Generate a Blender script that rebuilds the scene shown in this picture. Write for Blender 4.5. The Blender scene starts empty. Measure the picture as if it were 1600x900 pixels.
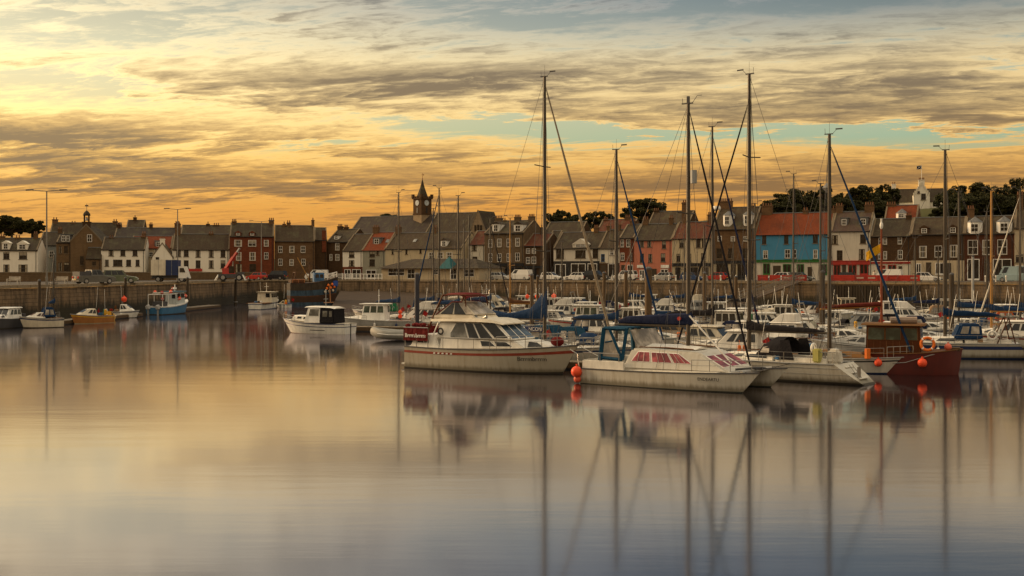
import bpy, bmesh, math, random
from mathutils import Vector
R = math.radians
rnd = random.Random(7)
sc = bpy.context.scene
col = sc.collection

# ------------------------------------------------------------------ camera
FPX, CAMZ, HOR = 1778.0, 5.7, 425.0          # focal length in photo pixels, eye height, horizon row
cd = bpy.data.cameras.new('camera'); cam = bpy.data.objects.new('camera', cd); col.objects.link(cam)
cd.sensor_width = 36; cd.lens = FPX * 36 / 1600
cd.shift_y = -(450 - HOR) / 1600
cd.clip_end = 9000; cd.clip_start = .1
cam.location = (0, 0, CAMZ); cam.rotation_euler = (R(90), 0, 0)
sc.camera = cam

# ------------------------------------------------------------------ world: sunset sky
world = bpy.data.worlds.new('World'); sc.world = world; world.use_nodes = True
wt = world.node_tree; wn = wt.nodes; wl = wt.links
SUN_AZ, SUN_EL, GLOW_AZ = R(-66), R(15), R(-27)                # azimuth from the view direction (+Y), negative = left
class NT:
    def __init__(s, tree): s.t = tree
    def sock(s, inp, v):
        if isinstance(v, (int, float)): inp.default_value = v
        elif isinstance(v, (tuple, list)):
            if len(inp.default_value) == 4 and len(v) == 3: v = (*v, 1)
            inp.default_value = v
        else: s.t.links.new(v, inp)
    def m(s, op, a, b=0.0, c=0.0, clamp=False):
        n = s.t.nodes.new('ShaderNodeMath'); n.operation = op; n.use_clamp = clamp
        s.sock(n.inputs[0], a); s.sock(n.inputs[1], b); s.sock(n.inputs[2], c)
        return n.outputs[0]
    def add(s, *a):
        o = a[0]
        for b in a[1:]: o = s.m('ADD', o, b)
        return o
    def mul(s, *a):
        o = a[0]
        for b in a[1:]: o = s.m('MULTIPLY', o, b)
        return o
    def sub(s, a, b): return s.m('SUBTRACT', a, b)
    def div(s, a, b): return s.m('DIVIDE', a, b)
    def mix(s, f, a, b, blend='MIX'):
        n = s.t.nodes.new('ShaderNodeMix'); n.data_type = 'RGBA'; n.blend_type = blend
        s.sock(n.inputs[0], f); s.sock(n.inputs[6], a); s.sock(n.inputs[7], b)
        return n.outputs[2]
    def sm(s, x, lo, hi):                     # smoothstep
        n = s.t.nodes.new('ShaderNodeMapRange'); n.interpolation_type = 'SMOOTHSTEP'
        s.sock(n.inputs[0], x); s.sock(n.inputs[1], lo); s.sock(n.inputs[2], hi)
        return n.outputs[0]
    def comb(s, x, y, z=0.0):
        n = s.t.nodes.new('ShaderNodeCombineXYZ')
        s.sock(n.inputs[0], x); s.sock(n.inputs[1], y); s.sock(n.inputs[2], z)
        return n.outputs[0]
    def sep(s, v):
        n = s.t.nodes.new('ShaderNodeSeparateXYZ'); s.t.links.new(v, n.inputs[0]); return n.outputs
    def noise(s, v, scale=1.0, detail=4.0, rough=.5, dist=0.0):
        n = s.t.nodes.new('ShaderNodeTexNoise')
        if v is not None: s.t.links.new(v, n.inputs['Vector'])
        n.inputs['Scale'].default_value = scale; n.inputs['Detail'].default_value = detail
        n.inputs['Roughness'].default_value = rough; n.inputs['Distortion'].default_value = dist
        return n.outputs[0]
    def ramp(s, f, stops):
        n = s.t.nodes.new('ShaderNodeValToRGB'); e = n.color_ramp.elements
        while len(e) < len(stops): e.new(.5)
        for i, (p, c) in enumerate(stops): e[i].position = p; e[i].color = (*c, 1)
        s.t.links.new(f, n.inputs[0]); return n.outputs[0]
    def gauss(s, x, y, cx, cy, sx, sy):       # soft elliptical bank centred on an azimuth and elevation
        a = s.div(s.sub(x, cx), sx); b = s.div(s.sub(y, cy), sy)
        return s.m('EXPONENT', s.mul(s.add(s.mul(a, a), s.mul(b, b)), -1.0))
N = NT(wt)
tc = wn.new('ShaderNodeTexCoord')
X_, Y_, Z_ = N.sep(tc.outputs['Generated'])
az = N.m('ARCTAN2', X_, Y_); el = N.m('ARCSINE', N.m('MAXIMUM', Z_, 0.0))
zz = N.add(N.m('MAXIMUM', Z_, 0.0), .10)
qx = N.div(X_, zz); qy = N.div(Y_, zz)
# cloud streets drift a little diagonally
cx = N.add(N.mul(qx, .70), N.mul(qy, -.14)); cy = N.add(N.mul(qy, 1.45), N.mul(qx, .30))
big = N.noise(N.comb(cx, cy, 3.7), .75, 3, .5, .35)
med = N.noise(N.comb(cx, cy, 9.1), 1.9, 9, .60, .7)
rip = N.noise(N.comb(N.add(cx, N.mul(med, .5)), N.mul(cy, 1.1), 1.3), 5.4, 8, .68, .6)
fine = N.noise(N.comb(N.mul(cx, 1.3), cy, 5.5), 12, 6, .68, .3)
# low banks and gaps of this evening's sky (azimuth, elevation in radians), frayed by the noise
elw = N.add(el, N.mul(N.sub(med, .5), .075), N.mul(N.sub(rip, .5), .03)); azw = N.add(az, N.mul(N.sub(big, .5), .25))
bank = N.mul(N.gauss(azw, elw, -.42, .112, .13, .016), .30)
for c_ in ((-.20, .160, .22, .017, .17), (-.03, .170, .13, .011, .20), (-.17, .118, .14, .009, .17), (-.42, .088, .30, .012, .16), (-.10, .073, .45, .008, .17),
           (.28, .130, .22, .014, .15), (.10, .10, .25, .008, .10), (.30, .080, .25, .010, .17), (-.10, .228, .14, .018, .15), (.34, .165, .2, .012, .10), (.0, .205, .07, .008, .10)):
    bank = N.add(bank, N.mul(N.gauss(azw, elw, *c_[:4]), c_[4]))
gap = N.mul(N.gauss(azw, elw, -.03, .121, .12, .007), .34)
for c_ in ((.36, .115, .15, .008, .36), (.02, .214, .10, .016, .22), (.28, .228, .34, .012, .26), (-.30, .205, .22, .036, .13), (-.38, .145, .16, .016, .14), (-.12, .098, .2, .006, .15), (.10, .117, .12, .004, .2)):
    gap = N.add(gap, N.mul(N.gauss(azw, elw, *c_[:4]), c_[4]))
tex = N.add(N.mul(big, .24), N.mul(med, .38), N.mul(rip, .38))
dens = N.add(N.mul(N.sub(tex, .5), 1.55), .53, N.mul(N.sub(fine, .5), .22), N.mul(bank, .74), N.mul(gap, -.85))
# closeness to the sunset
d_az = N.sub(az, GLOW_AZ)
near = N.m('EXPONENT', N.mul(N.m('POWER', N.div(N.m('ABSOLUTE', d_az), .34), 1.5), -1.0))
lowsun = N.m('EXPONENT', N.mul(N.m('POWER', N.div(el, .31), 2.4), -1.0))
glow = N.mul(near, lowsun, N.add(N.mul(N.sm(el, .045, .125), .78), .22))
rightw = N.sm(az, -.30, .40)
# clear air: a physical sky for the blue, warm haze low down
sky = wn.new('ShaderNodeTexSky'); sky.sky_type = 'NISHITA'; sky.sun_disc = False
sky.sun_elevation = R(3); sky.sun_rotation = SUN_AZ; sky.air_density = 1.4; sky.dust_density = 2.5
nish = N.mix(1.0, sky.outputs[0], (.028, .028, .028), 'MULTIPLY')
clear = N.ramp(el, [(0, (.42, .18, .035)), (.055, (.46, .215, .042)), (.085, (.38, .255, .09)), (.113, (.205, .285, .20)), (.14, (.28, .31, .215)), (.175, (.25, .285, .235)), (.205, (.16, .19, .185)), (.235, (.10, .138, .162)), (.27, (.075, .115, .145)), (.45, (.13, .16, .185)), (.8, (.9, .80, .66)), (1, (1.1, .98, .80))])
clear = N.mix(1.0, clear, nish, 'ADD')
clear = N.mix(N.mul(glow, .68), clear, N.ramp(el, [(0, (.75, .42, .10)), (.10, (.88, .58, .18)), (.18, (.84, .72, .42)), (.3, (.80, .68, .40))]))
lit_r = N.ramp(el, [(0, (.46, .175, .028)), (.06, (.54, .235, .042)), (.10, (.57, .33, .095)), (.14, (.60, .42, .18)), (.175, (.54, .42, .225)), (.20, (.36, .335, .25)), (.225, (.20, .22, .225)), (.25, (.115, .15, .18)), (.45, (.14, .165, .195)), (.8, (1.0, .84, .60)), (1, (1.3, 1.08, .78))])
lit = N.mix(glow, lit_r, N.ramp(el, [(0, (.95, .52, .12)), (.08, (1.0, .62, .17)), (.13, (1.0, .76, .30)), (.20, (1.08, .88, .48)), (.3, (1.12, .88, .48))]))
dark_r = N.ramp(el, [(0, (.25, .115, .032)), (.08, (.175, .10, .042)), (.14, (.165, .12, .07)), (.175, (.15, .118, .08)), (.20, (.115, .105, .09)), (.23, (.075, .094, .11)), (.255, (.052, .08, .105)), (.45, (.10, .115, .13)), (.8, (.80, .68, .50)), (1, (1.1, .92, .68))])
dark = N.mix(glow, dark_r, (.24, .17, .09))
mid = N.mix(glow, N.mix(.5, lit_r, dark_r), N.ramp(el, [(0, (.52, .28, .07)), (.10, (.62, .37, .11)), (.18, (.64, .48, .24)), (.3, (.60, .46, .24))]))
cover = N.sm(dens, .36, .51)
skyc = N.mix(cover, clear, lit)
skyc = N.mix(N.sm(dens, .47, .63), skyc, mid)
skyc = N.mix(N.sm(dens, .56, .76), skyc, dark)
# the east side of the sky is already dusky
dusk = N.mul(N.sm(az, .0, .48), N.sm(el, .17, .25), N.sm(Y_, -.1, .5), .42)
skyc = N.mix(dusk, skyc, (.02, .03, .035))
# haze band on the horizon
hz = N.m('EXPONENT', N.mul(N.div(el, .035), -1.0))
skyc = N.mix(N.mul(hz, .55), skyc, N.mix(rightw, (.26, .145, .052), (.34, .19, .055)))
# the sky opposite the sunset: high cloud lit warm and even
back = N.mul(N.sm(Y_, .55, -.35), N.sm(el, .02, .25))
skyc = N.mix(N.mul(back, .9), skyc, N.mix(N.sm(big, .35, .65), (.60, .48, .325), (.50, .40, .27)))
world.cycles.sampling_method = 'MANUAL'; world.cycles.sample_map_resolution = 256
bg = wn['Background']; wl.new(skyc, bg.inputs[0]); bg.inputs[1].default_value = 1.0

# ------------------------------------------------------------------ sun: low, veiled by cloud, from the left
sl = bpy.data.lights.new('sun', 'SUN'); sl.energy = 2.6; sl.angle = R(18); sl.color = (1, .66, .34)
so = bpy.data.objects.new('sun', sl); col.objects.link(so)
so.rotation_euler = Vector((math.sin(SUN_AZ)*math.cos(SUN_EL), math.cos(SUN_AZ)*math.cos(SUN_EL), math.sin(SUN_EL))).to_track_quat('Z', 'Y').to_euler()
sc.view_settings.view_transform = 'Standard'; sc.view_settings.look = 'None'
sc.view_settings.gamma = 1; sc.view_settings.use_curve_mapping = False
sc.view_settings.exposure = 0.62
sc.cycles.use_denoising = True; sc.cycles.max_bounces = 6; sc.cycles.diffuse_bounces = 3; sc.cycles.glossy_bounces = 4
sc.cycles.transparent_max_bounces = 6; sc.cycles.caustics_reflective = False; sc.cycles.caustics_refractive = False

# ------------------------------------------------------------------ helpers
def W(px, py):                                # photo pixel on the water -> world x, y
    Y = CAMZ * FPX / (py - HOR); return Vector(((px - 800) / FPX * Y, Y, 0))
def PX(px, Y): return (px - 800) / FPX * Y
def PZ(py, Y): return CAMZ - (py - HOR) / FPX * Y
def setp(o, label=None, cat=None, group=None, kind=None):
    for k, v in (('label', label), ('category', cat), ('group', group), ('kind', kind)):
        if v: o[k] = v
    return o
def empty(name, loc=(0, 0, 0), rz=0, label=None, cat=None, group=None):
    o = bpy.data.objects.new(name, None); col.objects.link(o); o.location = loc; o.rotation_euler = (0, 0, rz)
    o.empty_display_size = .2
    return setp(o, label, cat, group)
def link(name, me, parent=None, loc=None, rz=0):
    o = bpy.data.objects.new(name, me); col.objects.link(o)
    if parent is not None: o.parent = parent
    if loc is not None: o.location = loc
    if rz: o.rotation_euler = (0, 0, rz)
    return o
class MB:
    def __init__(s): s.v = []; s.f = []
    def add(s, vs, fs):
        n = len(s.v); s.v += [tuple(p) for p in vs]; s.f += [tuple(i + n for i in f) for f in fs]; return s
    def box(s, x0, x1, y0, y1, z0, z1):
        return s.hexa([(x0, y0, z0), (x1, y0, z0), (x1, y1, z0), (x0, y1, z0)], [(x0, y0, z1), (x1, y0, z1), (x1, y1, z1), (x0, y1, z1)])
    def hexa(s, b, t):
        return s.add(list(b) + list(t), [(3, 2, 1, 0), (4, 5, 6, 7), (0, 1, 5, 4), (1, 2, 6, 5), (2, 3, 7, 6), (3, 0, 4, 7)])
    def quad(s, *p): return s.add(p, [tuple(range(len(p)))])
    def slab(s, pts, th):                      # planar polygon given thickness along its normal
        p = [Vector(a) for a in pts]; n = (p[1] - p[0]).cross(p[2] - p[0])
        if n.length < 1e-9: n = (p[2] - p[0]).cross(p[-1] - p[0])
        n.normalize(); k = len(p)
        a = [q + n * th for q in p]
        return s.add(p + a, [tuple(range(k))[::-1], tuple(range(k, 2 * k))] + [(i, (i + 1) % k, (i + 1) % k + k, i + k) for i in range(k)])
    def tube(s, pts, r, n=6, cap=True):
        pts = [Vector(p) for p in pts]; k = len(pts)
        rr = r if isinstance(r, (list, tuple)) else [r] * k
        rings = []
        for i, p in enumerate(pts):
            d = pts[min(i + 1, k - 1)] - pts[max(i - 1, 0)]
            if d.length < 1e-9: d = Vector((0, 0, 1))
            d.normalize(); u = d.cross(Vector((0, 0, 1)))
            if u.length < .02: u = d.cross(Vector((0, 1, 0)))
            u.normalize(); w = d.cross(u)
            rings.append([p + (u * math.cos(2 * math.pi * j / n) + w * math.sin(2 * math.pi * j / n)) * rr[i] for j in range(n)])
        return s.loft(rings, cap)
    def loft(s, rings, cap=True, closed=True):
        n = len(rings[0]); vs = [p for r in rings for p in r]; fs = []
        for i in range(len(rings) - 1):
            for j in range(n if closed else n - 1):
                a, b = i * n + j, i * n + (j + 1) % n; fs.append((a, b, b + n, a + n))
        if cap: fs += [tuple(range(n))[::-1], tuple(range(len(vs) - n, len(vs)))]
        return s.add(vs, fs)
    def ball(s, c, rx, ry=None, rz=None, nu=10, nv=6):
        ry = rx if ry is None else ry; rz = rx if rz is None else rz
        vs = [(c[0], c[1], c[2] - rz)]
        for i in range(1, nv):
            a = -math.pi / 2 + math.pi * i / nv
            for j in range(nu):
                b = 2 * math.pi * j / nu; vs.append((c[0] + rx * math.cos(a) * math.cos(b), c[1] + ry * math.cos(a) * math.sin(b), c[2] + rz * math.sin(a)))
        vs.append((c[0], c[1], c[2] + rz)); L = len(vs) - 1; fs = []
        for j in range(nu):
            k = (j + 1) % nu; fs.append((0, 1 + k, 1 + j)); fs.append((L, L - nu + j, L - nu + k))
            for i in range(nv - 2): a = 1 + i * nu; fs.append((a + j, a + k, a + k + nu, a + j + nu))
        return s.add(vs, fs)
    def ext(s, poly, y0, y1):                  # polygon in x-z swept along y
        k = len(poly)
        return s.add([(x, y0, z) for x, z in poly] + [(x, y1, z) for x, z in poly],
                     [tuple(range(k)), tuple(range(k, 2 * k))[::-1]] + [(i, i + k, (i + 1) % k + k, (i + 1) % k) for i in range(k)])
    def torus(s, c, R0, r, ax='y', n=16, k=6):
        rings = []
        for i in range(n + 1):
            a = 2 * math.pi * i / n; ring = []
            for j in range(k):
                b = 2 * math.pi * j / k; q = R0 + r * math.cos(b); h = r * math.sin(b)
                p = (q * math.cos(a), h, q * math.sin(a)) if ax == 'y' else (q * math.cos(a), q * math.sin(a), h) if ax == 'z' else (h, q * math.cos(a), q * math.sin(a))
                ring.append((c[0] + p[0], c[1] + p[1], c[2] + p[2]))
            rings.append(ring)
        return s.loft(rings, False)
    def mesh(s, name, mat, smooth=False, sharp=38, bev=0):
        me = bpy.data.meshes.new(name); me.from_pydata(s.v, [], s.f)
        bm = bmesh.new(); bm.from_mesh(me); bmesh.ops.recalc_face_normals(bm, faces=bm.faces)
        if bev: bmesh.ops.bevel(bm, geom=list(bm.edges), offset=bev, segments=2, affect='EDGES', clamp_overlap=True)
        bm.to_mesh(me); bm.free()
        if mat: me.materials.append(mat)
        if smooth: me.shade_smooth(); me.set_sharp_from_angle(angle=R(sharp))
        return me
    def build(s, name, mat, parent=None, smooth=False, loc=None, rz=0, bev=0):
        return link(name, s.mesh(name, mat, smooth or bev > 0, bev=bev), parent, loc, rz)
def mb(): return MB()

# ------------------------------------------------------------------ materials
MATS = {}
def newmat(name):
    m = bpy.data.materials.new(name); m.use_nodes = True
    return m, NT(m.node_tree), m.node_tree.nodes['Principled BSDF']
def objco(n): return n.t.nodes.new('ShaderNodeTexCoord').outputs['Object']
def bump(n, bs, h, strength, dist=.02):
    b = n.t.nodes.new('ShaderNodeBump'); b.inputs['Strength'].default_value = strength; b.inputs['Distance'].default_value = dist
    n.t.links.new(h, b.inputs['Height']); n.t.links.new(b.outputs[0], bs.inputs['Normal'])
def scl(c, k): return tuple(min(1, x * k) for x in c)
def paint(c, rough=.45, metal=0, vary=.22, scale=1.3, streak=True):     # weathered paint, gelcoat, metal
    key = ('paint', c, rough, metal, vary, scale, streak)
    if key in MATS: return MATS[key]
    m, n, b = newmat('paint'); o = objco(n); x, y, z = n.sep(o)
    f = n.noise(n.comb(n.mul(x, 1.0), n.mul(y, 1.0), n.mul(z, .35 if streak else 1.0)), scale * 2.2, 6, .6)
    g = n.noise(o, scale * .5, 3, .5)
    k = n.sm(n.add(n.mul(f, .6), n.mul(g, .4)), .36, .66)
    n.sock(b.inputs['Base Color'], n.mix(k, scl(c, 1 - vary), scl(c, 1 + vary * .25)))
    b.inputs['Roughness'].default_value = rough; b.inputs['Metallic'].default_value = metal
    n.sock(b.inputs['Roughness'], n.add(n.mul(f, .2), rough - .1)); b.inputs['Specular IOR Level'].default_value = .3
    MATS[key] = m; return m
def cloth(c):
    key = ('cloth', c)
    if key in MATS: return MATS[key]
    m, n, b = newmat('canvas'); o = objco(n)
    f = n.noise(o, 3, 5, .6, .8); g = n.noise(o, 40, 2, .5)
    n.sock(b.inputs['Base Color'], n.mix(f, scl(c, .65), scl(c, 1.25)))
    b.inputs['Specular IOR Level'].default_value = .15; b.inputs['Roughness'].default_value = .85; bump(n, b, n.add(f, n.mul(g, .08)), .9, .08)
    MATS[key] = m; return m
def glass(c=(.02, .022, .025), rough=.08):
    key = ('glass', c, rough)
    if key in MATS: return MATS[key]
    m, n, b = newmat('window_glass'); o = objco(n)
    f = n.noise(o, 1.1, 3, .6)
    n.sock(b.inputs['Base Color'], n.mix(n.sm(f, .4, .7), scl(c, .6), scl(c, 1.8)))
    b.inputs['Roughness'].default_value = rough; b.inputs['IOR'].default_value = 1.5; b.inputs['Specular IOR Level'].default_value = .38
    MATS[key] = m; return m
def render_wall(c, dirt=.35):                 # harled and painted wall with rain streaks
    key = ('harl', c, dirt)
    if key in MATS: return MATS[key]
    m, n, b = newmat('painted_render'); o = objco(n); x, y, z = n.sep(o)
    st = n.noise(n.comb(n.mul(n.add(x, y), 2.2), n.mul(z, .22)), 1.6, 6, .65)
    bl = n.noise(o, .55, 5, .6); gr = n.noise(o, 22, 2, .6)
    k = n.mul(n.sm(n.add(n.mul(st, .55), n.mul(bl, .45)), .44, .72), dirt)
    n.sock(b.inputs['Base Color'], n.mix(k, n.mix(n.mul(gr, .25), c, scl(c, .78)), scl((c[0] * .5, c[1] * .45, c[2] * .38), .8)))
    b.inputs['Specular IOR Level'].default_value = .15; b.inputs['Roughness'].default_value = .9; bump(n, b, gr, .35, .02)
    MATS[key] = m; return m
def stone(c, c2, bw=.62, bh=.3, mort=.018, dirt=.4, mc=None):    # coursed masonry
    key = ('stone', c, c2, bw, bh, dirt)
    if key in MATS: return MATS[key]
    m, n, b = newmat('stone_masonry'); o = objco(n); x, y, z = n.sep(o)
    wob = n.mul(n.noise(o, 1.4, 3, .5), .10)
    v = n.comb(n.add(n.add(x, n.mul(y, 1.0)), wob), n.add(z, n.mul(wob, .6)), 0.0)
    br = n.t.nodes.new('ShaderNodeTexBrick'); n.t.links.new(v, br.inputs['Vector'])
    n.sock(br.inputs['Color1'], c); n.sock(br.inputs['Color2'], c2); n.sock(br.inputs['Mortar'], mc or scl(c, .55))
    br.inputs['Scale'].default_value = 1; br.inputs['Brick Width'].default_value = bw; br.inputs['Row Height'].default_value = bh
    br.inputs['Mortar Size'].default_value = mort; br.inputs['Mortar Smooth'].default_value = .4; br.inputs['Bias'].default_value = 0
    st = n.noise(n.comb(n.mul(n.add(x, y), 1.4), n.mul(z, .2)), 1.3, 6, .62); bl = n.noise(o, .4, 5, .6); gr = n.noise(o, 9, 4, .6)
    k = n.mul(n.sm(n.add(n.mul(st, .5), n.mul(bl, .5)), .42, .68), dirt)
    cc = n.mix(n.mul(gr, .5), br.outputs['Color'], scl(c, .6), 'MIX')
    n.sock(b.inputs['Base Color'], n.mix(k, cc, scl(c, .32)))
    b.inputs['Specular IOR Level'].default_value = .15; b.inputs['Roughness'].default_value = .92
    bump(n, b, n.add(n.mul(br.outputs['Fac'], -1.0), n.mul(gr, .5)), .7, .03)
    MATS[key] = m; return m
def tiles(c, c2, row=.26, wide=.30, moss=(.10, .095, .05), rough=.75):      # slates or pantiles in rows
    key = ('tiles', c, c2, row)
    if key in MATS: return MATS[key]
    m, n, b = newmat('roof_covering'); o = objco(n); x, y, z = n.sep(o)
    v = n.comb(x, n.mul(n.add(y, z), .72), 0.0)
    br = n.t.nodes.new('ShaderNodeTexBrick'); n.t.links.new(v, br.inputs['Vector'])
    n.sock(br.inputs['Color1'], c); n.sock(br.inputs['Color2'], c2); n.sock(br.inputs['Mortar'], scl(c, .45))
    br.inputs['Scale'].default_value = 1; br.inputs['Brick Width'].default_value = wide; br.inputs['Row Height'].default_value = row
    br.inputs['Mortar Size'].default_value = .012; br.inputs['Mortar Smooth'].default_value = .3
    bl = n.noise(o, .6, 6, .65, .5); st = n.noise(n.comb(n.mul(x, 1.6), n.mul(z, .3)), 1.2, 5, .6)
    k = n.mul(n.sm(n.add(n.mul(bl, .6), n.mul(st, .4)), .45, .70), .6)
    n.sock(b.inputs['Base Color'], n.mix(k, br.outputs['Color'], moss))
    b.inputs['Specular IOR Level'].default_value = .15; b.inputs['Roughness'].default_value = rough
    bump(n, b, n.add(n.mul(br.outputs['Fac'], -1.0), n.mul(bl, .3)), .6, .04)
    MATS[key] = m; return m
def ground_mat(name, c, c2, sc1=.2, sc2=3, rough=.95, bs=.5, bd=.05):
    m, n, b = newmat(name); o = objco(n)
    f = n.noise(o, sc1, 6, .6, .4); g = n.noise(o, sc2, 6, .6)
    n.sock(b.inputs['Base Color'], n.mix(n.add(n.mul(f, .6), n.mul(g, .4)), c, c2))
    b.inputs['Specular IOR Level'].default_value = .15; b.inputs['Roughness'].default_value = rough; bump(n, b, n.add(f, n.mul(g, .4)), bs, bd)
    return m
def wood(c, axis='x'):
    key = ('wood', c, axis)
    if key in MATS: return MATS[key]
    m, n, b = newmat('weathered_wood'); o = objco(n); x, y, z = n.sep(o)
    v = n.comb(n.mul(x, .12 if axis == 'x' else 2.0), n.mul(y, 2.0), n.mul(z, .12 if axis == 'z' else 2.0))
    f = n.noise(v, 6, 6, .6, .4); g = n.noise(o, .8, 4, .6)
    n.sock(b.inputs['Base Color'], n.mix(n.add(n.mul(f, .6), n.mul(g, .4)), scl(c, .5), scl(c, 1.35)))
    b.inputs['Specular IOR Level'].default_value = .15; b.inputs['Roughness'].default_value = .6; bump(n, b, f, .4, .01)
    MATS[key] = m; return m

WHITE = paint((.82, .81, .77)); CREAM = paint((.66, .60, .48)); OFFW = paint((.74, .72, .66), .45)
GREYP = paint((.32, .33, .33), .5); DKGREY = paint((.07, .07, .075), .5); BLACK = paint((.018, .018, .02), .45)
NAVY = paint((.018, .035, .11), .4); BLUEP = paint((.03, .12, .27), .4); REDP = paint((.40, .035, .025), .45); MAROON = paint((.16, .022, .018), .5)
ORANGE = paint((.75, .17, .02), .5, vary=.1); FLUO = paint((.85, .09, .03), .45, vary=.1); YELLOWP = paint((.72, .40, .04), .5); GREENP = paint((.03, .18, .08), .5)
STEEL = paint((.30, .29, .27), .35, .7); ALU = paint((.50, .49, .46), .38, .55); MASTM = paint((.062, .050, .036), .5, .05)
def gelcoat(c, rough=.32):                    # boat hull: rain streaks, rust weeps, scum along the waterline
    key = ('gel', c)
    if key in MATS: return MATS[key]
    m, n, b = newmat('gelcoat'); o = objco(n); x, y, z = n.sep(o)
    st = n.noise(n.comb(n.mul(x, 3.0), n.mul(y, .4), n.mul(z, .30)), 1.4, 6, .66); bl = n.noise(o, .7, 4, .6); fi = n.noise(o, 9, 3, .6)
    k = n.mul(n.sm(n.add(n.mul(st, .7), n.mul(bl, .3)), .46, .70), .55)
    cc = n.mix(k, n.mix(n.mul(fi, .2), c, scl(c, .8)), (c[0] * .52, c[1] * .44, c[2] * .32))
    rust = n.mul(n.sm(n.noise(n.comb(n.mul(x, 1.6), n.mul(z, .16)), 2.3, 5, .7), .64, .74), n.sm(bl, .45, .6), .5)
    cc = n.mix(rust, cc, (.16, .07, .025))
    scum = n.mul(n.sm(n.add(z, n.mul(st, -.35)), .22, -.06), .75)
    n.sock(b.inputs['Base Color'], n.mix(scum, cc, (.10, .085, .045))); n.sock(b.inputs['Roughness'], n.add(n.mul(st, .3), rough - .08)); b.inputs['Specular IOR Level'].default_value = .4
    MATS[key] = m; return m
HULLW = gelcoat((.56, .54, .475)); MASTD = paint((.16, .15, .14), .5, .2)
BLUEC = cloth((.010, .034, .092)); NAVYC = cloth((.008, .014, .045)); TEALC = cloth((.010, .055, .105)); MAROONC = cloth((.13, .012, .012)); BLACKC = cloth((.012, .011, .014)); TANC = cloth((.30, .20, .12)); GREENC = cloth((.01, .13, .05)); WHITEC = cloth((.6, .57, .5)); BROWNC = cloth((.10, .045, .02))
GLASS = glass(); GLASSG = glass((.05, .07, .055)); GLASSL = glass((.13, .13, .12), .12); CURTAIN = glass((.28, .06, .07), .25); CLEARV = glass((.30, .27, .23), .2)
TEAK = wood((.15, .065, .022)); VARN = wood((.085, .026, .007)); PILEM = wood((.10, .065, .035), 'z'); PILED = wood((.062, .046, .030), 'z'); PLANK = wood((.24, .20, .15)); SPAR = wood((.42, .22, .06), 'z')
RUBBER = paint((.02, .02, .02), .8); INFLAT = paint((.26, .26, .24), .6)
BOOT = paint((.05, .045, .035), .7); BOOTB = paint((.015, .035, .10), .6); BOOTR = paint((.14, .03, .02), .7)

# ------------------------------------------------------------------ setting: water, quays, town ground
def sheet(name, pts, z, m, th=None):
    b = mb(); b.quad(*[(x, y, z) for x, y in pts]); o = b.build(name, m); o['kind'] = 'structure'; return o
def water_mat():
    m, n, b = newmat('harbour_water'); t = n.t
    co = t.nodes.new('ShaderNodeNewGeometry').outputs['Position']; x, y, z = n.sep(co)
    w1 = n.noise(n.comb(n.mul(x, .16), n.mul(y, 1.0)), .55, 4, .55)      # soft long swell lines
    w2 = n.noise(n.comb(n.mul(x, .3), n.mul(y, 1.0)), 2.4, 3, .5)
    patch = n.sm(n.noise(co, .03, 3, .5), .40, .62)
    bp = t.nodes.new('ShaderNodeBump'); bp.inputs['Strength'].default_value = 1.0; bp.inputs['Distance'].default_value = .022
    h = n.add(n.mul(w1, .26), n.mul(w2, n.add(n.mul(patch, .06), .015)))
    t.links.new(h, bp.inputs['Height'])
    g = t.nodes.new('ShaderNodeBsdfGlossy'); g.inputs['Color'].default_value = (.93, .89, .97, 1)
    n.sock(g.inputs['Roughness'], n.add(n.mul(patch, .025), .078)); t.links.new(bp.outputs[0], g.inputs['Normal'])
    d = t.nodes.new('ShaderNodeBsdfDiffuse'); d.inputs['Color'].default_value = (.006, .008, .009, 1)
    fr = t.nodes.new('ShaderNodeFresnel'); fr.inputs['IOR'].default_value = 2.6
    mx = t.nodes.new('ShaderNodeMixShader'); t.links.new(n.add(n.mul(fr.outputs[0], .66), .33), mx.inputs[0]); t.links.new(d.outputs[0], mx.inputs[1]); t.links.new(g.outputs[0], mx.inputs[2])
    t.links.new(mx.outputs[0], t.nodes['Material Output'].inputs[0])
    return m
sheet('water', [(-900, -400), (900, -400), (900, 260), (-900, 260)], 0, water_mat())

QZ = 4.2                                       # quay top above the water
EDGE = [(-900, 96), (-120, 96), (-57, 110), (-52.5, 136), (-50, 185), (-49.5, 221), (-41, 226), (-30, 225), (74, 165), (190, 98), (900, 60)]
ASPH = ground_mat('asphalt', (.045, .042, .040), (.10, .09, .08), .25, 4)
GRASS = ground_mat('hill_grass', (.05, .055, .02), (.09, .085, .03), .05, .8)
b = mb(); pts = EDGE + [(900, 420), (-900, 420)]
b.quad(*[(x, y, QZ) for x, y in pts]); gq = b.build('quay_ground', ASPH); gq['kind'] = 'structure'
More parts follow.
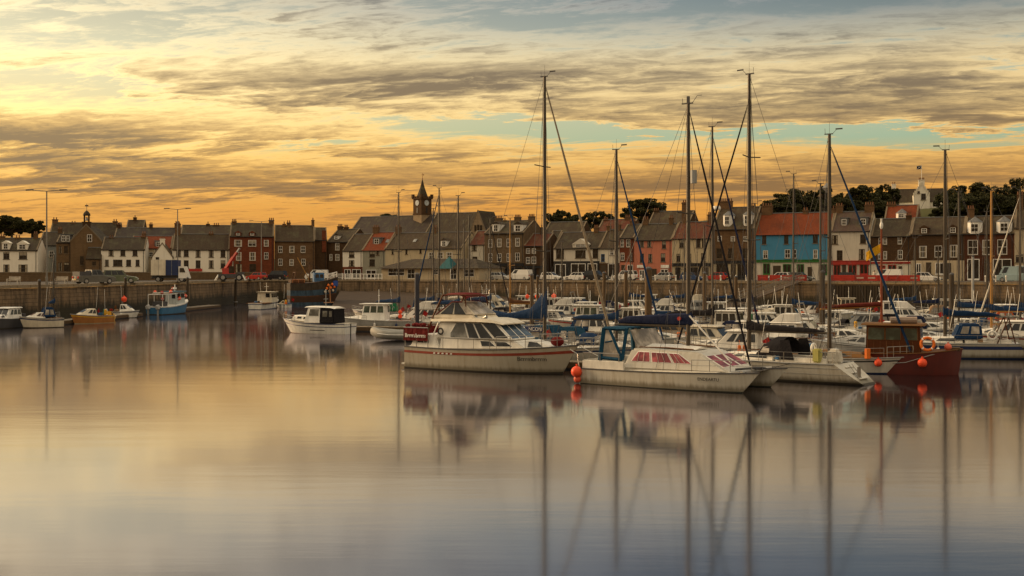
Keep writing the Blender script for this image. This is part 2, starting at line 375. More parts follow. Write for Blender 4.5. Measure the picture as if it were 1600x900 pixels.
# hill and far land as one sheet to the horizon
def hill(x, y):
    line = 252 - .49 * (x + 42) if x > -42 else 250
    d = y - (line + 22)
    if d <= 0: return QZ - .6
    k = 1 / (1 + math.exp(-(x - 30) / 16)); a = min(1, d / 42.0); a = a * a * (3 - 2 * a)
    h = QZ - .6 + a * (3.0 + 13.5 * k) + min(4, max(0, d - 42) * .03)
    return h + .8 * math.sin(x * .05 + y * .03) * a
def front(x): return 252 - .49 * (x + 42) if x > -42 else 250
b = mb(); xs = [-4000, -1500, -700] + [-400 + 16 * i for i in range(51)] + [460, 700]; ds = [6 + 8 * i for i in range(22)] + [220, 300, 450, 800, 1600, 3500, 6000]
vs = [(x, front(min(x, 400)) + d, hill(x, front(min(x, 400)) + d)) for d in ds for x in xs]; nx = len(xs)
b.add(vs, [(j * nx + i, j * nx + i + 1, (j + 1) * nx + i + 1, (j + 1) * nx + i) for j in range(len(ds) - 1) for i in range(nx - 1)])
o = b.build('hillside', GRASS, smooth=True); o['kind'] = 'structure'

# quay walls: one thing per stretch, coping stones as parts
def quay_mat(c, c2):
    m, n, bs = newmat('quay_masonry'); o = objco(n); x, y, z = n.sep(o)
    wob = n.mul(n.noise(o, .9, 3, .5), .16)
    br = n.t.nodes.new('ShaderNodeTexBrick'); n.t.links.new(n.comb(n.add(x, wob), n.add(z, n.mul(wob, .5))), br.inputs['Vector'])
    n.sock(br.inputs['Color1'], c); n.sock(br.inputs['Color2'], c2); n.sock(br.inputs['Mortar'], scl(c, .62))
    br.inputs['Scale'].default_value = 1; br.inputs['Brick Width'].default_value = 1.05; br.inputs['Row Height'].default_value = .46; br.inputs['Mortar Size'].default_value = .03; br.inputs['Mortar Smooth'].default_value = .5
    st = n.noise(n.comb(n.mul(x, .75), n.mul(z, .13)), 1.5, 7, .68); bl = n.noise(o, .35, 5, .6)
    weed = n.sm(n.add(z, n.mul(n.add(n.mul(st, .6), n.mul(bl, .4)), -3.8)), .5, -.6)           # tide line: weed below
    cc = n.mix(n.mul(n.sm(st, .42, .62), .85), br.outputs['Color'], scl(c, .25))
    cc = n.mix(n.mul(n.sm(bl, .52, .72), .35), cc, scl(c2, 1.7))
    cc = n.mix(weed, cc, n.mix(bl, (.012, .009, .004), (.034, .026, .008)))
    n.sock(bs.inputs['Base Color'], cc); bs.inputs['Roughness'].default_value = .85
    bump(n, bs, n.add(n.mul(br.outputs['Fac'], -1.0), n.mul(st, .6)), .9, .06)
    return m
QM = quay_mat((.185, .125, .070), (.215, .145, .08)); COPE = stone((.30, .235, .155), (.25, .195, .13), 2.0, .6, .01, .35)
def quay_wall(name, label, a, c, m=QM, cope=1.25, rail=None):
    a, c = Vector((*a, 0)), Vector((*c, 0)); L = (c - a).length; rz = math.atan2(c.y - a.y, c.x - a.x)
    r = empty(name, a, rz, label, 'quay wall')
    # face at local y=0, body behind (+y); slight batter and uneven face
    q = mb(); nxx = max(2, int(L / 2.5)); rows = 6; vs = []
    for j in range(rows + 1):
        for i in range(nxx + 1):
            z = -2.2 + (QZ - .32 + 2.2) * j / rows; vs.append((L * i / nxx, -.22 * (1 - j / rows) + (rnd.uniform(-.05, .05) if 0 < i < nxx else 0), z))
    q.add(vs, [(j * (nxx + 1) + i, j * (nxx + 1) + i + 1, (j + 1) * (nxx + 1) + i + 1, (j + 1) * (nxx + 1) + i) for j in range(rows) for i in range(nxx)])
    q.build('wall_face', m, r)
    k = int(L / cope); w = L / k; mes = [mb().hexa([(.012, -.14 + e, -.30), (w - .012, -.14 + e * .5, -.30), (w - .012, .62, -.30), (.012, .62, -.30)], [(.012, -.10 + e, .05), (w - .012, -.10 + e * .5, .05), (w - .012, .62, .05), (.012, .62, .05)]).mesh('coping_stone', COPE) for e in (0, .03, -.03)]
    for i in range(min(k, 300)): link('coping_stone', mes[rnd.randrange(3)], r, (i * w, 0, QZ + rnd.uniform(-.012, .02)))
    return r
quay_wall('quay_wall', 'weed stained stone quay wall under the two benches at the far left', (-120, 96), (-57, 110))
quay_wall('quay_wall', 'tall brown stone quay wall behind the yellow and white small boats', (-57, 110), (-52.5, 136))
quay_wall('quay_wall', 'long stone quay wall behind the blue twin-hulled fishing boat', (-52.5, 136), (-50, 185))
quay_wall('quay_wall', 'stone quay wall behind the two small white boats near the trawler', (-50, 185), (-49.5, 221))
quay_wall('quay_wall', 'short corner of quay wall behind the rusty trawler', (-49.5, 221), (-41, 226))
quay_wall('quay_wall', 'short quay wall below the left end of the white railing', (-41, 226), (-30, 225))
P1 = Vector((-30, 225)); P2 = Vector((74, 165)); QD = (P2 - P1).normalized()
def onq(px, back=0.0):                          # point on the far quay edge seen at photo column px, moved back from the edge
    k = (px - 800) / FPX; nrm = Vector((-QD.y, QD.x)); o = P1 + nrm * back
    t = (k * o.y - o.x) / (QD.x - k * QD.y); return o + QD * t
pa = onq(1180); pb = onq(1295); pc = onq(1440)
quay_wall('quay_wall', 'long dark stone quay wall across the harbour below the parked white cars', P1, pa)
quay_wall('quay_wall', 'dark stone quay wall behind the sloping gangway', pa, pb)
WALLRZ = math.atan2(QD.y, QD.x)
qr = quay_wall('quay_wall', 'quay wall faced with upright dark timbers under the red barriers', pb, pc)
Lp = (pc - pb).length; k = int(Lp / .42)
tm = [mb().box(.02, .36, -.42 - e, -.20, -2, QZ - .62 + e).mesh('fender_timber', PILED) for e in (0, .05, .09)]
for i in range(k): link('fender_timber', tm[rnd.randrange(3)], qr, (i * Lp / k, 0, rnd.uniform(-.06, .06)))
mb().box(0, Lp, -.5, -.2, QZ - .58, QZ - .34).build('capping_beam', PILEM, qr)
quay_wall('quay_wall', 'dark stone quay wall at the far right behind the yachts', pc, (190, 98))
# mud beach left by the tide
MUD = ground_mat('mud', (.026, .016, .008), (.062, .039, .021), .12, 1.6, .7, .8, .1)
b = mb(); vs = []; nu, nv = 26, 14
for j in range(nv + 1):
    for i in range(nu + 1):
        u = i / nu; v = j / nv; a = Vector((-34, 225)).lerp(Vector((12, 202)), u); c = Vector((-27, 165)).lerp(Vector((6, 150)), u)
        p = a.lerp(c, v); fall = 2.1 * (1 - v) ** 1.2 * (1 - .75 * u ** 2) - .5 * v - .1
        vs.append((p.x, p.y, fall + rnd.uniform(-.09, .09)))
b.add(vs, [(j * (nu + 1) + i, j * (nu + 1) + i + 1, (j + 1) * (nu + 1) + i + 1, (j + 1) * (nu + 1) + i) for j in range(nv) for i in range(nu)])
o = b.build('mud_beach', MUD, smooth=True); o['kind'] = 'structure'

# ------------------------------------------------------------------ houses
LA, LBp = Vector((-118, 236)), Vector((-42, 251))        # left frontage line
RA, RB = Vector((-42, 251)), Vector((100, 181))          # right frontage line
def online(px, off=0.0, left=None):
    if left is None: left = px < 500
    A, B = (LA, LBp) if left else (RA, RB)
    d = (B - A).normalized(); nrm = Vector((-d.y, d.x)); o = A + nrm * off; k = (px - 800) / FPX
    t = (k * o.y - o.x) / (d.x - k * d.y); return o + d * t, math.atan2(d.y, d.x)
WINC = {}
def window_meshes(w, h, style):
    w = round(w, 1); h = round(h, 1); key = (w, h, style)
    if key not in WINC:
        fm = {'w': WHITE, 'd': DKGREY, 'b': BLUEP, 'n': PILED}[style]; f = min(.09, w * .12); q = mb()
        for x0, x1, z0, z1 in ((0, w, 0, f), (0, w, h - f, h), (0, f, f, h - f), (w - f, w, f, h - f), (f, w - f, h * .5 - f * .35, h * .5 + f * .35), (w / 2 - f * .25, w / 2 + f * .25, f, h - f)):
            q.box(x0, x1, .02, .10, z0, z1)
        WINC[key] = (mb().box(f * .8, w - f * .8, .085, .11, f * .8, h - f * .8).mesh('window', GLASSH), q.mesh('frame', fm), mb().box(-.1, w + .1, -.10, .10, -.12, 0).mesh('sill', SILL))
    return WINC[key]
GLASSH = glass((.018, .018, .018), .15); SILL = stone((.22, .175, .12), (.19, .15, .10), 3, 1, .01)
BLIND = render_wall((.36, .31, .23), .3)
def put_window(parent, x, z, w, h, style='w', y=0.0, sill=True):
    a, f, s = window_meshes(w, h, style); o = link('window', a, parent, (x, y, z)); k = rnd.random()
    if k < .45 and w < 2.2:
        w_, h_ = round(w, 1), round(h, 1); q = mb()
        if k < .2: q.box(.1, w_ - .1, .07, .084, h_ * rnd.choice((.45, .6, .75)), h_ - .1)
        else:
            q.box(.1, w_ * .28, .07, .084, .1, h_ - .1); mb().box(w_ * .72, w_ - .1, .07, .084, .1, h_ - .1).build('curtain', BLIND, o)
        q.build('blind' if k < .2 else 'curtain', BLIND, o)
    link('frame', f, o)
    if sill: link('sill', s, o)
    return o
def wall_front(q, L, z0, z1, holes, depth=.14):
    xs = sorted({0, L, *[v for h in holes for v in (h[0], h[2])]}); zs = sorted({z0, z1, *[v for h in holes for v in (h[1], h[3])]})
    for i in range(len(xs) - 1):
        for j in range(len(zs) - 1):
            cxx, czz = (xs[i] + xs[i + 1]) / 2, (zs[j] + zs[j + 1]) / 2
            if any(h[0] < cxx < h[2] and h[1] < czz < h[3] for h in holes): continue
            q.quad((xs[i], 0, zs[j]), (xs[i + 1], 0, zs[j]), (xs[i + 1], 0, zs[j + 1]), (xs[i], 0, zs[j + 1]))
    for a, c, d, e in holes:
        q.quad((a, 0, c), (a, depth, c), (a, depth, e), (a, 0, e)); q.quad((d, 0, c), (d, depth, c), (d, depth, e), (d, 0, e))
        q.quad((a, 0, e), (d, 0, e), (d, depth, e), (a, depth, e)); q.quad((a, 0, c), (d, 0, c), (d, depth, c), (a, depth, c))
        q.quad((a, depth, c), (d, depth, c), (d, depth, e), (a, depth, e))
POT = paint((.20, .095, .05), .8); LEAD = paint((.14, .145, .15), .7)
def chimney(parent, x, y, z0, z1, w, m, pots=2, d=.7):
    r = mb().box(x - w / 2, x + w / 2, y - d / 2, y + d / 2, z0, z1 - .18).box(x - w / 2 - .07, x + w / 2 + .07, y - d / 2 - .07, y + d / 2 + .07, z1 - .18, z1).build('chimney', m, parent)
    for i in range(pots):
        px = x - w / 2 + w * (i + .5) / pots
        mb().tube([(px, y, z1), (px, y, z1 + .45), (px, y, z1 + .5)], [.13, .11, .14], 8).build('chimney_pot', POT, r)
    return r
def sign(r, u0, u1, z0, z1, m): mb().box(u0, u1, -.22, -.10, z0, z1).box(u0 + .05, u1 - .05, -.235, -.22, z0 + .05, z1 - .05).build('shop_sign_board', m, r)
def house(name, label, x0, x1, eave, ridge, wall, roof, wins=(), chim=(), dorm=(), off=0.0, depth=8.5, base=QZ - .1, left=None, fascia=None, shops=(), lower=None, cm=None, cat='house', skews=True, lights=(), signs=()):
    A, rz = online(x0, off, left); B, _ = online(x1, off, left); L = (B - A).length
    d = (B - A).normalized(); nrm = Vector((-d.y, d.x))
    r = empty(name, (A.x, A.y, 0), rz, label, cat)
    def ux(px): p, _ = online(px, off, left); return (p - A).length * (1 if (p - A).dot(d) >= 0 else -1), p.y
    um, Ym = ux((x0 + x1) / 2)
    ze = PZ(eave, Ym); zr = PZ(ridge, Ym + nrm.y * depth / 2)
    holes = []; jobs = []
    for wi in wins:
        px, t, bt, ww = wi[:4]; st = wi[4] if len(wi) > 4 else 'w'
        u, Yw = ux(px); w = max(.5, ww * Yw / FPX / max(.35, d.x)); z1, z0 = PZ(t, Yw), PZ(bt, Yw); w, hh = round(w, 1), round(z1 - z0, 1)
        a = u - w / 2
        if a < .15 or a + w > L - .15 or z0 + hh > ze - .1: a = min(max(a, .2), L - w - .2); z0 = min(z0, ze - hh - .15)
        if any(a < h[2] + .05 and a + w > h[0] - .05 and z0 < h[3] and z0 + hh > h[1] for h in holes): continue
        holes.append((a, z0, a + w, z0 + hh)); jobs.append((a, z0, w, hh, st))
    zl = None
    if lower: zl = PZ(lower[0], Ym)
    q = mb(); wall_front(q, L, base, ze, holes)
    yb = depth
    q.add([(0, 0, base), (0, yb, base), (0, yb, ze), (0, yb / 2, zr - .1), (0, 0, ze)], [(0, 1, 2, 3, 4)])
    q.add([(L, 0, base), (L, yb, base), (L, yb, ze), (L, yb / 2, zr - .1), (L, 0, ze)], [(0, 1, 2, 3, 4)])
    q.quad((0, yb, base), (L, yb, base), (L, yb, ze), (0, yb, ze))
    q.build('wall', wall, r)
    for a, z0, w, hh, st in jobs: put_window(r, a, z0, w, hh, st)
    if lower: mb().box(.02, L - .02, -.06, -.004, base, zl).build('ground_floor_facing', lower[1], r)
    # roof: two slabs, ridge, skews
    th = .14; sl = Vector((0, depth / 2, zr - ze)); n_ = Vector((0, -sl.z, sl.y)).normalized() * th; oh = .25; e = sl.normalized() * oh
    q = mb(); xa, xb = (.0, L)
    for sgn in (0, 1):
        f = (lambda y: y) if sgn == 0 else (lambda y: depth - y)
        lo = Vector((0, 0, ze)) - e; hi = Vector((0, depth / 2, zr))
        p = [(lo.y, lo.z), (hi.y, hi.z), (hi.y + (0 if sgn == 0 else 0), hi.z + th * 1.15), (lo.y + n_.y, lo.z + n_.z)]
        q.add([(xa, f(y), z) for y, z in p] + [(xb, f(y), z) for y, z in p], [(0, 1, 2, 3), (7, 6, 5, 4), (0, 4, 5, 1), (1, 5, 6, 2), (2, 6, 7, 3), (3, 7, 4, 0)])
    ro = q.build('roof', roof, r)
    mb().tube([(xa, depth / 2, zr + th * 1.2), (xb, depth / 2, zr + th * 1.2)], .11, 6).build('ridge', LEAD, ro)
    if skews:
        for xx in (0.0, L - .28):
            q = mb()
            for f in ((lambda y: y), (lambda y: depth - y)):
                pp = [(f(-.12), ze - .12), (f(depth / 2), zr + .02), (f(depth / 2), zr + .30), (f(-.12), ze + .18)]
                q.add([(xx, y, z) for y, z in pp] + [(xx + .28, y, z) for y, z in pp], [(0, 1, 2, 3), (7, 6, 5, 4), (0, 4, 5, 1), (1, 5, 6, 2), (2, 6, 7, 3), (3, 7, 4, 0)])
            q.build('skew_coping', SILL, ro)
    mb().tube([(0.05, -.22, ze - .12), (L - .05, -.22, ze - .12)], .07, 6).tube([(L - .35, -.1, ze - .15), (L - .35, -.1, base)], .05, 6).build('gutter', BLACK, r)
    Yr = Ym + nrm.y * depth / 2
    for c in chim:
        px, t, ww = c[:3]; pots = c[3] if len(c) > 3 else 2
        pr, _ = online(px, off + depth / 2, left); Ar = A + nrm * depth / 2; u = (pr - Ar).dot(d)
        w = max(.6, ww * pr.y / FPX); u = min(max(u, w / 2 + .02), L - w / 2 - .02)
        chimney(r, u, depth / 2, zr - .7, PZ(t, pr.y) - .4, w, cm or (wall if wall in (SBRN, SDRK, SGRY, SOLD) else SBRN), pots)
    for dm in dorm:
        px, t, bt, ww = dm[:4]; kind = dm[4] if len(dm) > 4 else 'gable'
        u, Yd = ux(px); Yd += 1.5; w = max(.9, ww * Yd / FPX / d.x); zb, zt = PZ(bt, Yd), PZ(t, Yd)
        zb = max(zb, ze + .12); zt = max(zt, zb + 1.1)
        yf = (zb - ze) / (zr - ze) * depth / 2; bm_ = wall if kind == 'wallhead' else WHITE
        if kind == 'wallhead': yf = -.02
        yk = min(depth / 2, (zt - ze) / (zr - ze) * depth / 2 + .2); u = min(max(u, w / 2 + .3), L - w / 2 - .3)
        zw = zt - (w * .32 if kind != 'flat' else .12)
        if kind == 'wallhead': q = mb().box(u - w / 2, u + w / 2, yf, yk, zb - .5, zw)
        else: q = mb().box(u - w / 2, u + w / 2, yf, yk, zb - .1, zw)
        do = q.build('dormer', {'flat': LEAD}.get(kind, bm_), r)
        if kind == 'bay':
            do2 = mb().loft([[(u - w / 2, yf, z), (u - w * .28, yf - .5, z), (u + w * .28, yf - .5, z), (u + w / 2, yf, z)] for z in (zb - .3, zw)]).build('bay_front', WHITE, do); yw = yf - .5
        else: yw = yf
        q = mb()
        if kind == 'flat': q.box(u - w / 2 - .12, u + w / 2 + .12, yf - .15, yk + .3, zw, zw + .14)
        elif kind == 'bay':
            q.add([(u - w / 2 - .12, yf, zw), (u - w * .28 - .05, yf - .62, zw), (u + w * .28 + .05, yf - .62, zw), (u + w / 2 + .12, yf, zw), (u, yf + .25, zt + .25), (u, yk + .6, zt + .25), (u - w / 2 - .12, yk, zw), (u + w / 2 + .12, yk, zw)], [(0, 1, 4), (1, 2, 4), (2, 3, 4), (0, 4, 5, 6), (3, 7, 5, 4)])
        else: q.add([(u - w / 2 - .14, yf - .16, zw - .06), (u + w / 2 + .14, yf - .16, zw - .06), (u, yf - .16, zt), (u - w / 2 - .14, yk, zw - .06), (u + w / 2 + .14, yk, zw - .06), (u, yk + .5, zt)], [(0, 1, 2), (0, 2, 5, 3), (1, 4, 5, 2), (3, 5, 4), (0, 3, 4, 1)])
        q.build('dormer_roof', bm_ if kind == 'wallhead' else roof if kind == 'gable' else LEAD, do)
        ww2 = round(w * (.62 if kind != 'bay' else .5), 1); hh = round((zw - zb) * .8, 1)
        if hh > .4:
            a_, f_, s_ = window_meshes(ww2, hh, 'w'); g = link('dormer_window', a_, do, (u - ww2 / 2, yw - .125, zb + .1)); g2 = link('dormer_frame', f_, do, (u - ww2 / 2, yw - .13, zb + .1))
    for sx0, sx1, t, bt, kind in shops:
        u0, Ys = ux(sx0); u1, _ = ux(sx1); z1, z0 = PZ(t, Ys), max(base + .1, PZ(bt, Ys)); u0, u1 = max(.1, u0), min(L - .1, u1)
        if kind == 'door': mb().box(u0, u1, -.10, -.07, z0, z1).build('door', PILED, r)
        elif kind == 'dark':
            so_ = mb().box(u0, u1, -.10, -.07, z0, z1).build('shop_window', GLASSH, r)
            q = mb(); k = max(2, int((u1 - u0) / 1.3))
            for i in range(k + 1): xx = u0 + (u1 - u0) * i / k; q.box(xx - .05, xx + .05, -.16, -.07, z0, z1)
            q.box(u0, u1, -.15, -.07, z1 - .08, z1 + .04).box(u0, u1, -.15, -.07, z0, z0 + .3); q.build('frame', fascia and fascia[2] or WHITE, so_)
    if fascia: zf1, zf0 = PZ(fascia[0], Ym), PZ(fascia[1], Ym); fo = mb().box(.05, L - .05, -.24, -.06, zf0, zf1).box(.03, L - .03, -.32, -.06, zf1, zf1 + .1).build('shop_sign_board', fascia[2], r)
    for sx0, sx1, t, bt, sm_ in signs: sign(r, ux(sx0)[0], ux(sx1)[0], PZ(bt, Ym), PZ(t, Ym), sm_)
    for px, py in lights:
        u, Yd = ux(px); yk = depth / 2 * .45; z = ze + (zr - ze) * .5
        s_ = Vector((0, depth / 2, zr - ze)).normalized(); p0 = Vector((u - .4, depth / 2 * .4, ze + (zr - ze) * .4)) + n_ * 1.15
        mb().slab([p0, p0 + Vector((.8, 0, 0)), p0 + Vector((.8, 0, 0)) + s_ * 1.0, p0 + s_ * 1.0], .06).build('skylight', GLASSL, ro)
    return r
HW = render_wall((.80, .76, .66), .25); HW2 = render_wall((.64, .60, .50), .4); HWDIM = render_wall((.58, .54, .46), .35); HCR = render_wall((.50, .42, .28)); HPINK = render_wall((.50, .19, .125), .25); HBLUE = render_wall((.065, .235, .40), .25); HGREY = render_wall((.30, .29, .23)); HGB = render_wall((.22, .25, .26)); HCRE = render_wall((.50, .42, .29))  # third white: dimmer light on the right-hand fronts put into the colour
SRED = stone((.20, .060, .028), (.16, .045, .022), .7, .34); SBRN = stone((.175, .105, .055), (.135, .078, .040), .62, .3); SDRK = stone((.095, .056, .029), (.075, .043, .024), .6, .3); SGRY = stone((.175, .125, .075), (.135, .095, .056), .6, .3); SOLD = stone((.20, .13, .070), (.155, .10, .052), .5, .28)
SLATE = tiles((.056, .040, .025), (.042, .030, .019)); SLATEB = tiles((.066, .044, .026), (.048, .033, .020)); SLATEP = tiles((.055, .042, .037), (.043, .033, .029)); PANT = tiles((.20, .046, .014), (.16, .035, .011), .34, .28, (.075, .026, .012)); PANTD = tiles((.12, .034, .017), (.09, .026, .014), .34, .28)
house('cottage', 'white two storey house with two gabled dormers at the far left edge', -14, 59, 391, 373, HW, SLATE, [(10, 393, 405, 9, 'd'), (36, 393, 405, 12, 'd'), (10, 413, 426, 9, 'd'), (36, 413, 426, 13, 'd')], [(4, 366, 7), (28, 368, 8), (56, 362, 6)], [(9, 376, 392, 11, 'wallhead'), (35, 376, 392, 15, 'wallhead')])
house('house', 'grey blue slate-roofed house behind the left lamp post', 61, 95, 383, 364, HGB, SLATE, [(70, 392, 402, 6), (80, 392, 402, 6), (70, 408, 418, 6)], [(94, 355, 6)], off=10)
house('house', 'sandstone shop house with white dormers beside the bellcote hall', 88, 112, 379, 369, SOLD, SLATE, [(94, 384, 396, 5, 'n'), (103, 384, 396, 6, 'n'), (94, 410, 424, 6, 'n'), (104, 410, 424, 8, 'n')], [], [(99, 366, 379, 9, 'flat'), (108, 366, 379, 7, 'flat')], off=3, depth=7)
house('house', 'long dark slate-roofed terrace behind the bellcote hall', 76, 186, 372, 349, SBRN, SLATE, [], [(80, 340, 8), (115, 346, 8), (180, 343, 7)], off=26)
house('house', 'dark slate-roofed row behind the white house with four lower windows', 178, 282, 372, 357, SDRK, SLATEP, [], [(181, 348, 6), (236, 348, 5), (277, 346, 8)], off=22)
house('house', 'dark pointed roof peeping over the slate rows left of centre', 196, 224, 362, 345, SDRK, SLATEB, [], [(211, 337, 5, 1)], off=34)
house('shed', 'low sandstone outbuilding with slate roof beside the bellcote hall', 134, 158, 404, 388, SOLD, SLATE, [(147, 408, 415, 6, 'n')], off=-1, depth=6, cat='outbuilding', skews=False)
house('house', 'white two storey house with seven small windows left of the box truck', 158, 227, 390, 372, HW, SLATE, [(173.5, 390.5, 399, 7, 'd'), (192, 390.5, 399, 7, 'd'), (211, 390.5, 399, 7, 'd'), (167, 406, 416, 6, 'd'), (184, 405.5, 416, 14, 'd'), (201, 405.5, 416, 7, 'd'), (215, 405.5, 416, 6, 'd')], [(174, 368, 7), (224, 367, 6)])
house('house', 'beige house with red pantiled roof behind the small white gable', 204, 268, 388, 370, HCRE, PANT, [(236, 394, 401, 6), (246, 377.5, 385, 9)], [(225, 362, 6)], [(247, 376, 386, 11, 'flat')], off=6)
house('house', 'long white harbour house with nine dark windows beside the box truck', 269, 358.5, 390, 367, HW, SLATEB, [(279, 390.5, 401, 7, 'd'), (291, 390.5, 401, 7, 'd'), (309.5, 390.5, 401, 7, 'd'), (330, 390.5, 401, 7, 'd'), (348.5, 390.5, 401, 7, 'd'), (291, 407, 419, 7, 'd'), (309.5, 407, 419, 7, 'd'), (330, 407, 419, 7, 'd'), (348.5, 407, 419, 7, 'd')], [(278, 347, 8), (330, 362, 7)], signs=[(290, 316, 420, 424, REDP)])
house('house', 'dark slate house behind the long white harbour house', 282, 362, 368, 353, SDRK, SLATEB, [], [(325, 347, 5, 1), (338, 349, 9, 3)], off=20)
house('house', 'red sandstone house with paired eaves gables and arched ground floor', 359, 428, 369.5, 350, SRED, SLATE, [(372, 375, 385, 11), (394, 375, 385, 12), (416, 375, 385, 7), (373, 394, 407, 8), (394.5, 394, 407, 9), (416, 394, 405, 6), (373, 412, 426, 10, 'n'), (395, 412, 426, 10, 'n')], [(366, 343, 7, 3), (426, 341, 8, 3)], [(372, 364, 372, 9, 'wallhead'), (394, 364, 372, 9, 'wallhead')], off=-1)
house('house', 'brown sandstone house with five white sash windows behind the trawler', 429, 492, 377, 353.5, SBRN, SLATEB, [(438, 384, 395, 6.5), (456, 384, 395, 7.5), (473.5, 384, 395, 7), (438, 404, 415, 6.5), (455.5, 405, 415, 6.5), (474, 404, 415, 6.5)], [(451, 345, 6), (444, 347, 5, 1), (490, 341, 4.5, 1)])
house('house', 'narrow brown stone house with a tall red panel', 492, 511, 375, 357, SDRK, SLATEB, [], off=2, left=True, signs=[(503, 509.5, 360, 394, SRED)])
house('house', 'tall brown house with a slate roof dormer beside the red panel house', 511, 546, 378, 359, SDRK, SLATE, [(527, 380, 391, 7), (527, 397, 407, 7), (517, 397, 407, 5)], [(517, 351, 8, 3), (541, 352, 7, 3)], [(523, 365, 375, 8)], off=3)
house('house', 'white fronted house with dark roof and four dark windows left of the orange roof', 535.5, 566.5, 392, 367, HW, SLATEB, [(549.5, 393, 402, 9, 'n'), (549.5, 407, 416, 9, 'n')], [], lower=(417, SRED), shops=[(539, 548, 421, 436, 'dark'), (551, 564, 421, 436, 'dark')])
house('house', 'grey house with bright orange pantiles and a white box dormer', 566.5, 602, 391, 364, HGREY, PANT, [(581.5, 391.5, 401, 9, 'n'), (590, 391.5, 399, 6, 'n'), (581.5, 405, 416, 9, 'n')], [(585, 352, 10, 3)], [(583, 371, 382, 13, 'flat')], shops=[(573, 588, 422, 437, 'dark')], lights=[(598, 374)])
house('house', 'long cream building with narrow windows behind the pavilion', 602, 722, 388.5, 364.5, HCR, SLATEB, [(613.5, 389.5, 397, 3.5, 'n'), (635, 389, 396, 3.5, 'n'), (657, 389, 396, 3.5, 'n'), (674, 394, 404, 10, 'w'), (688, 394, 404, 10, 'w'), (702, 394, 404, 10, 'w')], [(617, 352, 9, 3), (680, 352, 7)], [(692, 372, 386, 10)], lights=[(641, 376)])
house('house', 'white fronted house with dark red roof right of the church', 733, 758, 382, 362, HW2, PANTD, [(741, 383, 392, 8, 'n'), (742, 401, 410, 8, 'n')], [], off=2, depth=7)
house('house', 'big three storey stone house with two white dormers and four chimneys', 757, 819, 364.5, 346, SGRY, SLATE, [(766, 374, 387, 6), (780, 373, 386, 7), (795, 373, 386, 7), (808.5, 372, 385, 7), (766, 396, 409, 6), (780, 396, 409, 7), (795, 396, 409, 7), (808.5, 395, 408, 7)], [(770, 338, 12, 4), (789, 341, 5, 1), (809, 336, 10, 4), (833, 335, 10, 4)], [(773, 346, 363, 11), (808, 346, 363, 13)], depth=10, fascia=(412, 416, BLACK), shops=[(762, 785, 418, 438, 'dark'), (790, 815, 418, 438, 'dark')])
house('house', 'small brown house with red tiled roof and four white windows', 819, 852, 384, 366, SDRK, PANTD, [(825, 388, 396, 6), (834, 388, 396, 6), (825, 402, 412, 6), (834, 401, 412, 7)], [(848, 352, 7)], fascia=(416, 419, BLACK), shops=[(821, 828, 420, 438, 'dark'), (832, 838, 420, 438, 'dark'), (842, 850, 420, 438, 'door')])
house('house', 'plain slate house set back between the red tiled and black shopfront houses', 850, 866, 386, 362, SDRK, SLATE, [(856, 387, 398, 5)], [], off=4)
house('house', 'white house with black bay windows over a wide black shopfront', 865, 937, 388, 364, HWDIM, SLATE, [(875, 389, 404, 12, 'n'), (907, 388.5, 403, 16, 'n'), (930, 388, 402, 8, 'n')], [(932, 352, 7, 3)], [(907, 373, 388, 24, 'wallhead')], lower=(408, BLACK), shops=[(868, 884, 413, 438, 'dark'), (893, 915, 412, 438, 'dark'), (919, 933, 412, 438, 'dark')])
house('house', 'narrow white gabled house with a blue window beside the black shopfront', 936, 968, 388, 360, HW2, SLATEB, [(942, 397, 409, 6, 'b'), (956, 380, 390, 6)], [(940, 350, 6), (966, 348, 8, 3)], shops=[(939, 947, 414, 438, 'door'), (951, 965, 412, 438, 'dark')], lower=(411, SDRK))
house('house', 'brown house with white bay windows and a pink ground floor', 968, 991, 372, 352, SRED, SLATE, [(971, 374, 386, 5), (981.5, 374, 386, 6), (970.5, 395, 407, 6), (979, 395, 407, 6), (986, 395, 407, 4)], [(989, 342, 8, 3)], lower=(410, HPINK), shops=[(971, 977, 414, 437, 'door'), (981, 989, 414, 437, 'dark')])
house('house', 'salmon pink house with six dark windows and two white signs', 991, 1050, 375, 351, HPINK, SLATE, [(1003, 376, 386, 6, 'd'), (1014.5, 376, 386, 6, 'd'), (1037.5, 375, 387, 6, 'd'), (1003, 396.5, 410, 6, 'd'), (1016, 396.5, 410, 6, 'd'), (1036, 396, 409, 7, 'd')], [(1009, 339, 9, 3), (1049, 337, 6)], signs=[(996, 1008, 414, 418.5, WHITE), (1033, 1046, 414, 419, WHITE)], shops=[(1000, 1007, 422, 437, 'dark'), (1018, 1026, 420, 437, 'door'), (1033, 1044, 421, 437, 'dark')])
house('house', 'cream house with dark red roof beside the pink house', 1050, 1113, 372.5, 348, HCR, PANTD, [(1065, 374, 387, 7, 'n'), (1072, 374, 387, 6, 'n'), (1091, 373, 386, 7, 'n'), (1100, 373, 386, 6, 'n'), (1060, 396.5, 409, 6, 'n'), (1077, 396.5, 409, 6, 'n'), (1099, 396, 409, 7, 'n')], [(1071, 314, 10, 3), (1110, 332, 8, 3)], fascia=(412, 416, BLACK), shops=[(1056, 1063, 418, 438, 'dark'), (1070, 1090, 418, 438, 'dark'), (1097, 1107, 418, 438, 'door')])
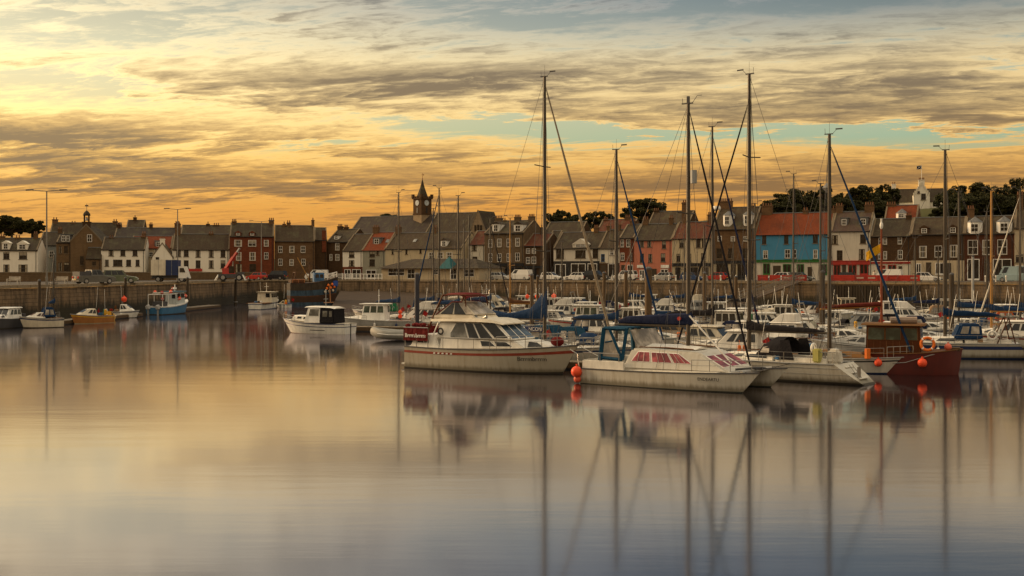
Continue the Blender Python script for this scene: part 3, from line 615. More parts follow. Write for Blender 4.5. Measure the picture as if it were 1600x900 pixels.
house('house', 'tall brown stone house with two big white dormers left of the blue house', 1113, 1179, 358, 325, SBRN, SLATEB, [(1124.5, 369, 377, 6), (1145, 369, 377, 6), (1165, 369, 377, 6), (1124, 388, 404, 8, 'n'), (1142, 388, 404, 8, 'n'), (1163, 388, 404, 8, 'n')], [(1131, 311, 20, 6), (1175, 318, 10, 3)], [(1135, 332, 352, 13, 'bay'), (1166, 331, 351, 13, 'bay')], lower=(408, HCR), shops=[(1120, 1137, 413, 437, 'dark'), (1142, 1150, 413, 437, 'door'), (1153, 1175, 413, 437, 'dark')], fascia=(408, 412, BLACK), depth=10)
house('house', 'bright blue house with orange tiled roof and green shop fascia', 1179, 1298, 366, 334, HBLUE, PANT, [(1194, 367.5, 381, 6.5, 'n'), (1228.5, 367, 380.5, 6.5, 'n'), (1274, 367, 380, 7, 'n'), (1196, 391, 404, 7), (1230.5, 390, 403.5, 7.5), (1241, 390, 403.5, 6), (1274, 390, 404, 6)], [(1199, 318, 16, 4), (1259, 325, 8, 2), (1311, 322, 9, 2)], lower=(409, HWDIM), fascia=(406.5, 410, paint((.03, .15, .03), .6)), shops=[(1193, 1203, 412, 430, 'dark'), (1208, 1220, 415, 432, 'door'), (1224, 1236, 413, 430, 'dark'), (1246, 1256, 413, 430, 'dark'), (1262, 1269, 417, 432, 'door'), (1281, 1292, 413, 430, 'dark')], cm=SBRN)
house('house', 'white harled house with red cafe sign and two dark dormers', 1298.5, 1360, 361, 332, HWDIM, tiles((.085, .055, .045), (.07, .046, .038)), [(1304.5, 367, 381.5, 7.5, 'n'), (1348.5, 366, 380.5, 8, 'n'), (1312, 391, 407, 8, 'n'), (1346.5, 389, 406, 8, 'n')], [(1311, 318, 11, 3), (1371, 316, 14, 4)], [(1317, 340, 353, 10, 'flat'), (1347, 339, 352.5, 12, 'flat')], fascia=(408, 413.5, REDP), shops=[(1303, 1313, 414, 432, 'dark'), (1316, 1322, 414, 434, 'door'), (1326, 1338, 414, 430, 'dark'), (1344, 1356, 410, 430, 'dark')], cm=SBRN)
house('house', 'dark stone house with paired white windows right of the cafe', 1361, 1423, 369, 343, SDRK, SLATE, [(1376, 371, 382, 6), (1383, 371, 382, 5), (1406, 370, 381.5, 6), (1375, 392, 405, 5.5), (1383, 392, 405, 5), (1406.5, 391, 405, 6.5)], [(1420, 333, 8, 3)], lower=(408, HW2), fascia=(410, 412, REDP), shops=[(1371, 1383, 415, 421, 'dark'), (1388, 1400, 414, 424, 'dark'), (1404, 1410, 416, 436, 'door')])
house('house', 'stone house with wallhead dormers and a cream ground floor', 1423, 1507, 366, 341, SDRK, SLATEB, [(1442, 384.5, 402.5, 9.5), (1466, 383.5, 402, 10), (1490, 383, 402, 9.5)], [], [(1444, 352, 374, 12, 'wallhead'), (1489, 351, 373, 12, 'wallhead')], lower=(407, HCRE), shops=[(1432, 1439, 412, 436, 'dark'), (1447, 1455, 410, 436, 'door'), (1462, 1475, 411, 430, 'dark'), (1478, 1486, 411, 436, 'door')])
house('house', 'dark red stone house with white octagonal dormers and tall sash windows', 1507, 1585, 365, 339, stone((.115, .046, .025), (.09, .036, .02), .6, .3), SLATEB, [(1520, 375, 398, 13), (1543, 374.5, 398, 13), (1566, 374, 397.5, 13)], [(1517, 322, 10, 3)], [(1523, 341, 364, 19, 'bay'), (1569, 340, 363, 20, 'bay')], shops=[(1512, 1530, 405, 438, 'dark'), (1538, 1545, 404, 438, 'door'), (1552, 1580, 405, 438, 'dark')], cm=SBRN)
house('house', 'pale rendered house at the far right edge', 1585, 1680, 356, 326, HCRE, SLATEB, [(1591, 399, 410, 10, 'd'), (1620, 370, 385, 10)], [(1594, 300, 9, 3)], shops=[(1587, 1600, 415, 438, 'dark')])
house('house', 'slate-roofed house behind the cream and pink houses', 1010, 1075, 356, 331, SDRK, SLATEB, [], [(1011, 326, 9, 3), (1071, 313, 9, 3)], off=16, depth=9)
house('house', 'dark slate house behind the red roof right of the church', 846, 905, 372, 348, SDRK, SLATE, [], [(870, 352, 6)], off=14)
house('house', 'brick red roofed house behind the narrow white gable', 930, 985, 366, 344, SBRN, PANTD, [], [(947, 340, 7, 3), (981, 336, 8, 3)], off=13)
house('house', 'red roofed house behind the dark stone house at right', 1380, 1432, 352, 322, SBRN, PANT, [], [(1388, 316, 14, 4), (1431, 330, 10, 3)], [(1407, 328, 341, 15, 'bay')], off=14)

# ------------------------------------------------------------------ church, tower, hall with bellcote, pavilion, hill house
CHST = stone((.34, .26, .17), (.29, .22, .14), .7, .34)
house('church', 'church hall with a long purple grey slate roof left of the clock tower', 540, 664, 372, 338.5, SGRY, SLATEP, off=24, depth=13, cat='church')
house('church', 'church nave with dark roof and cream gable right of the clock tower', 660, 742, 372, 333.5, CHST, SLATE, off=20, depth=13, cat='church')
def clock_tower():
    p, rz = online(660, 30); X, Y = PX(660, p.y), p.y; s = 1.55
    r = empty('clock_tower', (X, Y, 0), R(45 - 1.5), 'dark stone church clock tower with two clock faces and pointed spire', 'clock tower')
    zt = PZ(307.5, Y); zs = PZ(281, Y); zl = PZ(335, Y)
    mb().box(-s, s, -s, s, QZ, zl).build('lower_shaft', CHST, r)
    mb().box(-s - .12, s + .12, -s - .12, s + .12, zl - .15, zl + .12).box(-s - .02, s + .02, -s - .02, s + .02, zl + .12, zt - .6).build('belfry_stage', SDRK, r)
    q = mb().box(-s - .25, s + .25, -s - .25, s + .25, zt - .6, zt - .3)
    for sx in (-1, 1):
        for sy in (-1, 1): q.box(sx * (s + .05) - .28, sx * (s + .05) + .28, sy * (s + .05) - .28, sy * (s + .05) + .28, zt - .3, zt + .55)
    for k in (-.6, 0, .6):
        for sg in (-1, 1):
            q.box(k * s - .2, k * s + .2, sg * (s + .05) - .12, sg * (s + .05) + .12, zt - .3, zt + .12); q.box(sg * (s + .05) - .12, sg * (s + .05) + .12, k * s - .2, k * s + .2, zt - .3, zt + .12)
    q.build('parapet', SDRK, r)
    rings = [[(rr * math.cos(R(45 * i + 22.5)), rr * math.sin(R(45 * i + 22.5)), z) for i in range(8)] for rr, z in ((1.5, zt - .3), (1.15, zt + .7), (.62, zt + 2.1), (.10, zs))]
    sp = mb().loft(rings).build('spire', SLATE, r)
    mb().tube([(0, 0, zs - .1), (0, 0, zs + 1.6)], .05, 6).ball((0, 0, zs + .25), .16).box(-.4, .3, -.02, .02, zs + 1.2, zs + 1.26).add([(.25, 0, zs + 1.0), (.6, 0, zs + 1.23), (.25, 0, zs + 1.46), (.25, .03, zs + 1.23)], [(0, 1, 2), (0, 1, 3), (1, 2, 3), (0, 2, 3)]).build('weathervane', paint((.3, .12, .05), .5), sp)
    zc = PZ(317.5, Y); CF = paint((.46, .52, .56), .5)
    for ax in ('x', 'y'):
        c = [(.68 * math.cos(R(15 * i)), .68 * math.sin(R(15 * i))) for i in range(24)]; q = mb(); t = mb(); d0, d1 = -s - .10, -s - .02
        f = (lambda a, h, d: (a, d, h)) if ax == 'y' else (lambda a, h, d: (d, -a, h))
        q.loft([[f(a, zc + h, d) for a, h in c] for d in (d1, d0)]); o = q.build('clock_face', CF, r)
        for i in range(12):
            a = R(30 * i); t.slab([f(math.sin(a + k) * rr, zc + math.cos(a + k) * rr, d0 - .012) for k, rr in ((-.05, .5), (.05, .5), (.04, .62), (-.04, .62))], .01)
        for a, ln in ((R(250), .36), (R(20), .54)):
            u = (math.sin(a), math.cos(a)); w = (u[1] * .035, -u[0] * .035); t.slab([f(*p, d0 - .02) for p in ((w[0], zc + w[1]), (u[0] * ln, zc + u[1] * ln), (-w[0], zc - w[1]))], .01)
        t.build('clock_hands', BLACK, o)
        q = mb()
        for z0 in (zc - 2.4,): q.slab([f(a, h, -s - .05) for a, h in ((-.25, z0), (.25, z0), (.25, z0 + 1.1), (0, z0 + 1.4), (-.25, z0 + 1.1))], .03)
        q.build('louvre', BLACK, r)
clock_tower()
def gable_hall(label, x0, x1, apex, eave, wall, roof, off, depth, wins, name='gabled_house', cat='house', bell=False, left=None, chim=None, base=QZ - .1, crow=False):
    A, rz = online(x0, off, left); B, _ = online(x1, off, left); L = (B - A).length; d = (B - A).normalized(); Ym = (A.y + B.y) / 2
    r = empty(name, (A.x, A.y, 0), rz, label, cat); ze, za = PZ(eave, Ym), PZ(apex, Ym)
    mb().add([(0, 0, base), (L, 0, base), (L, 0, ze), (L / 2, 0, za), (0, 0, ze), (0, depth, base), (L, depth, base), (L, depth, ze), (L / 2, depth, za), (0, depth, ze)], [(0, 1, 2, 3, 4), (5, 6, 7, 8, 9), (0, 5, 9, 4), (1, 6, 7, 2)]).build('wall', wall, r)
    q = mb()
    for s in (0, 1):
        f = (lambda x: x) if s == 0 else (lambda x: L - x)
        p = [(f(-.2), ze - .15), (f(L / 2), za + .02), (f(L / 2), za + .2), (f(-.2), ze + .05)]
        q.add([(x, .25, z) for x, z in p] + [(x, depth, z) for x, z in p], [(0, 1, 2, 3), (7, 6, 5, 4), (0, 4, 5, 1), (1, 5, 6, 2), (2, 6, 7, 3), (3, 7, 4, 0)])
    q.build('roof', roof, r)
    q = mb()
    if crow:
        n = 7
        for i in range(n):
            for s in (0, 1):
                xa, xb = L / 2 * i / n, L / 2 * (i + 1) / n; z = ze + (za - ze) * (i + 1) / n + .12
                if s: xa, xb = L - xb, L - xa
                q.box(xa, xb, -.03, .28, z - (za - ze) / n - .4, z)
    else:
        for s in (0, 1):
            f = (lambda x: x) if s == 0 else (lambda x: L - x)
            p = [(f(-.1), ze - .1), (f(L / 2), za), (f(L / 2), za + .35), (f(-.1), ze + .25)]
            q.add([(x, -.06, z) for x, z in p] + [(x, .24, z) for x, z in p], [(0, 1, 2, 3), (7, 6, 5, 4), (0, 4, 5, 1), (1, 5, 6, 2), (2, 6, 7, 3), (3, 7, 4, 0)])
    q.build('gable_coping', wall if crow else SILL, r)
    for px, t, bt, ww, st in wins:
        p, _ = online(px, off, left); u = (p - A).dot(d); w = max(.5, round(ww * p.y / FPX, 1)); z1, z0 = PZ(t, p.y), PZ(bt, p.y)
        a_, f_, s_ = window_meshes(w, z1 - z0, st); g = link('window', a_, r, (u - w / 2, -.125, z0)); link('frame', f_, g); link('sill', s_, g, (0, .1, 0))
    if chim: chimney(r, L / 2, .45, za - .6, PZ(chim, Ym), 1.0, wall, 3)
    if bell:
        zb = za + .1; x = L / 2; bc = mb().box(x - .75, x + .75, .1, 1.3, zb - .6, zb + .5).box(x - .9, x + .9, 0, 1.4, zb + .5, zb + .68)
        for sx in (-.55, .35): bc.box(x + sx, x + sx + .2, .2, .4, zb + .68, zb + 2.0).box(x + sx, x + sx + .2, 1.0, 1.2, zb + .68, zb + 2.0)
        bo = bc.build('bellcote', SDRK, r)
        mb().loft([[(x + rr * math.cos(R(45 * i)), .7 + rr * math.sin(R(45 * i)), z) for i in range(8)] for rr, z in ((.8, zb + 2.0), (.72, zb + 2.4), (.4, zb + 2.85), (.06, zb + 3.1))]).build('cupola', SLATE, bo)
        mb().tube([(x, .7, zb + .9), (x, .7, zb + 1.2), (x, .7, zb + 1.6), (x, .7, zb + 1.75)], [.3, .24, .18, .02], 10).build('bell', STEEL, bo)
        mb().tube([(x, .7, zb + 3.0), (x, .7, zb + 4.6)], .05, 6).box(x - .35, x + .35, .69, .71, zb + 4.0, zb + 4.25).build('weathervane', BLACK, bo)
    return r
gable_hall('brown stone hall with a bellcote on its gable left of centre', 110, 159, 352, 378, SOLD, SLATE, 2, 16, [(140, 366, 378, 7, 'w'), (128, 400, 414, 5, 'n'), (150, 390, 400, 5, 'n')], 'bellcote_hall', 'hall', True)
gable_hall('little white gabled cottage with a chimney beside the box truck', 238, 269, 381, 402, HW, SLATE, -1.5, 7, [(246, 402, 412, 5, 'd')], chim=373, left=True)
gable_hall('cream church gable with triple dark window above the red roof', 735, 758, 330, 362, CHST, SLATE, 17, 8, [(743, 352, 361, 3, 'n'), (747.5, 351, 361, 3, 'n'), (752, 352, 361, 3, 'n')], 'church_gable', 'church')
# white house with crow-stepped gable on the hill
def hill_house():
    Y = 262.; Xc = PX(1440, Y); r = empty('hill_house', (Xc, Y, 0), R(-16), 'white hill house with a stepped gable and a flagpole above the town', 'house')
    w = 23 * Y / FPX / .95; zb = hill(Xc, Y) - 4; ze = PZ(305, Y); za = PZ(286, Y)
    mb().add([(-w / 2, 0, zb), (w / 2, 0, zb), (w / 2, 0, ze), (0, 0, za), (-w / 2, 0, ze), (-w / 2, 8, zb), (w / 2, 8, zb), (w / 2, 8, ze), (0, 8, za), (-w / 2, 8, ze)], [(0, 1, 2, 3, 4), (5, 6, 7, 8, 9), (0, 5, 9, 4), (1, 6, 7, 2), (4, 3, 8, 9), (3, 2, 7, 8)]).build('wall', HW, r)
    q = mb()
    for i in range(6):
        for s in (-1, 1): xa, xb = s * w / 2 * (1 - i / 6), s * w / 2 * (1 - (i + 1) / 6); z = ze + (za - ze) * (i + 1) / 6 + .15; q.box(min(xa, xb), max(xa, xb), -.04, .35, z - .9, z)
    q.build('stepped_gable', HW2, r)
    x0 = PX(1397, Y) - Xc; x1 = PX(1476, Y) - Xc; zr = PZ(295, Y + 6); zw = PZ(316, Y + 2)
    mb().box(x0, -w / 2, 2, 9, zb, zw).box(w / 2, x1, 2, 9, zb, zw).build('wing', HW, r)
    mb().add([(x0 - .2, 1.8, zw), (x0 - .2, 9.2, zw), (x0 + .2, 5.5, zr), (x1 + .2, 1.8, zw), (x1 + .2, 9.2, zw), (x1 - .2, 5.5, zr)], [(0, 3, 5, 2), (1, 2, 5, 4), (0, 2, 1), (3, 4, 5), (0, 1, 4, 3)]).build('roof', SLATE, r)
    chimney(r, 0, .5, za - .8, PZ(280, Y) - .1, 1.3, HW, 4); chimney(r, x0 + .5, 5.5, zr - 1, PZ(284, Y), .9, HW, 2)
    put_window(r, -.1, PZ(312, Y), 1.0, 1.4, 'd', -.11); put_window(r, -.9, PZ(302, Y), .5, .5, 'd', -.11); put_window(r, x0 + 2.4, zb + 3.4 if zb + 4 < zw else zw - 1.8, .9, 1.3, 'd', 1.88); put_window(r, x1 - 1.9, zw - 1.9, .8, 1.2, 'd', 1.88)
    f = empty('flag', (PX(1440, Y + 4), Y + 4, 0), 0, 'small dark flag with a white cross on the hill house pole', 'flag'); zt = PZ(258, Y + 4)
    mb().tube([(0, 0, za - .5), (0, 0, zt)], .05, 6).build('flagpole', WHITE, f)
    g = mb(); vs = [(-.02 - i * .22, .06 * math.sin(i * 1.3), zt - .05 - j * .28 - .03 * i) for j in range(4) for i in range(6)]
    g.add(vs, [(j * 6 + i, j * 6 + i + 1, j * 6 + i + 7, j * 6 + i + 6) for j in range(3) for i in range(5)]); fl = g.build('flag_cloth', NAVYC, f)
    mb().slab([(-.05, -.08, zt - .1), (-.15, -.08, zt - .1), (-1.1, -.1, zt - .95), (-1.0, -.1, zt - .95)], .01).slab([(-1.1, -.1, zt - .2), (-1.0, -.1, zt - .2), (-.05, -.08, zt - .85), (-.15, -.08, zt - .85)], .01).build('cross', WHITE, fl)
hill_house()
def pavilion():
    A = onq(596, 1.5); B = onq(748, 1.5); d = (B - A).normalized(); L = (B - A).length; rz = math.atan2(d.y, d.x); Ym = (A.y + B.y) / 2
    r = empty('pavilion', (A.x, A.y, 0), rz, 'low cream quayside pavilion with a hipped roof and teal pyramid', 'pavilion')
    ze = PZ(418.5, Ym); zr = PZ(404.5, Ym + 4); D = 9
    holes = []
    for x0, x1, a, c in ((1.6, 5.5, QZ + .75, ze - .15), (6.2, 8.0, QZ + .2, ze - .2), (12.3, 13.4, QZ + 1.0, ze - .3), (16.2, 17.6, QZ + .1, ze - .2), (L - 3.2, L - 1.0, QZ + .6, ze - .3)): holes.append((x0, a, x1, c))
    q = mb(); wall_front(q, L, QZ, ze, holes); q.quad((0, 0, QZ), (0, D, QZ), (0, D, ze), (0, 0, ze)); q.quad((L, 0, QZ), (L, D, QZ), (L, D, ze), (L, 0, ze)); q.quad((0, D, QZ), (L, D, QZ), (L, D, ze), (0, D, ze)); q.build('wall', HCRE, r)
    for h in holes: put_window(r, h[0], h[1], h[2] - h[0], h[3] - h[1], 'w', sill=False)
    mb().add([(-.9, -.9, ze - .1), (L + .5, -.9, ze - .1), (L + .5, D + .6, ze - .1), (-.9, D + .6, ze - .1), (4.2, D / 2, zr), (L - 3.5, D / 2, zr)], [(0, 1, 5, 4), (1, 2, 5), (2, 3, 4, 5), (3, 0, 4), (0, 3, 2, 1)]).build('roof', SLATE, r)
    u = (onq(700, 1.5) - A).length; w = 12 * Ym / FPX; za = PZ(400.5, Ym); TEAL = paint((.012, .10, .115), .7)
    tp = mb().add([(u - w, -1.3, ze - .15), (u + w, -1.3, ze - .15), (u + w, 2.2, ze - .15), (u - w, 2.2, ze - .15), (u, .5, za)], [(0, 1, 4), (1, 2, 4), (2, 3, 4), (3, 0, 4), (0, 3, 2, 1)]).build('teal_pyramid_roof', TEAL, r)
    mb().tube([(u - w + .2, -1.1, QZ), (u - w + .2, -1.1, ze)], .08).tube([(u + w - .2, -1.1, QZ), (u + w - .2, -1.1, ze)], .08).build('porch_posts', WHITE, r)
pavilion()

# ------------------------------------------------------------------ trees
def leaf_mat():
    m, n, b = newmat('foliage'); o = objco(n)
    f = n.noise(o, .7, 4, .6); g = n.noise(o, 5, 2, .5)
    n.sock(b.inputs['Base Color'], n.mix(n.add(n.mul(f, .7), n.mul(g, .3)), (.012, .014, .004), (.05, .048, .013)))
    b.inputs['Roughness'].default_value = .7; b.inputs['Specular IOR Level'].default_value = .1
    return m
LEAF = leaf_mat(); BARK = wood((.06, .045, .03), 'z')
def tree(label, px, top, base, wpx, Y, seed, n=5200, name='broadleaf_tree', flat=1.0):
    rg = random.Random(seed); X = PX(px, Y); zt, zb = PZ(top, Y), PZ(base, Y); w = wpx * 1.22 * Y / FPX / 2; z0 = min(hill(X, Y), zb) - .5; H = zt - zb
    r = empty(name, (X, Y, z0), 0, label, 'tree', 'trees behind the town'); h0 = zb - z0
    tr = mb(); tr.tube([(0, 0, 0), (.1, 0, h0 * .6 + .3), (0, .1, h0 + H * .35), (.1, 0, h0 + H * .6)], [.45, .38, .28, .12], 8)
    lobes = []
    for i in range(64):
        while True:
            q = Vector((rg.uniform(-1, 1), rg.uniform(-1, 1), rg.uniform(-1, 1)))
            if .15 < q.length < 1: break
        kk = 1 if q.z < .2 else 1 - .25 * (q.z - .2)
        lobes.append((q.x * w * .84 * kk, q.y * w * .6 * kk, h0 + H * (.46 + .42 * q.z), w * rg.uniform(.08, .21), H * rg.uniform(.05, .11)))
    for lx, ly, lz, lr, lh in lobes: tr.tube([(0, 0, h0 + H * .12), (lx * .5, ly * .5, (h0 + H * .15 + lz) / 2), (lx, ly, lz)], [.18, .12, .04], 5)
    tr.build('trunk', BARK, r)
    c = mb(); vs = c.v; fs = c.f
    for i in range(n):
        lx, ly, lz, lr, lh = lobes[rg.randrange(len(lobes))]
        u = Vector((rg.gauss(0, 1), rg.gauss(0, 1), rg.gauss(0, 1))).normalized() * rg.uniform(.35, 1.05) ** .6
        p = Vector((lx + u.x * lr, ly + u.y * lr, lz + u.z * lh * flat)); s = rg.uniform(.13, .30)
        a = Vector((rg.gauss(0, 1), rg.gauss(0, 1), rg.gauss(0, 1))).normalized(); bb = a.orthogonal().normalized(); k = len(vs)
        vs += [tuple(p + a * s), tuple(p + bb * s * .7), tuple(p - a * s), tuple(p - bb * s * .7)]; fs.append((k, k + 1, k + 2, k + 3))
    me = bpy.data.meshes.new('crown'); me.from_pydata(vs, [], fs); me.materials.append(LEAF); link('crown', me, r)
for i, t in enumerate([
    ('round dark tree behind the houses at the far left', 18, 331, 368, 70, 285), ('smaller dark tree right of the leftmost tree', 50, 340, 366, 40, 290),
    ('small dark treetop peeping over the church roof', 606, 333, 350, 36, 300), ('broad leafy tree left of the yellow-lit gap above the white shop house', 878, 324, 368, 62, 262),
    ('rounded leafy tree between the two larger trees at centre', 934, 327, 362, 52, 262), ('spreading tree with a ragged crown above the pink house', 1008, 305, 352, 74, 258),
    ('wide dark tree above the left half of the blue house roof', 1238, 288, 345, 92, 238), ('dark tree above the right end of the blue house roof', 1290, 287, 342, 60, 240),
    ('dark tree with gaps above the white cafe house', 1345, 285, 335, 62, 240), ('leafy tree left of the white hill house', 1384, 283, 335, 46, 246), ('low dark tree in front of the hill house', 1476, 321, 346, 44, 236),
    ('dark tree just right of the white hill house', 1492, 281, 340, 56, 250), ('tall dark tree above the octagonal dormers', 1545, 275, 340, 74, 246), ('tall dark tree at the far right edge', 1592, 270, 340, 62, 244), ('bushy tree low on the hillside at right', 1520, 300, 342, 80, 238), ('dark tree low behind the blue house roof', 1262, 305, 345, 100, 236), ('dark bushy tree low behind the left end of the blue house roof', 1215, 303, 350, 70, 232), ('dark bushy tree low behind the cafe chimneys', 1322, 305, 345, 70, 234), ('low dark tree below the leafy tree left of the hill house', 1372, 306, 345, 64, 236), ('dark tree mass right of the hill house roof', 1500, 296, 345, 80, 244), ('dark tree low behind the octagonal dormers', 1560, 296, 345, 84, 238), ('dark tree low at the right edge', 1604, 296, 345, 70, 236)]):
    tree(*t, seed=40 + i, n=8500)

# ------------------------------------------------------------------ quay furniture and vehicles
LAMPM = paint((.22, .21, .19), .5, .3)
def lamp(label, px, top, Y, arm):
    X = PX(px, Y); zt = PZ(top, Y); r = empty('street_lamp', (X, Y, QZ), 0, label, 'street lamp', 'double armed quay lamps'); h = zt - QZ
    mb().tube([(0, 0, 0), (0, 0, .9), (0, 0, .95), (0, 0, h)], [.16, .16, .11, .07], 8).build('post', LAMPM, r)
    mb().tube([(-arm, 0, h + .12), (0, 0, h - .02), (arm, 0, h + .15)], .05, 6).build('arm', LAMPM, r)
    for s in (-1, 1): mb().hexa([(s * arm - .45, -.16, h + .04), (s * arm + .45, -.16, h + .1), (s * arm + .45, .16, h + .1), (s * arm - .45, .16, h + .04)], [(s * arm - .4, -.12, h + .18), (s * arm + .35, -.12, h + .2), (s * arm + .35, .12, h + .2), (s * arm - .4, .12, h + .18)]).build('lamp_head', DKGREY, r)
lamp('tall double armed street lamp on the quay at the far left', 73, 298.5, 129, 1.9)
lamp('double armed street lamp beside the box truck', 277.5, 327, 180, 1.7)
lamp('double armed street lamp in front of the red sandstone house', 408.5, 346, 226, 2.0)
def bench(label, px, Y, rz):
    r = empty('bench', (PX(px, Y), Y, QZ), rz, label, 'bench', 'benches on the quay'); m = paint((.55, .50, .42), .7)
    for i in range(3): mb().box(-.9, .9, -.25 + i * .16, -.12 + i * .16, .42, .46).build('seat_slat', m, r)
    for i in range(3): mb().box(-.9, .9, .25, .29, .52 + i * .15, .63 + i * .15).build('back_slat', m, r)
    for s in (-.8, .8): mb().box(s - .05, s + .05, -.25, -.17, 0, .42).box(s - .05, s + .05, .2, .28, 0, .95).box(s - .05, s + .05, -.28, .25, .60, .66).box(s - .05, s + .05, -.28, -.2, .42, .62).build('end_frame', m, r)
bench('pale wooden bench on the quay at the far left', 21, 140, R(-20)); bench('pale wooden bench right of the tall left lamp', 95, 141, R(-20))
def low_wall():
    a, c = Vector((-86, 148)), Vector((-53, 240)); L = (c - a).length; r = empty('parapet_wall', (a.x, a.y, QZ), math.atan2(c.y - a.y, c.x - a.x), 'low brown stone wall along the left quay behind the parked vehicles', 'wall')
    mb().box(0, L, 0, .5, -.1, 1.38).build('wall_body', SOLD, r); k = int(L / 1.1)
    me = mb().box(.01, 1.08, -.06, .56, 1.38, 1.5).mesh('coping_stone', COPE)
    for i in range(k): link('coping_stone', me, r, (i * 1.1, 0, rnd.uniform(-.015, .02)))
low_wall()
TYRE = RUBBER; RIM = paint((.35, .35, .35), .4, .6); LAMPR = paint((.5, .02, .015), .3, vary=.05); LAMPW = paint((.8, .78, .7), .2, vary=.05)
def wheel(parent, x, y, r=.32):
    t = mb().tube([(x, y - .1, r), (x, y + .1, r)], r, 14).build('wheel', TYRE, parent, True); mb().tube([(x, y - .112, r), (x, y + .112, r)], r * .62, 10).build('rim', RIM, t)
def car(label, loc, rz, paintm, kind='hatch', cat='car', group='vehicles parked on the quay'):
    r = empty({'hatch': 'parked_car', 'suv': 'parked_car', 'pickup': 'pickup_truck', 'van': 'parked_van', 'camper': 'camper_van'}[kind], (loc[0], loc[1], QZ + .004), rz, label, cat, group)
    Lh, Hb, Ht, W_ = {'hatch': (4.1, .85, 1.46, .86), 'suv': (4.6, 1.0, 1.75, .92), 'pickup': (5.2, 1.05, 1.78, .92), 'van': (4.7, 1.1, 1.95, .9), 'camper': (5.4, 1.15, 2.35, 1.0)}[kind]
    l = Lh / 2
    side = [(-l, .28), (-l + .05, Hb - .08), (-l + .15, Hb)] + [(l * .35, Hb), (l - .35, Hb - .14), (l - .05, Hb - .3), (l, .3), (l - .5, .22), (-l + .4, .22)]
    q = mb(); ring = lambda y, ins: [(x * (1 - ins * .02), y, z - (ins * .03 if z > .5 else 0)) for x, z in side]
    q.loft([ring(-W_, 1), ring(-W_ + .1, 0), ring(W_ - .1, 0), ring(W_, 1)]); q.build('body', paintm, r, True)
    x0, x1, f0, f1 = {'hatch': (-l + .1, l * .42, .35, .75), 'suv': (-l + .1, l * .40, .25, .6), 'pickup': (-l * .35, l * .40, .15, .6), 'van': (-l + .06, l * .62, .06, .75), 'camper': (-l + .06, l * .8, .04, .6)}[kind]
    wt_ = W_ - .18; base = [(x0, -W_ + .06, Hb - .03), (x1, -W_ + .06, Hb - .03), (x1, W_ - .06, Hb - .03), (x0, W_ - .06, Hb - .03)]; top = [(x0 + f0, -wt_, Ht), (x1 - f1, -wt_, Ht), (x1 - f1, wt_, Ht), (x0 + f0, wt_, Ht)]
    cab = mb().hexa(base, top).build('cabin', paintm, r)
    def face(i, j, u0, u1, v0, v1, nm='window'):
        a, b_, c, d_ = [Vector(p) for p in (base[i], base[j], top[j], top[i])]; P = lambda u, v: (a.lerp(b_, u)).lerp(d_.lerp(c, u), v)
        cc = Vector((0, 0, Ht * .7)); pts = [P(u0, v0), P(u1, v0), P(u1, v1), P(u0, v1)]; nrm = (pts[1] - pts[0]).cross(pts[2] - pts[0])
        if nrm.dot(sum(pts, Vector()) / 4 - Vector(((x0 + x1) / 2, 0, Hb))) < 0: pts = pts[::-1]
        mb().slab(pts, .012).build(nm, GLASS, cab)
    for i, j in ((0, 1), (2, 3)):
        fl = (lambda u: u) if i == 0 else (lambda u: 1 - u)
        for u0, u1 in ({'van': [(.72, .93)], 'camper': [(.15, .4), (.8, .94)], 'pickup': [(.1, .46), (.52, .92)]}.get(kind, [(.08, .36), (.40, .64), (.67, .93)])):
            a, b_ = sorted((fl(u0), fl(u1))); face(i, j, a, b_, .18, .9)
    face(1, 2, .06, .94, .12, .93, 'windscreen'); 
    if kind != 'van': face(3, 0, .08, .92, .2, .9, 'rear_window')
    if kind == 'pickup': mb().box(-l + .12, x0 - .05, -W_ + .12, W_ - .12, Hb - .02, Hb + .5).build('load_cover', DKGREY, r)
    for sx in (-l * .62, l * .62):
        for sy in (-W_ + .1, W_ - .1): wheel(r, sx, sy, .36 if kind in ('suv', 'pickup', 'camper') else .31)
    for sy in (-.62, .62):
        mb().box(-l - .015, -l + .06, sy - .12, sy + .12, Hb - .35, Hb - .1).build('tail_light', LAMPR, r); mb().box(l - .12, l + .012, sy - .16, sy + .16, .48, .64).build('headlight', LAMPW, r)
    mb().box(-l - .03, -l + .1, -W_ + .08, W_ - .08, .3, .48).box(l - .1, l + .03, -W_ + .08, W_ - .08, .27, .45).build('bumper', DKGREY, r)
    mb().box(-l - .045, -l - .03, -.26, .26, .5, .61).build('number_plate', YELLOWP, r)
    return r
SILV = paint((.42, .42, .40), .25, .3, .1); CARW = paint((.72, .71, .68), .25, 0, .08); CARR = paint((.38, .03, .02), .25, 0, .08); CARD = paint((.03, .03, .032), .25, 0, .08); CARG = paint((.10, .11, .10), .25, 0, .08); CARB = paint((.30, .40, .42), .3, 0, .08)
car('dark grey pickup truck with a covered bed seen from behind on the left quay', (PX(147, 144), 144), R(52), paint((.13, .13, .12), .3, .2, .15), 'pickup', 'pickup')
car('green and cream estate car with a pale roof right of the dark pickup', (PX(188, 154), 154), R(14), paint((.12, .14, .09), .3), 'suv')
car('small red car parked by the mobile crane', (PX(401, 214), 214), R(150), CARR, 'hatch')
car('dark off-road car parked beside the small red car', (PX(430, 217), 217), R(165), CARD, 'suv')
car('white panel van parked behind the trawler', (PX(495, 233), 233), R(180), CARW, 'van', 'van')
p = onq(588, 8)
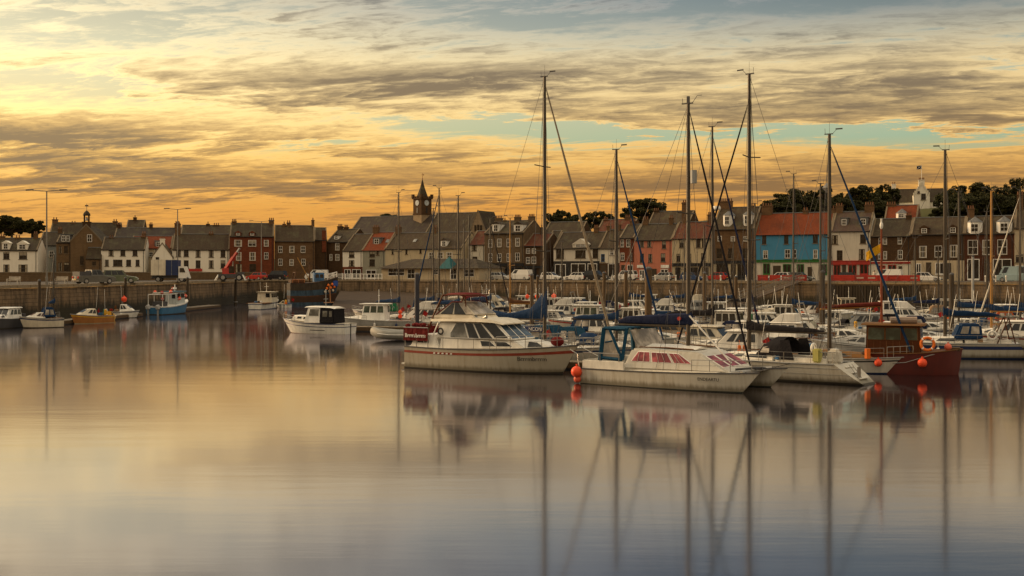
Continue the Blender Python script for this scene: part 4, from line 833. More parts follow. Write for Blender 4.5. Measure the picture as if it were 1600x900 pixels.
for lab, px, back, m, k, a in [
    ('white car with a black roof line left of the pale hatchback on the far quay', 862, 2.6, CARW, 'hatch', 0), ('pale small hatchback parked left of the dark estate on the far quay', 899, 2.6, CARW, 'hatch', 180),
    ('dark estate car parked right of the pale hatchback on the far quay', 932, 3.0, CARD, 'suv', 0), ('white car parked in front of the pink ground floor', 976, 3.2, CARW, 'suv', 180),
    ('white van parked in front of the big three storey stone house', 812, 3.0, CARW, 'van', 180), ('grey car parked left of the white van on the far quay', 782, 3.2, SILV, 'hatch', 0),
    ('white saloon parked in front of the green shop fascia', 1217, 5.5, CARW, 'hatch', 180), ('dark green car parked by the right end of the green fascia', 1252, 5.5, CARG, 'hatch', 0), ('dark car parked below the red cafe sign', 1330, 6, CARD, 'hatch', 0), ('white van parked below the paired white windows', 1386, 8, CARW, 'van', 180), ('pale car behind the red barriers at right', 1450, 7, CARW, 'hatch', 0),
    ('pale blue camper van below the far right house', 1586, 6, CARB, 'camper', 180), ('dark blue car parked in front of the cream house', 1082, 5, paint((.03, .06, .14), .25), 'hatch', 0), ('red car parked in front of the tall brown house', 1118, 5.5, CARR, 'hatch', 180), ('grey car parked in front of the pink house', 1034, 5, SILV, 'hatch', 180)]:
    q = onq(px, back); car(lab, q, WALLRZ + R(a), m, k, 'van' if k == 'van' else 'camper van' if k == 'camper' else 'car')
def box_truck():
    Y = 172; r = empty('box_truck', (PX(266, Y), Y, QZ + .004), R(4), 'box truck with a white and blue body parked on the left quay', 'truck')
    mb().box(-2.6, -.45, -1.1, 1.1, 1.0, 3.35).build('cargo_box', CREAM, r); bb = mb().box(-.42, 1.35, -1.1, 1.1, 1.0, 3.30).build('blue_cargo_panel', NAVY, r)
    for xx in (-1.5, .45): mb().box(xx - .02, xx + .02, -1.13, -1.1, 1.0, 3.3).build('seam', GREYP, r)
    c = mb().hexa([(1.42, -1.0, .55), (2.9, -1.0, .55), (2.9, 1.0, .55), (1.42, 1.0, .55)], [(1.42, -.95, 2.35), (2.35, -.95, 2.35), (2.35, .95, 2.35), (1.42, .95, 2.35)]).build('cab', CARW, r)
    mb().slab([(1.6, -1.0, 1.45), (2.45, -1.0, 1.45), (2.2, -.975, 2.1), (1.6, -.975, 2.1)], .02).build('side_window', GLASS, c)
    mb().box(-2.6, 2.4, -.5, .5, .55, .98).box(-2.7, -2.55, -1.0, 1.0, .5, .65).build('chassis', DKGREY, r)
    for x in (-1.6, 1.9):
        for y in (-.85, .85): wheel(r, x, y, .42)
box_truck()
def crane():
    Y = 196; r = empty('mobile_crane', (PX(362, Y), Y, QZ + .004), R(10), 'red telescopic mobile crane with its boom raised on the left quay', 'crane')
    mb().box(-2.2, 2.0, -1.1, 1.1, .5, 1.15).box(1.0, 2.1, -1.1, 1.1, 1.15, 1.5).build('chassis', DKGREY, r)
    for x in (-1.4, 1.3):
        for y in (-1.0, 1.0): wheel(r, x, y, .55)
    for x in (-2.2, 1.9): mb().tube([(x, -1.1, 1.0), (x + (-.5 if x < 0 else .5), -1.7, .05)], .09).tube([(x, 1.1, 1.0), (x + (-.5 if x < 0 else .5), 1.7, .05)], .09).build('outrigger', WHITE, r)
    t = mb().hexa([(-1.5, -.8, 1.15), (.6, -.8, 1.15), (.6, .8, 1.15), (-1.5, .8, 1.15)], [(-1.6, -.7, 2.1), (.2, -.7, 2.3), (.2, .7, 2.3), (-1.6, .7, 2.1)]).build('turret', REDP, r)
    mb().box(-.4, .5, -.82, -.15, 1.3, 2.5).build('operator_cab', GLASS, t)
    bm = mb(); a = Vector((-1.0, 0, 2.0)); e = Vector((1.35, 0, 5.6)); bm.tube([a, a.lerp(e, .55)], .36, 4); bo = bm.build('boom', REDP, r); mb().tube([a.lerp(e, .5), a.lerp(e, .8)], .27, 4).build('boom_section', REDP, bo); mb().tube([a.lerp(e, .78), e], .18, 4).build('boom_tip', GREYP, bo)
    mb().tube([(.2, 0, 2.2), a.lerp(e, .5)], .12).build('ram', STEEL, r); mb().tube([e, (e.x, 0, 3.4)], .03).box(e.x - .12, e.x + .12, -.1, .1, 3.0, 3.4).build('hook', BLACK, r)
crane()
# white railing at the head of the harbour
def railing():
    a, c = Vector((-41, 226.6)), Vector((-30, 225.6)); r = empty('quay_railing', (a.x, a.y, QZ), math.atan2(c.y - a.y, c.x - a.x), 'white post and rail fence along the quay left of the pavilion', 'railing'); L = (c - a).length
    end = onq(596, .6); pts = [(0, 0)]
    mp = mb().box(-.1, .1, -.1, .1, 0, 1.2).box(-.13, .13, -.13, .13, 1.2, 1.28).mesh('post', WHITE); k = 6
    for i in range(k + 1): link('post', mp, r, (L * i / k, 0, 0))
    for z in (.35, .72, 1.08): mb().box(0, L, -.04, .04, z - .06, z + .06).build('rail', WHITE, r)
railing()
def railing2():
    a, c = onq(540, .6), onq(597, .6); L = (c - a).length; r = empty('quay_railing', (a.x, a.y, QZ), WALLRZ, 'white fence with many pickets between the trawler and the pavilion', 'railing'); k = int(L / .9)
    mp = mb().box(-.07, .07, -.05, .05, 0, 1.15).mesh('picket', WHITE)
    for i in range(k + 1): link('picket', mp, r, (L * i / k, 0, 0))
    for z in (.3, 1.1): mb().box(0, L, -.04, .04, z - .06, z + .06).build('rail', WHITE, r)
railing2()
bol = mb().tube([(0, 0, 0), (0, 0, .8), (0, 0, .85), (0, 0, 1.0)], [.12, .11, .15, .10], 10).mesh('bollard', WHITE, True)
for i, px in enumerate((957, 968, 1002, 1012, 1024, 1045, 1056, 1068, 1092, 1104, 1126, 1140, 1150, 1166, 1540, 1556, 1572)):
    p = onq(px, 1.0); o = link('bollard', bol, None, (p.x, p.y, QZ)); lm = {957: 'left of the black mast foot by the white gabled house', 968: 'below the corner of the pink ground floor', 1002: 'below the left edge of the pink house', 1012: 'below the first sign of the pink house', 1024: 'below the door of the pink house', 1045: 'below the right edge of the pink house', 1056: 'below the left edge of the cream house', 1068: 'below the second window of the cream house', 1092: 'beside the catamaran mast', 1104: 'below the right end of the cream house', 1126: 'below the first window of the tall brown house', 1140: 'below the first dormer of the tall brown house', 1150: 'left of the tallest mast', 1166: 'behind the tallest mast', 1540: 'below the first octagonal dormer', 1556: 'between the two octagonal dormers', 1572: 'below the second octagonal dormer'}[px]
    setp(o, 'white quay bollard ' + lm, 'bollard', 'white bollards along the far quay edge')
def barrier(label, px, m=FLUO):
    p = onq(px, .9); r = empty('plastic_barrier', (p.x, p.y, QZ), WALLRZ + rnd.uniform(-.04, .04), label, 'barrier', 'red barriers along the far quay')
    q = mb().box(-.9, .9, -.05, .05, .12, .30).box(-.9, .9, -.05, .05, .86, 1.02)
    q.box(-.88, .88, -.035, .035, .30, .86)
    for i in range(5): x = -.8 + 1.6 * i / 4; q.box(x - .05, x + .05, -.06, .06, .30, .86)
    q.build('panel', m, r)
    for s in (-.6, .6): mb().box(s - .08, s + .08, -.3, .3, 0, .12).build('foot', BLACK, r)
    mb().box(-.55, .55, -.07, -.052, .45, .72).build('reflector_board', paint((.45, .3, .25), .6) if rnd.random() < .4 else paint((.42, .035, .02), .6), r)
for i, px in enumerate((1192, 1211, 1230, 1252, 1308, 1326, 1344, 1362, 1379, 1396, 1413, 1428)):
    barrier('red plastic barrier number %s from the left in the quayside row' % ('one two three four five six seven eight nine ten eleven twelve'.split()[i]), px, paint((.42, .035, .02), .6) if i % 3 else paint((.30, .03, .02), .6))
# gangway
def gangway():
    a = onq(1246, -.3); z1 = QZ + .1; b_ = Vector((PX(1108, 140), 140)); L = (Vector(a) - b_).length; r = empty('gangway', (b_.x, b_.y, 0), math.atan2(a.y - b_.y, a.x - b_.x), 'sloping footbridge with rails from the quay down to the pontoons', 'gangway'); z0 = .6
    Z = lambda x: z0 + (z1 - z0) * x / L; m = paint((.17, .14, .10), .6)
    mb().hexa([(0, -.8, z0 - .2), (L, -.8, z1 - .2), (L, .8, z1 - .2), (0, .8, z0 - .2)], [(0, -.8, z0), (L, -.8, z1), (L, .8, z1), (0, .8, z0)]).build('deck', PILEM, r)
    for s in (-.8, .8):
        for h in (.35, .7, 1.1): mb().tube([(0, s, z0 + h), (L, s, z1 + h)], .05, 6).build('rail', m, r)
        mp = mb().tube([(0, 0, 0), (0, 0, 1.1)], .04, 6).mesh('post', m); k = int(L / 2)
        for i in range(k + 1): link('post', mp, r, (L * i / k, s, Z(L * i / k)))
gangway()

# ------------------------------------------------------------------ two passers-by on the far quay
SKIN = paint((.42, .24, .16), .6, vary=.1)
def person(label, px, back, rz, top, legs, hair):
    p = onq(px, back); r = empty('person', (p.x, p.y, QZ + .004), rz, label, 'person')
    def ell(z, rx, ry, x=0, y=0, n=10): return [(x + rx * math.cos(2 * math.pi * i / n), y + ry * math.sin(2 * math.pi * i / n), z) for i in range(n)]
    me = bpy.data.meshes.new('body'); V = [(0, 0, .95), (0, 0, 1.2), (0, 0, 1.42), (0, .01, 1.50), (0, .02, 1.60), (0, .02, 1.70)]; E = [(0, 1), (1, 2), (2, 3), (3, 4), (4, 5)]; RR = [.15, .14, .13, .055, .095, .075]
    def chain(a, pts, rr):
        for q, w in zip(pts, rr): V.append(q); RR.append(w); E.append((a, len(V) - 1)); a = len(V) - 1
    for s in (-1, 1):
        chain(0, [(s * .10, 0, .86), (s * .11, -.02, .48), (s * .11, .04, .10), (s * .12, -.12, .05)], [.085, .06, .045, .035])
        chain(2, [(s * .19, 0, 1.40), (s * .25, .02, 1.12), (s * .24, -.10, .90), (s * .23, -.14, .80)], [.06, .045, .036, .03])
        h = len(V) - 1
        for k in range(4): chain(h, [(s * (.21 + .012 * k), -.15 - .012 * k, .74), (s * (.21 + .012 * k), -.15 - .01 * k, .70)], [.011, .009])
        chain(h, [(s * .20, -.17, .78), (s * .20, -.18, .75)], [.012, .010])
    chain(4, [(0, -.085, 1.59)], [.02])
    me.from_pydata(V, E, []); o = link('body', me, r); me.materials.append(SKIN)
    o.modifiers.new('skin', 'SKIN'); o.modifiers.new('smooth', 'SUBSURF').levels = 1; o.modifiers['smooth'].render_levels = 1
    for i, w in enumerate(RR): me.skin_vertices[0].data[i].radius = (w, w)
    me.skin_vertices[0].data[0].use_root = True
    q = mb().loft([ell(z, a, b_) for z, a, b_ in ((.84, .19, .15), (1.0, .18, .145), (1.2, .185, .15), (1.40, .20, .14), (1.47, .09, .08))])
    for s in (-1, 1): q.tube([(s * .16, 0, 1.42), (s * .225, .01, 1.36), (s * .26, .02, 1.12), (s * .245, -.10, .90)], [.06, .085, .07, .055], 8)
    q.build('jacket', top, r, True); q = mb().loft([ell(.92, .175, .14), ell(.78, .18, .13)])
    for s in (-1, 1): q.tube([(s * .09, 0, .88), (s * .11, -.02, .48), (s * .11, .03, .08)], [.105, .08, .07], 8)
    q.build('trousers', legs, r, True); mb().ball((0, .045, 1.655), .105, .11, .10).build('hair', hair, r, True)
    for s in (-1, 1): mb().ball((s * .115, -.05, .05), .05, .14, .05).build('shoe', BLACK, r, True)
person('person in a pale top standing behind the red barriers below the cafe', 1366, 3.4, R(-40), cloth((.55, .52, .46)), cloth((.03, .035, .05)), cloth((.03, .018, .01)))
person('person in dark clothes walking in front of the black shopfront', 946, 6.0, R(60), cloth((.03, .025, .02)), cloth((.02, .02, .025)), cloth((.10, .06, .03)))

# ------------------------------------------------------------------ boats: local x forward from the stern, y to port, z up from the waterline
class Hull:
    def __init__(s, L, B, fs, fb, rake=None, tr=0.0, sr=.82, p=2.3, flare=.86, dip=.06, rd=0.0):
        s.rd = rd
        s.L, s.B, s.fs, s.fb, s.rake, s.tr, s.sr, s.p, s.flare, s.dip = L, B, fs, fb, rake if rake is not None else L * .10, tr, sr, p, flare, dip
    def hb(s, t):
        k = s.sr + (1 - s.sr) * math.sin(math.pi / 2 * t / .45) if t < .45 else 1 - ((t - .45) / .55) ** s.p
        return s.B / 2 * max(.012, k)
    def sz(s, t): return s.fs + (s.fb - s.fs) * t ** 1.8 - s.dip * math.sin(math.pi * t)
    def P(s, t, f, side, out=0.0):
        r0 = s.flare - .42 * t ** 3 - s.rd * (1 - t) ** 5; ex = .8 - (.35 if s.rd else 0) * (1 - t) ** 5; y = s.hb(t) * (r0 + (1 - r0) * f ** ex) if f >= 0 else s.hb(t) * r0 * max(0, 1 + f)
        z = -.10 + (s.sz(t) + .10) * f if f >= 0 else -.10 + .45 * f
        x = t * s.L - s.rake * (1 - max(0, f)) * t ** 5 + s.tr * (1 - max(0, f)) * (1 - t) ** 6 - (s.rake * .6 * -min(0, f)) * t ** 5
        return Vector((x, side * (y + out), z))
    def deckz(s, x): return s.sz(min(1, max(0, x / s.L)))
    def deckw(s, x): return s.hb(min(1, max(0, x / s.L)))
TS = [0, .06, .14, .24, .34, .45, .55, .64, .73, .81, .88, .94, .98, 1.0]
def add_hull(r, H, hm, dm, boot=BOOT, stripes=(), rail=None, open_deck=False, bootf=.17):
    q = mb(); fs = [-1, -.5, 0, .12, .3, .5, .72, 1.0]
    ring = lambda t: [H.P(t, f, -1) for f in fs[::-1]] + [H.P(t, f, 1) for f in fs[1:]]
    q.loft([ring(t) for t in TS], cap=False, closed=False); q.quad(*ring(0)); ho = q.build('hull', hm, r, True)
    q = mb(); q.loft([[H.P(t, 1, -1) + Vector((0, .02, -.03)), Vector((t * H.L, 0, H.sz(t) + .05 * H.hb(t))), H.P(t, 1, 1) + Vector((0, -.02, -.03))] for t in TS], cap=False, closed=False); q.build('deck', dm, r, True)
    def strip(f0, f1, m, nm, t0=0, t1=1.0, o=.012):
        q = mb(); ts = [t for t in TS if t0 <= t <= t1]
        for sd in (-1, 1): q.loft([[H.P(t, f, sd, o) for f in (f0, (f0 + f1) / 2, f1)] for t in ts], cap=False, closed=False)
        if t0 == 0: q.quad(*[H.P(0, f, sd, 0) + Vector((-.012, 0, 0)) for f, sd in ((f0, -1), (f0, 1), (f1, 1), (f1, -1))])
        q.build(nm, m, ho, True)
    if boot: strip(-.04, bootf, boot, 'boot_top')
    for st in stripes: strip(st[0], st[1], st[2], 'stripe', *(st[3:]))
    if rail:
        q = mb()
        for sd in (-1, 1): q.tube([H.P(t, 1, sd, .015) for t in TS], .035, 6)
        q.build('rubbing_strake', rail, ho, True)
    return ho
class Cab:
    def __init__(s, x0, x1, z0, z1, w0, w1, rf=.3, rb=.05, wf=None, wtf=None, z0f=None, z1f=None):
        wf = w0 if wf is None else wf; wtf = w1 * wf / w0 if wtf is None else wtf; z0f = z0 if z0f is None else z0f; z1f = z1 if z1f is None else z1f
        s.b = [Vector(p) for p in ((x0, -w0, z0), (x1, -wf, z0f), (x1, wf, z0f), (x0, w0, z0))]
        s.t = [Vector(p) for p in ((x0 + rb, -w1, z1), (x1 - rf, -wtf, z1f), (x1 - rf, wtf, z1f), (x0 + rb, w1, z1))]
    def body(s, r, nm, m, bev=.06): return mb().hexa(s.b, s.t).build(nm, m, r, bev=bev)
    def pt(s, face, u, v):
        i, j = {'S': (0, 1), 'P': (3, 2), 'F': (1, 2), 'B': (0, 3)}[face]
        return s.b[i].lerp(s.b[j], u).lerp(s.t[i].lerp(s.t[j], u), v)
    def win(s, parent, face, poly, m=GLASS, nm='window', th=.025, frame=None):
        pts = [s.pt(face, u, v) for u, v in poly]; c = sum(s.b + s.t, Vector()) / 8
        n = (pts[1] - pts[0]).cross(pts[2] - pts[0])
        if n.dot(sum(pts, Vector()) / len(pts) - c) < 0: pts = pts[::-1]
        w = mb().slab(pts, th).build(nm, m, parent)
        if frame:
            cc = sum(pts, Vector()) / len(pts); q = mb(); k = len(pts)
            for i in range(k): q.tube([pts[i] + (pts[i] - cc) * .02, pts[(i + 1) % k] + (pts[(i + 1) % k] - cc) * .02], .028, 4)
            q.build('window_frame', frame, parent)
        return w
    def wins(s, parent, spans, v0, v1, m=GLASS, faces='SP', slant=0.0, frame=None):
        for f in faces:
            for u0, u1 in spans: s.win(parent, f, [(u0, v0), (u1, v0), (u1 - slant, v1), (u0 + slant, v1)], m, frame=frame)
def rail(r, pts, posts=True, h=.55, m=STEEL, nm='railing', rad=.018, mid=True):
    q = mb(); up = [Vector(p) + Vector((0, 0, h)) for p in pts]; q.tube(up, rad, 5)
    if mid: q.tube([Vector(p) + Vector((0, 0, h * .52)) for p in pts], rad * .6, 4)
    if posts:
        for p in pts: q.tube([p, Vector(p) + Vector((0, 0, h))], rad, 5)
    return q.build(nm, m, r)
def bowrail(r, H, t0=.72, h=.6, m=STEEL):
    ts = [t0 + (1 - t0) * i / 4 for i in range(5)]
    return rail(r, [H.P(t, 1, -1, -.08) for t in ts] + [H.P(t, 1, 1, -.08) for t in ts[::-1]], h=h, m=m, nm='bow_rail')
def sternrail(r, H, t1=.12, h=.6):
    return rail(r, [H.P(t1, 1, -1, -.1), H.P(.01, 1, -1, -.1), H.P(.01, 1, 1, -.1), H.P(t1, 1, 1, -.1)], h=h, nm='stern_rail')
def lifeline(r, H, t0=.1, t1=.74):
    for sd in (-1, 1): rail(r, [H.P(t0 + (t1 - t0) * i / 5, 1, sd, -.08) for i in range(6)], h=.55, nm='guard_rail', rad=.012)
def buoy(r, p, rad=.2, m=FLUO, nm='fender_ball'):
    q = mb().ball(p, rad, nu=12, nv=8).tube([(p[0], p[1], p[2] + rad * .9), (p[0], p[1], p[2] + rad * 1.35)], rad * .2, 6); return q.build(nm, m, r, True)
def fender(r, p, m=WHITE, h=.55, rad=.11):
    return mb().tube([(p[0], p[1], p[2]), (p[0], p[1], p[2] - .06), (p[0], p[1], p[2] - h + .06), (p[0], p[1], p[2] - h)], [rad * .4, rad, rad, rad * .4], 8).tube([(p[0], p[1], p[2]), (p[0], p[1], p[2] + .3)], .012, 4).build('fender', m, r, True)
def outboard(r, x, y, z, m=DKGREY, s=1.0):
    o = mb().hexa([(x - .42 * s, y - .16 * s, z), (x + .05, y - .16 * s, z), (x + .05, y + .16 * s, z), (x - .42 * s, y + .16 * s, z)], [(x - .46 * s, y - .13 * s, z + .42 * s), (x - .05, y - .13 * s, z + .5 * s), (x - .05, y + .13 * s, z + .5 * s), (x - .46 * s, y + .13 * s, z + .42 * s)]).build('outboard_motor', m, r, bev=.05)
    mb().box(x - .30 * s, x - .08, y - .06, y + .06, z - .75 * s, z).build('motor_leg', GREYP, o); return o
def name_text(r, txt, p, ang_z, size, m, tilt=0.0, nm='boat_name'):
    cu = bpy.data.curves.new(nm, 'FONT'); cu.body = txt; cu.size = size; cu.align_x = 'CENTER'; cu.align_y = 'CENTER'; cu.extrude = .004; cu.offset = .008 if nm == 'dodger_name' else 0; cu.materials.append(m)
    ft_ = bpy.data.objects.new(nm, cu); col.objects.link(ft_); dg_ = bpy.context.evaluated_depsgraph_get(); me = bpy.data.meshes.new_from_object(ft_.evaluated_get(dg_)); bpy.data.objects.remove(ft_)
    o = link(nm, me, r); o.location = p; o.rotation_euler = (R(90) - tilt, 0, ang_z); return o
def boat(name, label, cat, stern, hd, group='boats moored in the harbour'):
    return empty(name, (stern[0], stern[1], 0), hd, label, cat, group)
def rig(r, H, xm, top, boom=None, zb=1.5, cover=BLUEC, genoa=BLUEC, mm=MASTM, rad=.10, z0=None, reflector=None, spr=(.52,), cov_h=.42, boom_dir=-1, stay_top=.95, gen_r=.07):
    z0 = H.deckz(xm) if z0 is None else z0; L = H.L
    ma = mb().tube([(xm, 0, z0 - .1), (xm, 0, z0 + (top - z0) * .7), (xm, 0, top)], [rad, rad * .95, rad * .72], 8).build('mast', mm, r, True)
    for k in spr:
        z = z0 + (top - z0) * k; w = H.B * .30
        mb().tube([(xm - .15, -w, z + .05), (xm, 0, z), (xm - .15, w, z + .05)], .035, 5).build('spreader', mm, ma)
    q = mb(); dw = H.deckw(xm) * .9; zd = H.deckz(xm)
    for s in (-1, 1):
        k = spr[0]; z = z0 + (top - z0) * k; w = H.B * .30
        q.tube([(xm, 0, top - .1), (xm - .15, s * w, z + .05), (xm - .1, s * dw, zd)], .011, 4); q.tube([(xm, 0, z), (xm - .45, s * dw, zd)], .010, 4); q.tube([(xm, 0, z), (xm + .45, s * dw, zd)], .010, 4)
    q.tube([(xm, 0, top - .03), (.1, 0, H.fs + .1)], .011, 4); q.tube([(xm, 0, z0 + (top - z0) * stay_top), (L - .12, 0, H.fb + .1)], .011, 4); q.tube([(xm - .12, 0, top - .2), (xm - .35, .1, z0 + 1.0)], .010, 4)
    for dx, sy, kk in ((-.6, .25, .98), (-.9, -.3, .97), (.25, .12, .9), (.5, -.4, .8)): q.tube([(xm, 0, z0 + (top - z0) * kk), (xm + dx, sy * H.B * .5, H.deckz(xm + dx))], .008, 4)
    q.build('rigging', DKGREY, r)
    q = mb().box(xm - .28, xm + .20, -.05, .05, top, top + .05).tube([(xm - .24, 0, top), (xm - .26, 0, top + .35)], .012, 4).tube([(xm + .15, 0, top), (xm + .42, 0, top + .28), (xm + .55, 0, top + .28)], .012, 4).box(xm + .35, xm + .75, -.008, .008, top + .25, top + .33).tube([(xm, 0, top), (xm, 0, top + .7)], .008, 4)
    q.build('masthead_instruments', DKGREY, ma)
    if genoa:
        a = Vector((L - .15, 0, H.fb + .35)); e = Vector((xm + .05, 0, z0 + (top - z0) * stay_top)); mb().tube([a, a.lerp(e, .04), a.lerp(e, .3), a.lerp(e, .7), a.lerp(e, .93), e], [.05, gen_r, gen_r * 1.05, gen_r * .8, gen_r * .45, .012], 8).build('furled_genoa', genoa, r, True)
    if boom:
        z = z0 + zb; e = xm + boom_dir * boom; bo = mb().tube([(xm, 0, z), (e, 0, z + .03)], .07, 8).build('boom', mm, r, True)
        if cover:
            rings = []
            for i in range(9):
                k = i / 8; x = xm + boom_dir * (-.12 + (boom + .02) * k); h = cov_h * (1 - .55 * k) * (1 + .08 * math.sin(i * 2.3)); w = .15 * (1 - .35 * k)
                if i == 0: h *= 1.5
                if cov_h >= .6: h *= (1.9, 1.9, 1.25, .95, .8, .8, 1.0, 1.5, 1.2)[i]
                if i == 8: h *= .6; w *= .6
                rings.append([(x, w * math.sin(2 * math.pi * j / 8), z + .02 + h * .5 + h * .58 * math.cos(2 * math.pi * j / 8)) for j in range(8)])
            mb().loft(rings).build('sail_cover', cover, bo, True)
        mb().tube([(e + .1, 0, z), (max(.6, e - .5 * boom_dir), 0, H.fs + .35)], .02, 4).build('mainsheet', DKGREY, r)
    if reflector:
        z, kind = reflector
        if kind == 'tube': mb().tube([(xm + .28, 0, z - .4), (xm + .28, 0, z + .4)], .15, 8).tube([(xm, 0, z + .3), (xm + .28, 0, z + .3)], .03, 5).build('radar_reflector', GREYP, ma)
        elif kind == 'dome': mb().tube([(xm + .32, 0, z), (xm + .32, 0, z + .08), (xm + .32, 0, z + .26)], [.26, .30, .24], 12).tube([(xm, 0, z - .05), (xm + .4, 0, z - .02)], .05, 5).build('radar_dome', WHITE, ma)
        else: mb().add([(xm - .55, 0, z + .45), (xm - .55, 0, z - .45), (xm - 1.0, 0, z), (xm - .1, 0, z), (xm - .55, .4, z), (xm - .55, -.4, z)], [(0, 2, 5), (0, 5, 3), (0, 3, 4), (0, 4, 2), (1, 5, 2), (1, 3, 5), (1, 4, 3), (1, 2, 4)]).build('radar_reflector', STEEL, ma)
    return ma
def sprayhood(r, x, w, z, L=1.3, h=.75, m=BLUEC):
    rings = [[(x + a, w * math.cos(R(180 * j / 10)) * b_, z + h * c * math.sin(R(180 * j / 10)) ** .6) for j in range(11)] for a, b_, c in ((0, 1, 1.0), (.45 * L, .98, .98), (.8 * L, .93, .62), (L, .88, .16))]
    s = mb().loft(rings, cap=False, closed=False).build('sprayhood', m, r, True)
    for sd in (-1, 1): mb().slab([(x + L * .45, sd * w * .985, z + .12), (x + L * .8, sd * w * .955, z + .12), (x + L * .72, sd * w * .86, z + h * .42), (x + L * .45, sd * w * .90, z + h * .48)], .02 * -sd).build('sprayhood_window', CLEARV, s)
    mb().slab([(x + L * .84, -w * .55, z + h * .60), (x + L * .84, w * .55, z + h * .60), (x + L * .985, w * .6, z + h * .22), (x + L * .985, -w * .6, z + h * .22)], .03).build('sprayhood_window', CLEARV, s)
def bimini(r, x0, x1, w, z, h, m, legs=STEEL):
    rings = [[(x, w * math.cos(R(180 * j / 8)), z + h + .22 * math.sin(R(180 * j / 8))) for j in range(9)] for x in (x0, (x0 + x1) / 2, x1)]
    b_ = mb().loft(rings, cap=False, closed=False).build('canopy', m, r, True); q = mb()
    for s in (-1, 1):
        for x in (x0, x1): q.tube([((x0 + x1) / 2, s * w, z), (x, s * w, z + h)], .02, 5)
    q.build('canopy_frame', legs, b_)
def clutter(r, H, k=4):                        # loose gear: boxes, ropes, whip aerials, an ensign
    L = H.L; cols = (ORANGE, BLUEP, YELLOWP, GREENP, DKGREY, REDP, GREYP, NAVY, TEAK)
    for i in range(k):
        x = rnd.uniform(.06, .34) * L; y = rnd.uniform(-.7, .7) * H.hb(.2); s = rnd.uniform(.14, .3); z = H.fs + .05; kind = rnd.random()
        if kind < .4: mb().box(x - s, x + s, y - s * .7, y + s * .7, z, z + s * 1.4).build('deck_box', rnd.choice(cols), r, bev=.03)
        elif kind < .7: mb().torus((x, y, z + .08), s * .8, .06, 'z', 10, 5).torus((x, y, z + .18), s * .7, .06, 'z', 10, 5).build('rope_coil', rnd.choice((WHITE, BLUEP, GREYP, TANC)), r, True)
        else: mb().tube([(x, y, z), (x, y, z + .1), (x, y, z + .6), (x, y, z + .66)], [.1, .14, .14, .08], 8).build('gear_bag', rnd.choice(cols), r, True)
    if rnd.random() < .6: mb().tube([(L * .42, H.hb(.4) * .5, H.fs + .9), (L * .38, H.hb(.4) * .5, H.fs + 3.2)], .016, 4).build('whip_aerial', WHITE, r)
    if rnd.random() < .35:
        st_ = mb().tube([(.05, .1, H.fs), (-.3, .1, H.fs + 1.1)], .02, 5).build('flagstaff', TEAK, r); vs = [(-.27 + j * .06 - i * .10, .1 + .03 * math.sin(i * 2 + j), H.fs + 1.02 - j * .13 - i * .06) for j in range(4) for i in range(5)]
        mb().add(vs, [(j * 5 + i, j * 5 + i + 1, j * 5 + i + 6, j * 5 + i + 5) for j in range(3) for i in range(4)]).build('ensign', cloth((.30, .02, .02)), st_)
def yacht(label, stern, hd, L, top, cover=BLUEC, genoa=BLUEC, hm=HULLW, stripe=NAVY, hood=None, xm=.58, mm=MASTM, rad=.09, boomk=.40, tr=-.35, boot=BOOTB, reflector=None, near=False, cab=OFFW, name='sailing_yacht', zb=1.35, cov_h=.42, rails=True, spr=(.52,), fb=None, gen_r=.07, stay_top=.95):
    H = Hull(L, L * .31, L * .085 + .15, fb or L * .10 + .2, L * .13, tr, .74, 2.1, .80, rd=.42)
    r = boat(name, label, 'sailing yacht', stern, hd); add_hull(r, H, hm, cab, boot, [(.78, .86, stripe)] if stripe else (), GREYP)
    z = H.deckz(L * .5); c = Cab(L * .34, L * .76, z - .03, z + .42, L * .105, L * .085, L * .10, .05, L * .06, L * .05, z1f=z + .30, z0f=H.deckz(L * .74) - .03); co = c.body(r, 'coachroof', cab, .05)
    c.wins(co, [(.12, .42), (.48, .60)] if not near else [(.10, .44), (.50, .66), (.70, .80)], .30, .75, GLASS, slant=.02)
    mb().box(L * .66, L * .72, -.2, .2, z + .30, z + .40).build('hatch', GLASSL, co)
    q = mb().box(L * .05, L * .33, -L * .10, -L * .07, H.fs - .02, H.fs + .24).box(L * .05, L * .33, L * .07, L * .10, H.fs - .02, H.fs + .24); q.build('cockpit_coaming', cab, r, bev=.03)
    mb().box(L * .06, L * .33, -L * .068, L * .068, H.fs - .05, H.fs + .06).build('cockpit_floor', TEAK, r)
    mb().torus((L * .10, 0, H.fs + .55), .36, .025, 'x').tube([(L * .10, 0, H.fs), (L * .10, 0, H.fs + .55)], .05, 6).build('steering_wheel', STEEL, r)
    if hood: sprayhood(r, L * .30, L * .105, z + .12, L * .14, .75, hood)
    rig(r, H, L * xm, top, L * boomk, zb, cover, genoa, mm, rad, z + .38, reflector, spr, cov_h, gen_r=gen_r, stay_top=stay_top)
    bowrail(r, H, .84)
    if rails: sternrail(r, H); lifeline(r, H, .12, .82)
    clutter(r, H, 3)
    for t in (.3, .5): 
        pf = H.P(t, .75, 1 if rnd.random() < .5 else -1, .12); fender(r, pf, rnd.choice((WHITE, NAVY, WHITE)))
    return r, H
def yacht_at(label, mx, topy, Y, hd, L=None, **k):
    top = PZ(topy, Y); L = L or min(11.5, max(6.2, top * .66)); xm = k.get('xm', .58); f = Vector((math.cos(hd), math.sin(hd)))
    m = Vector((PX(mx, Y), Y)); return yacht(label, m - f * xm * L, hd, L, top, **k)
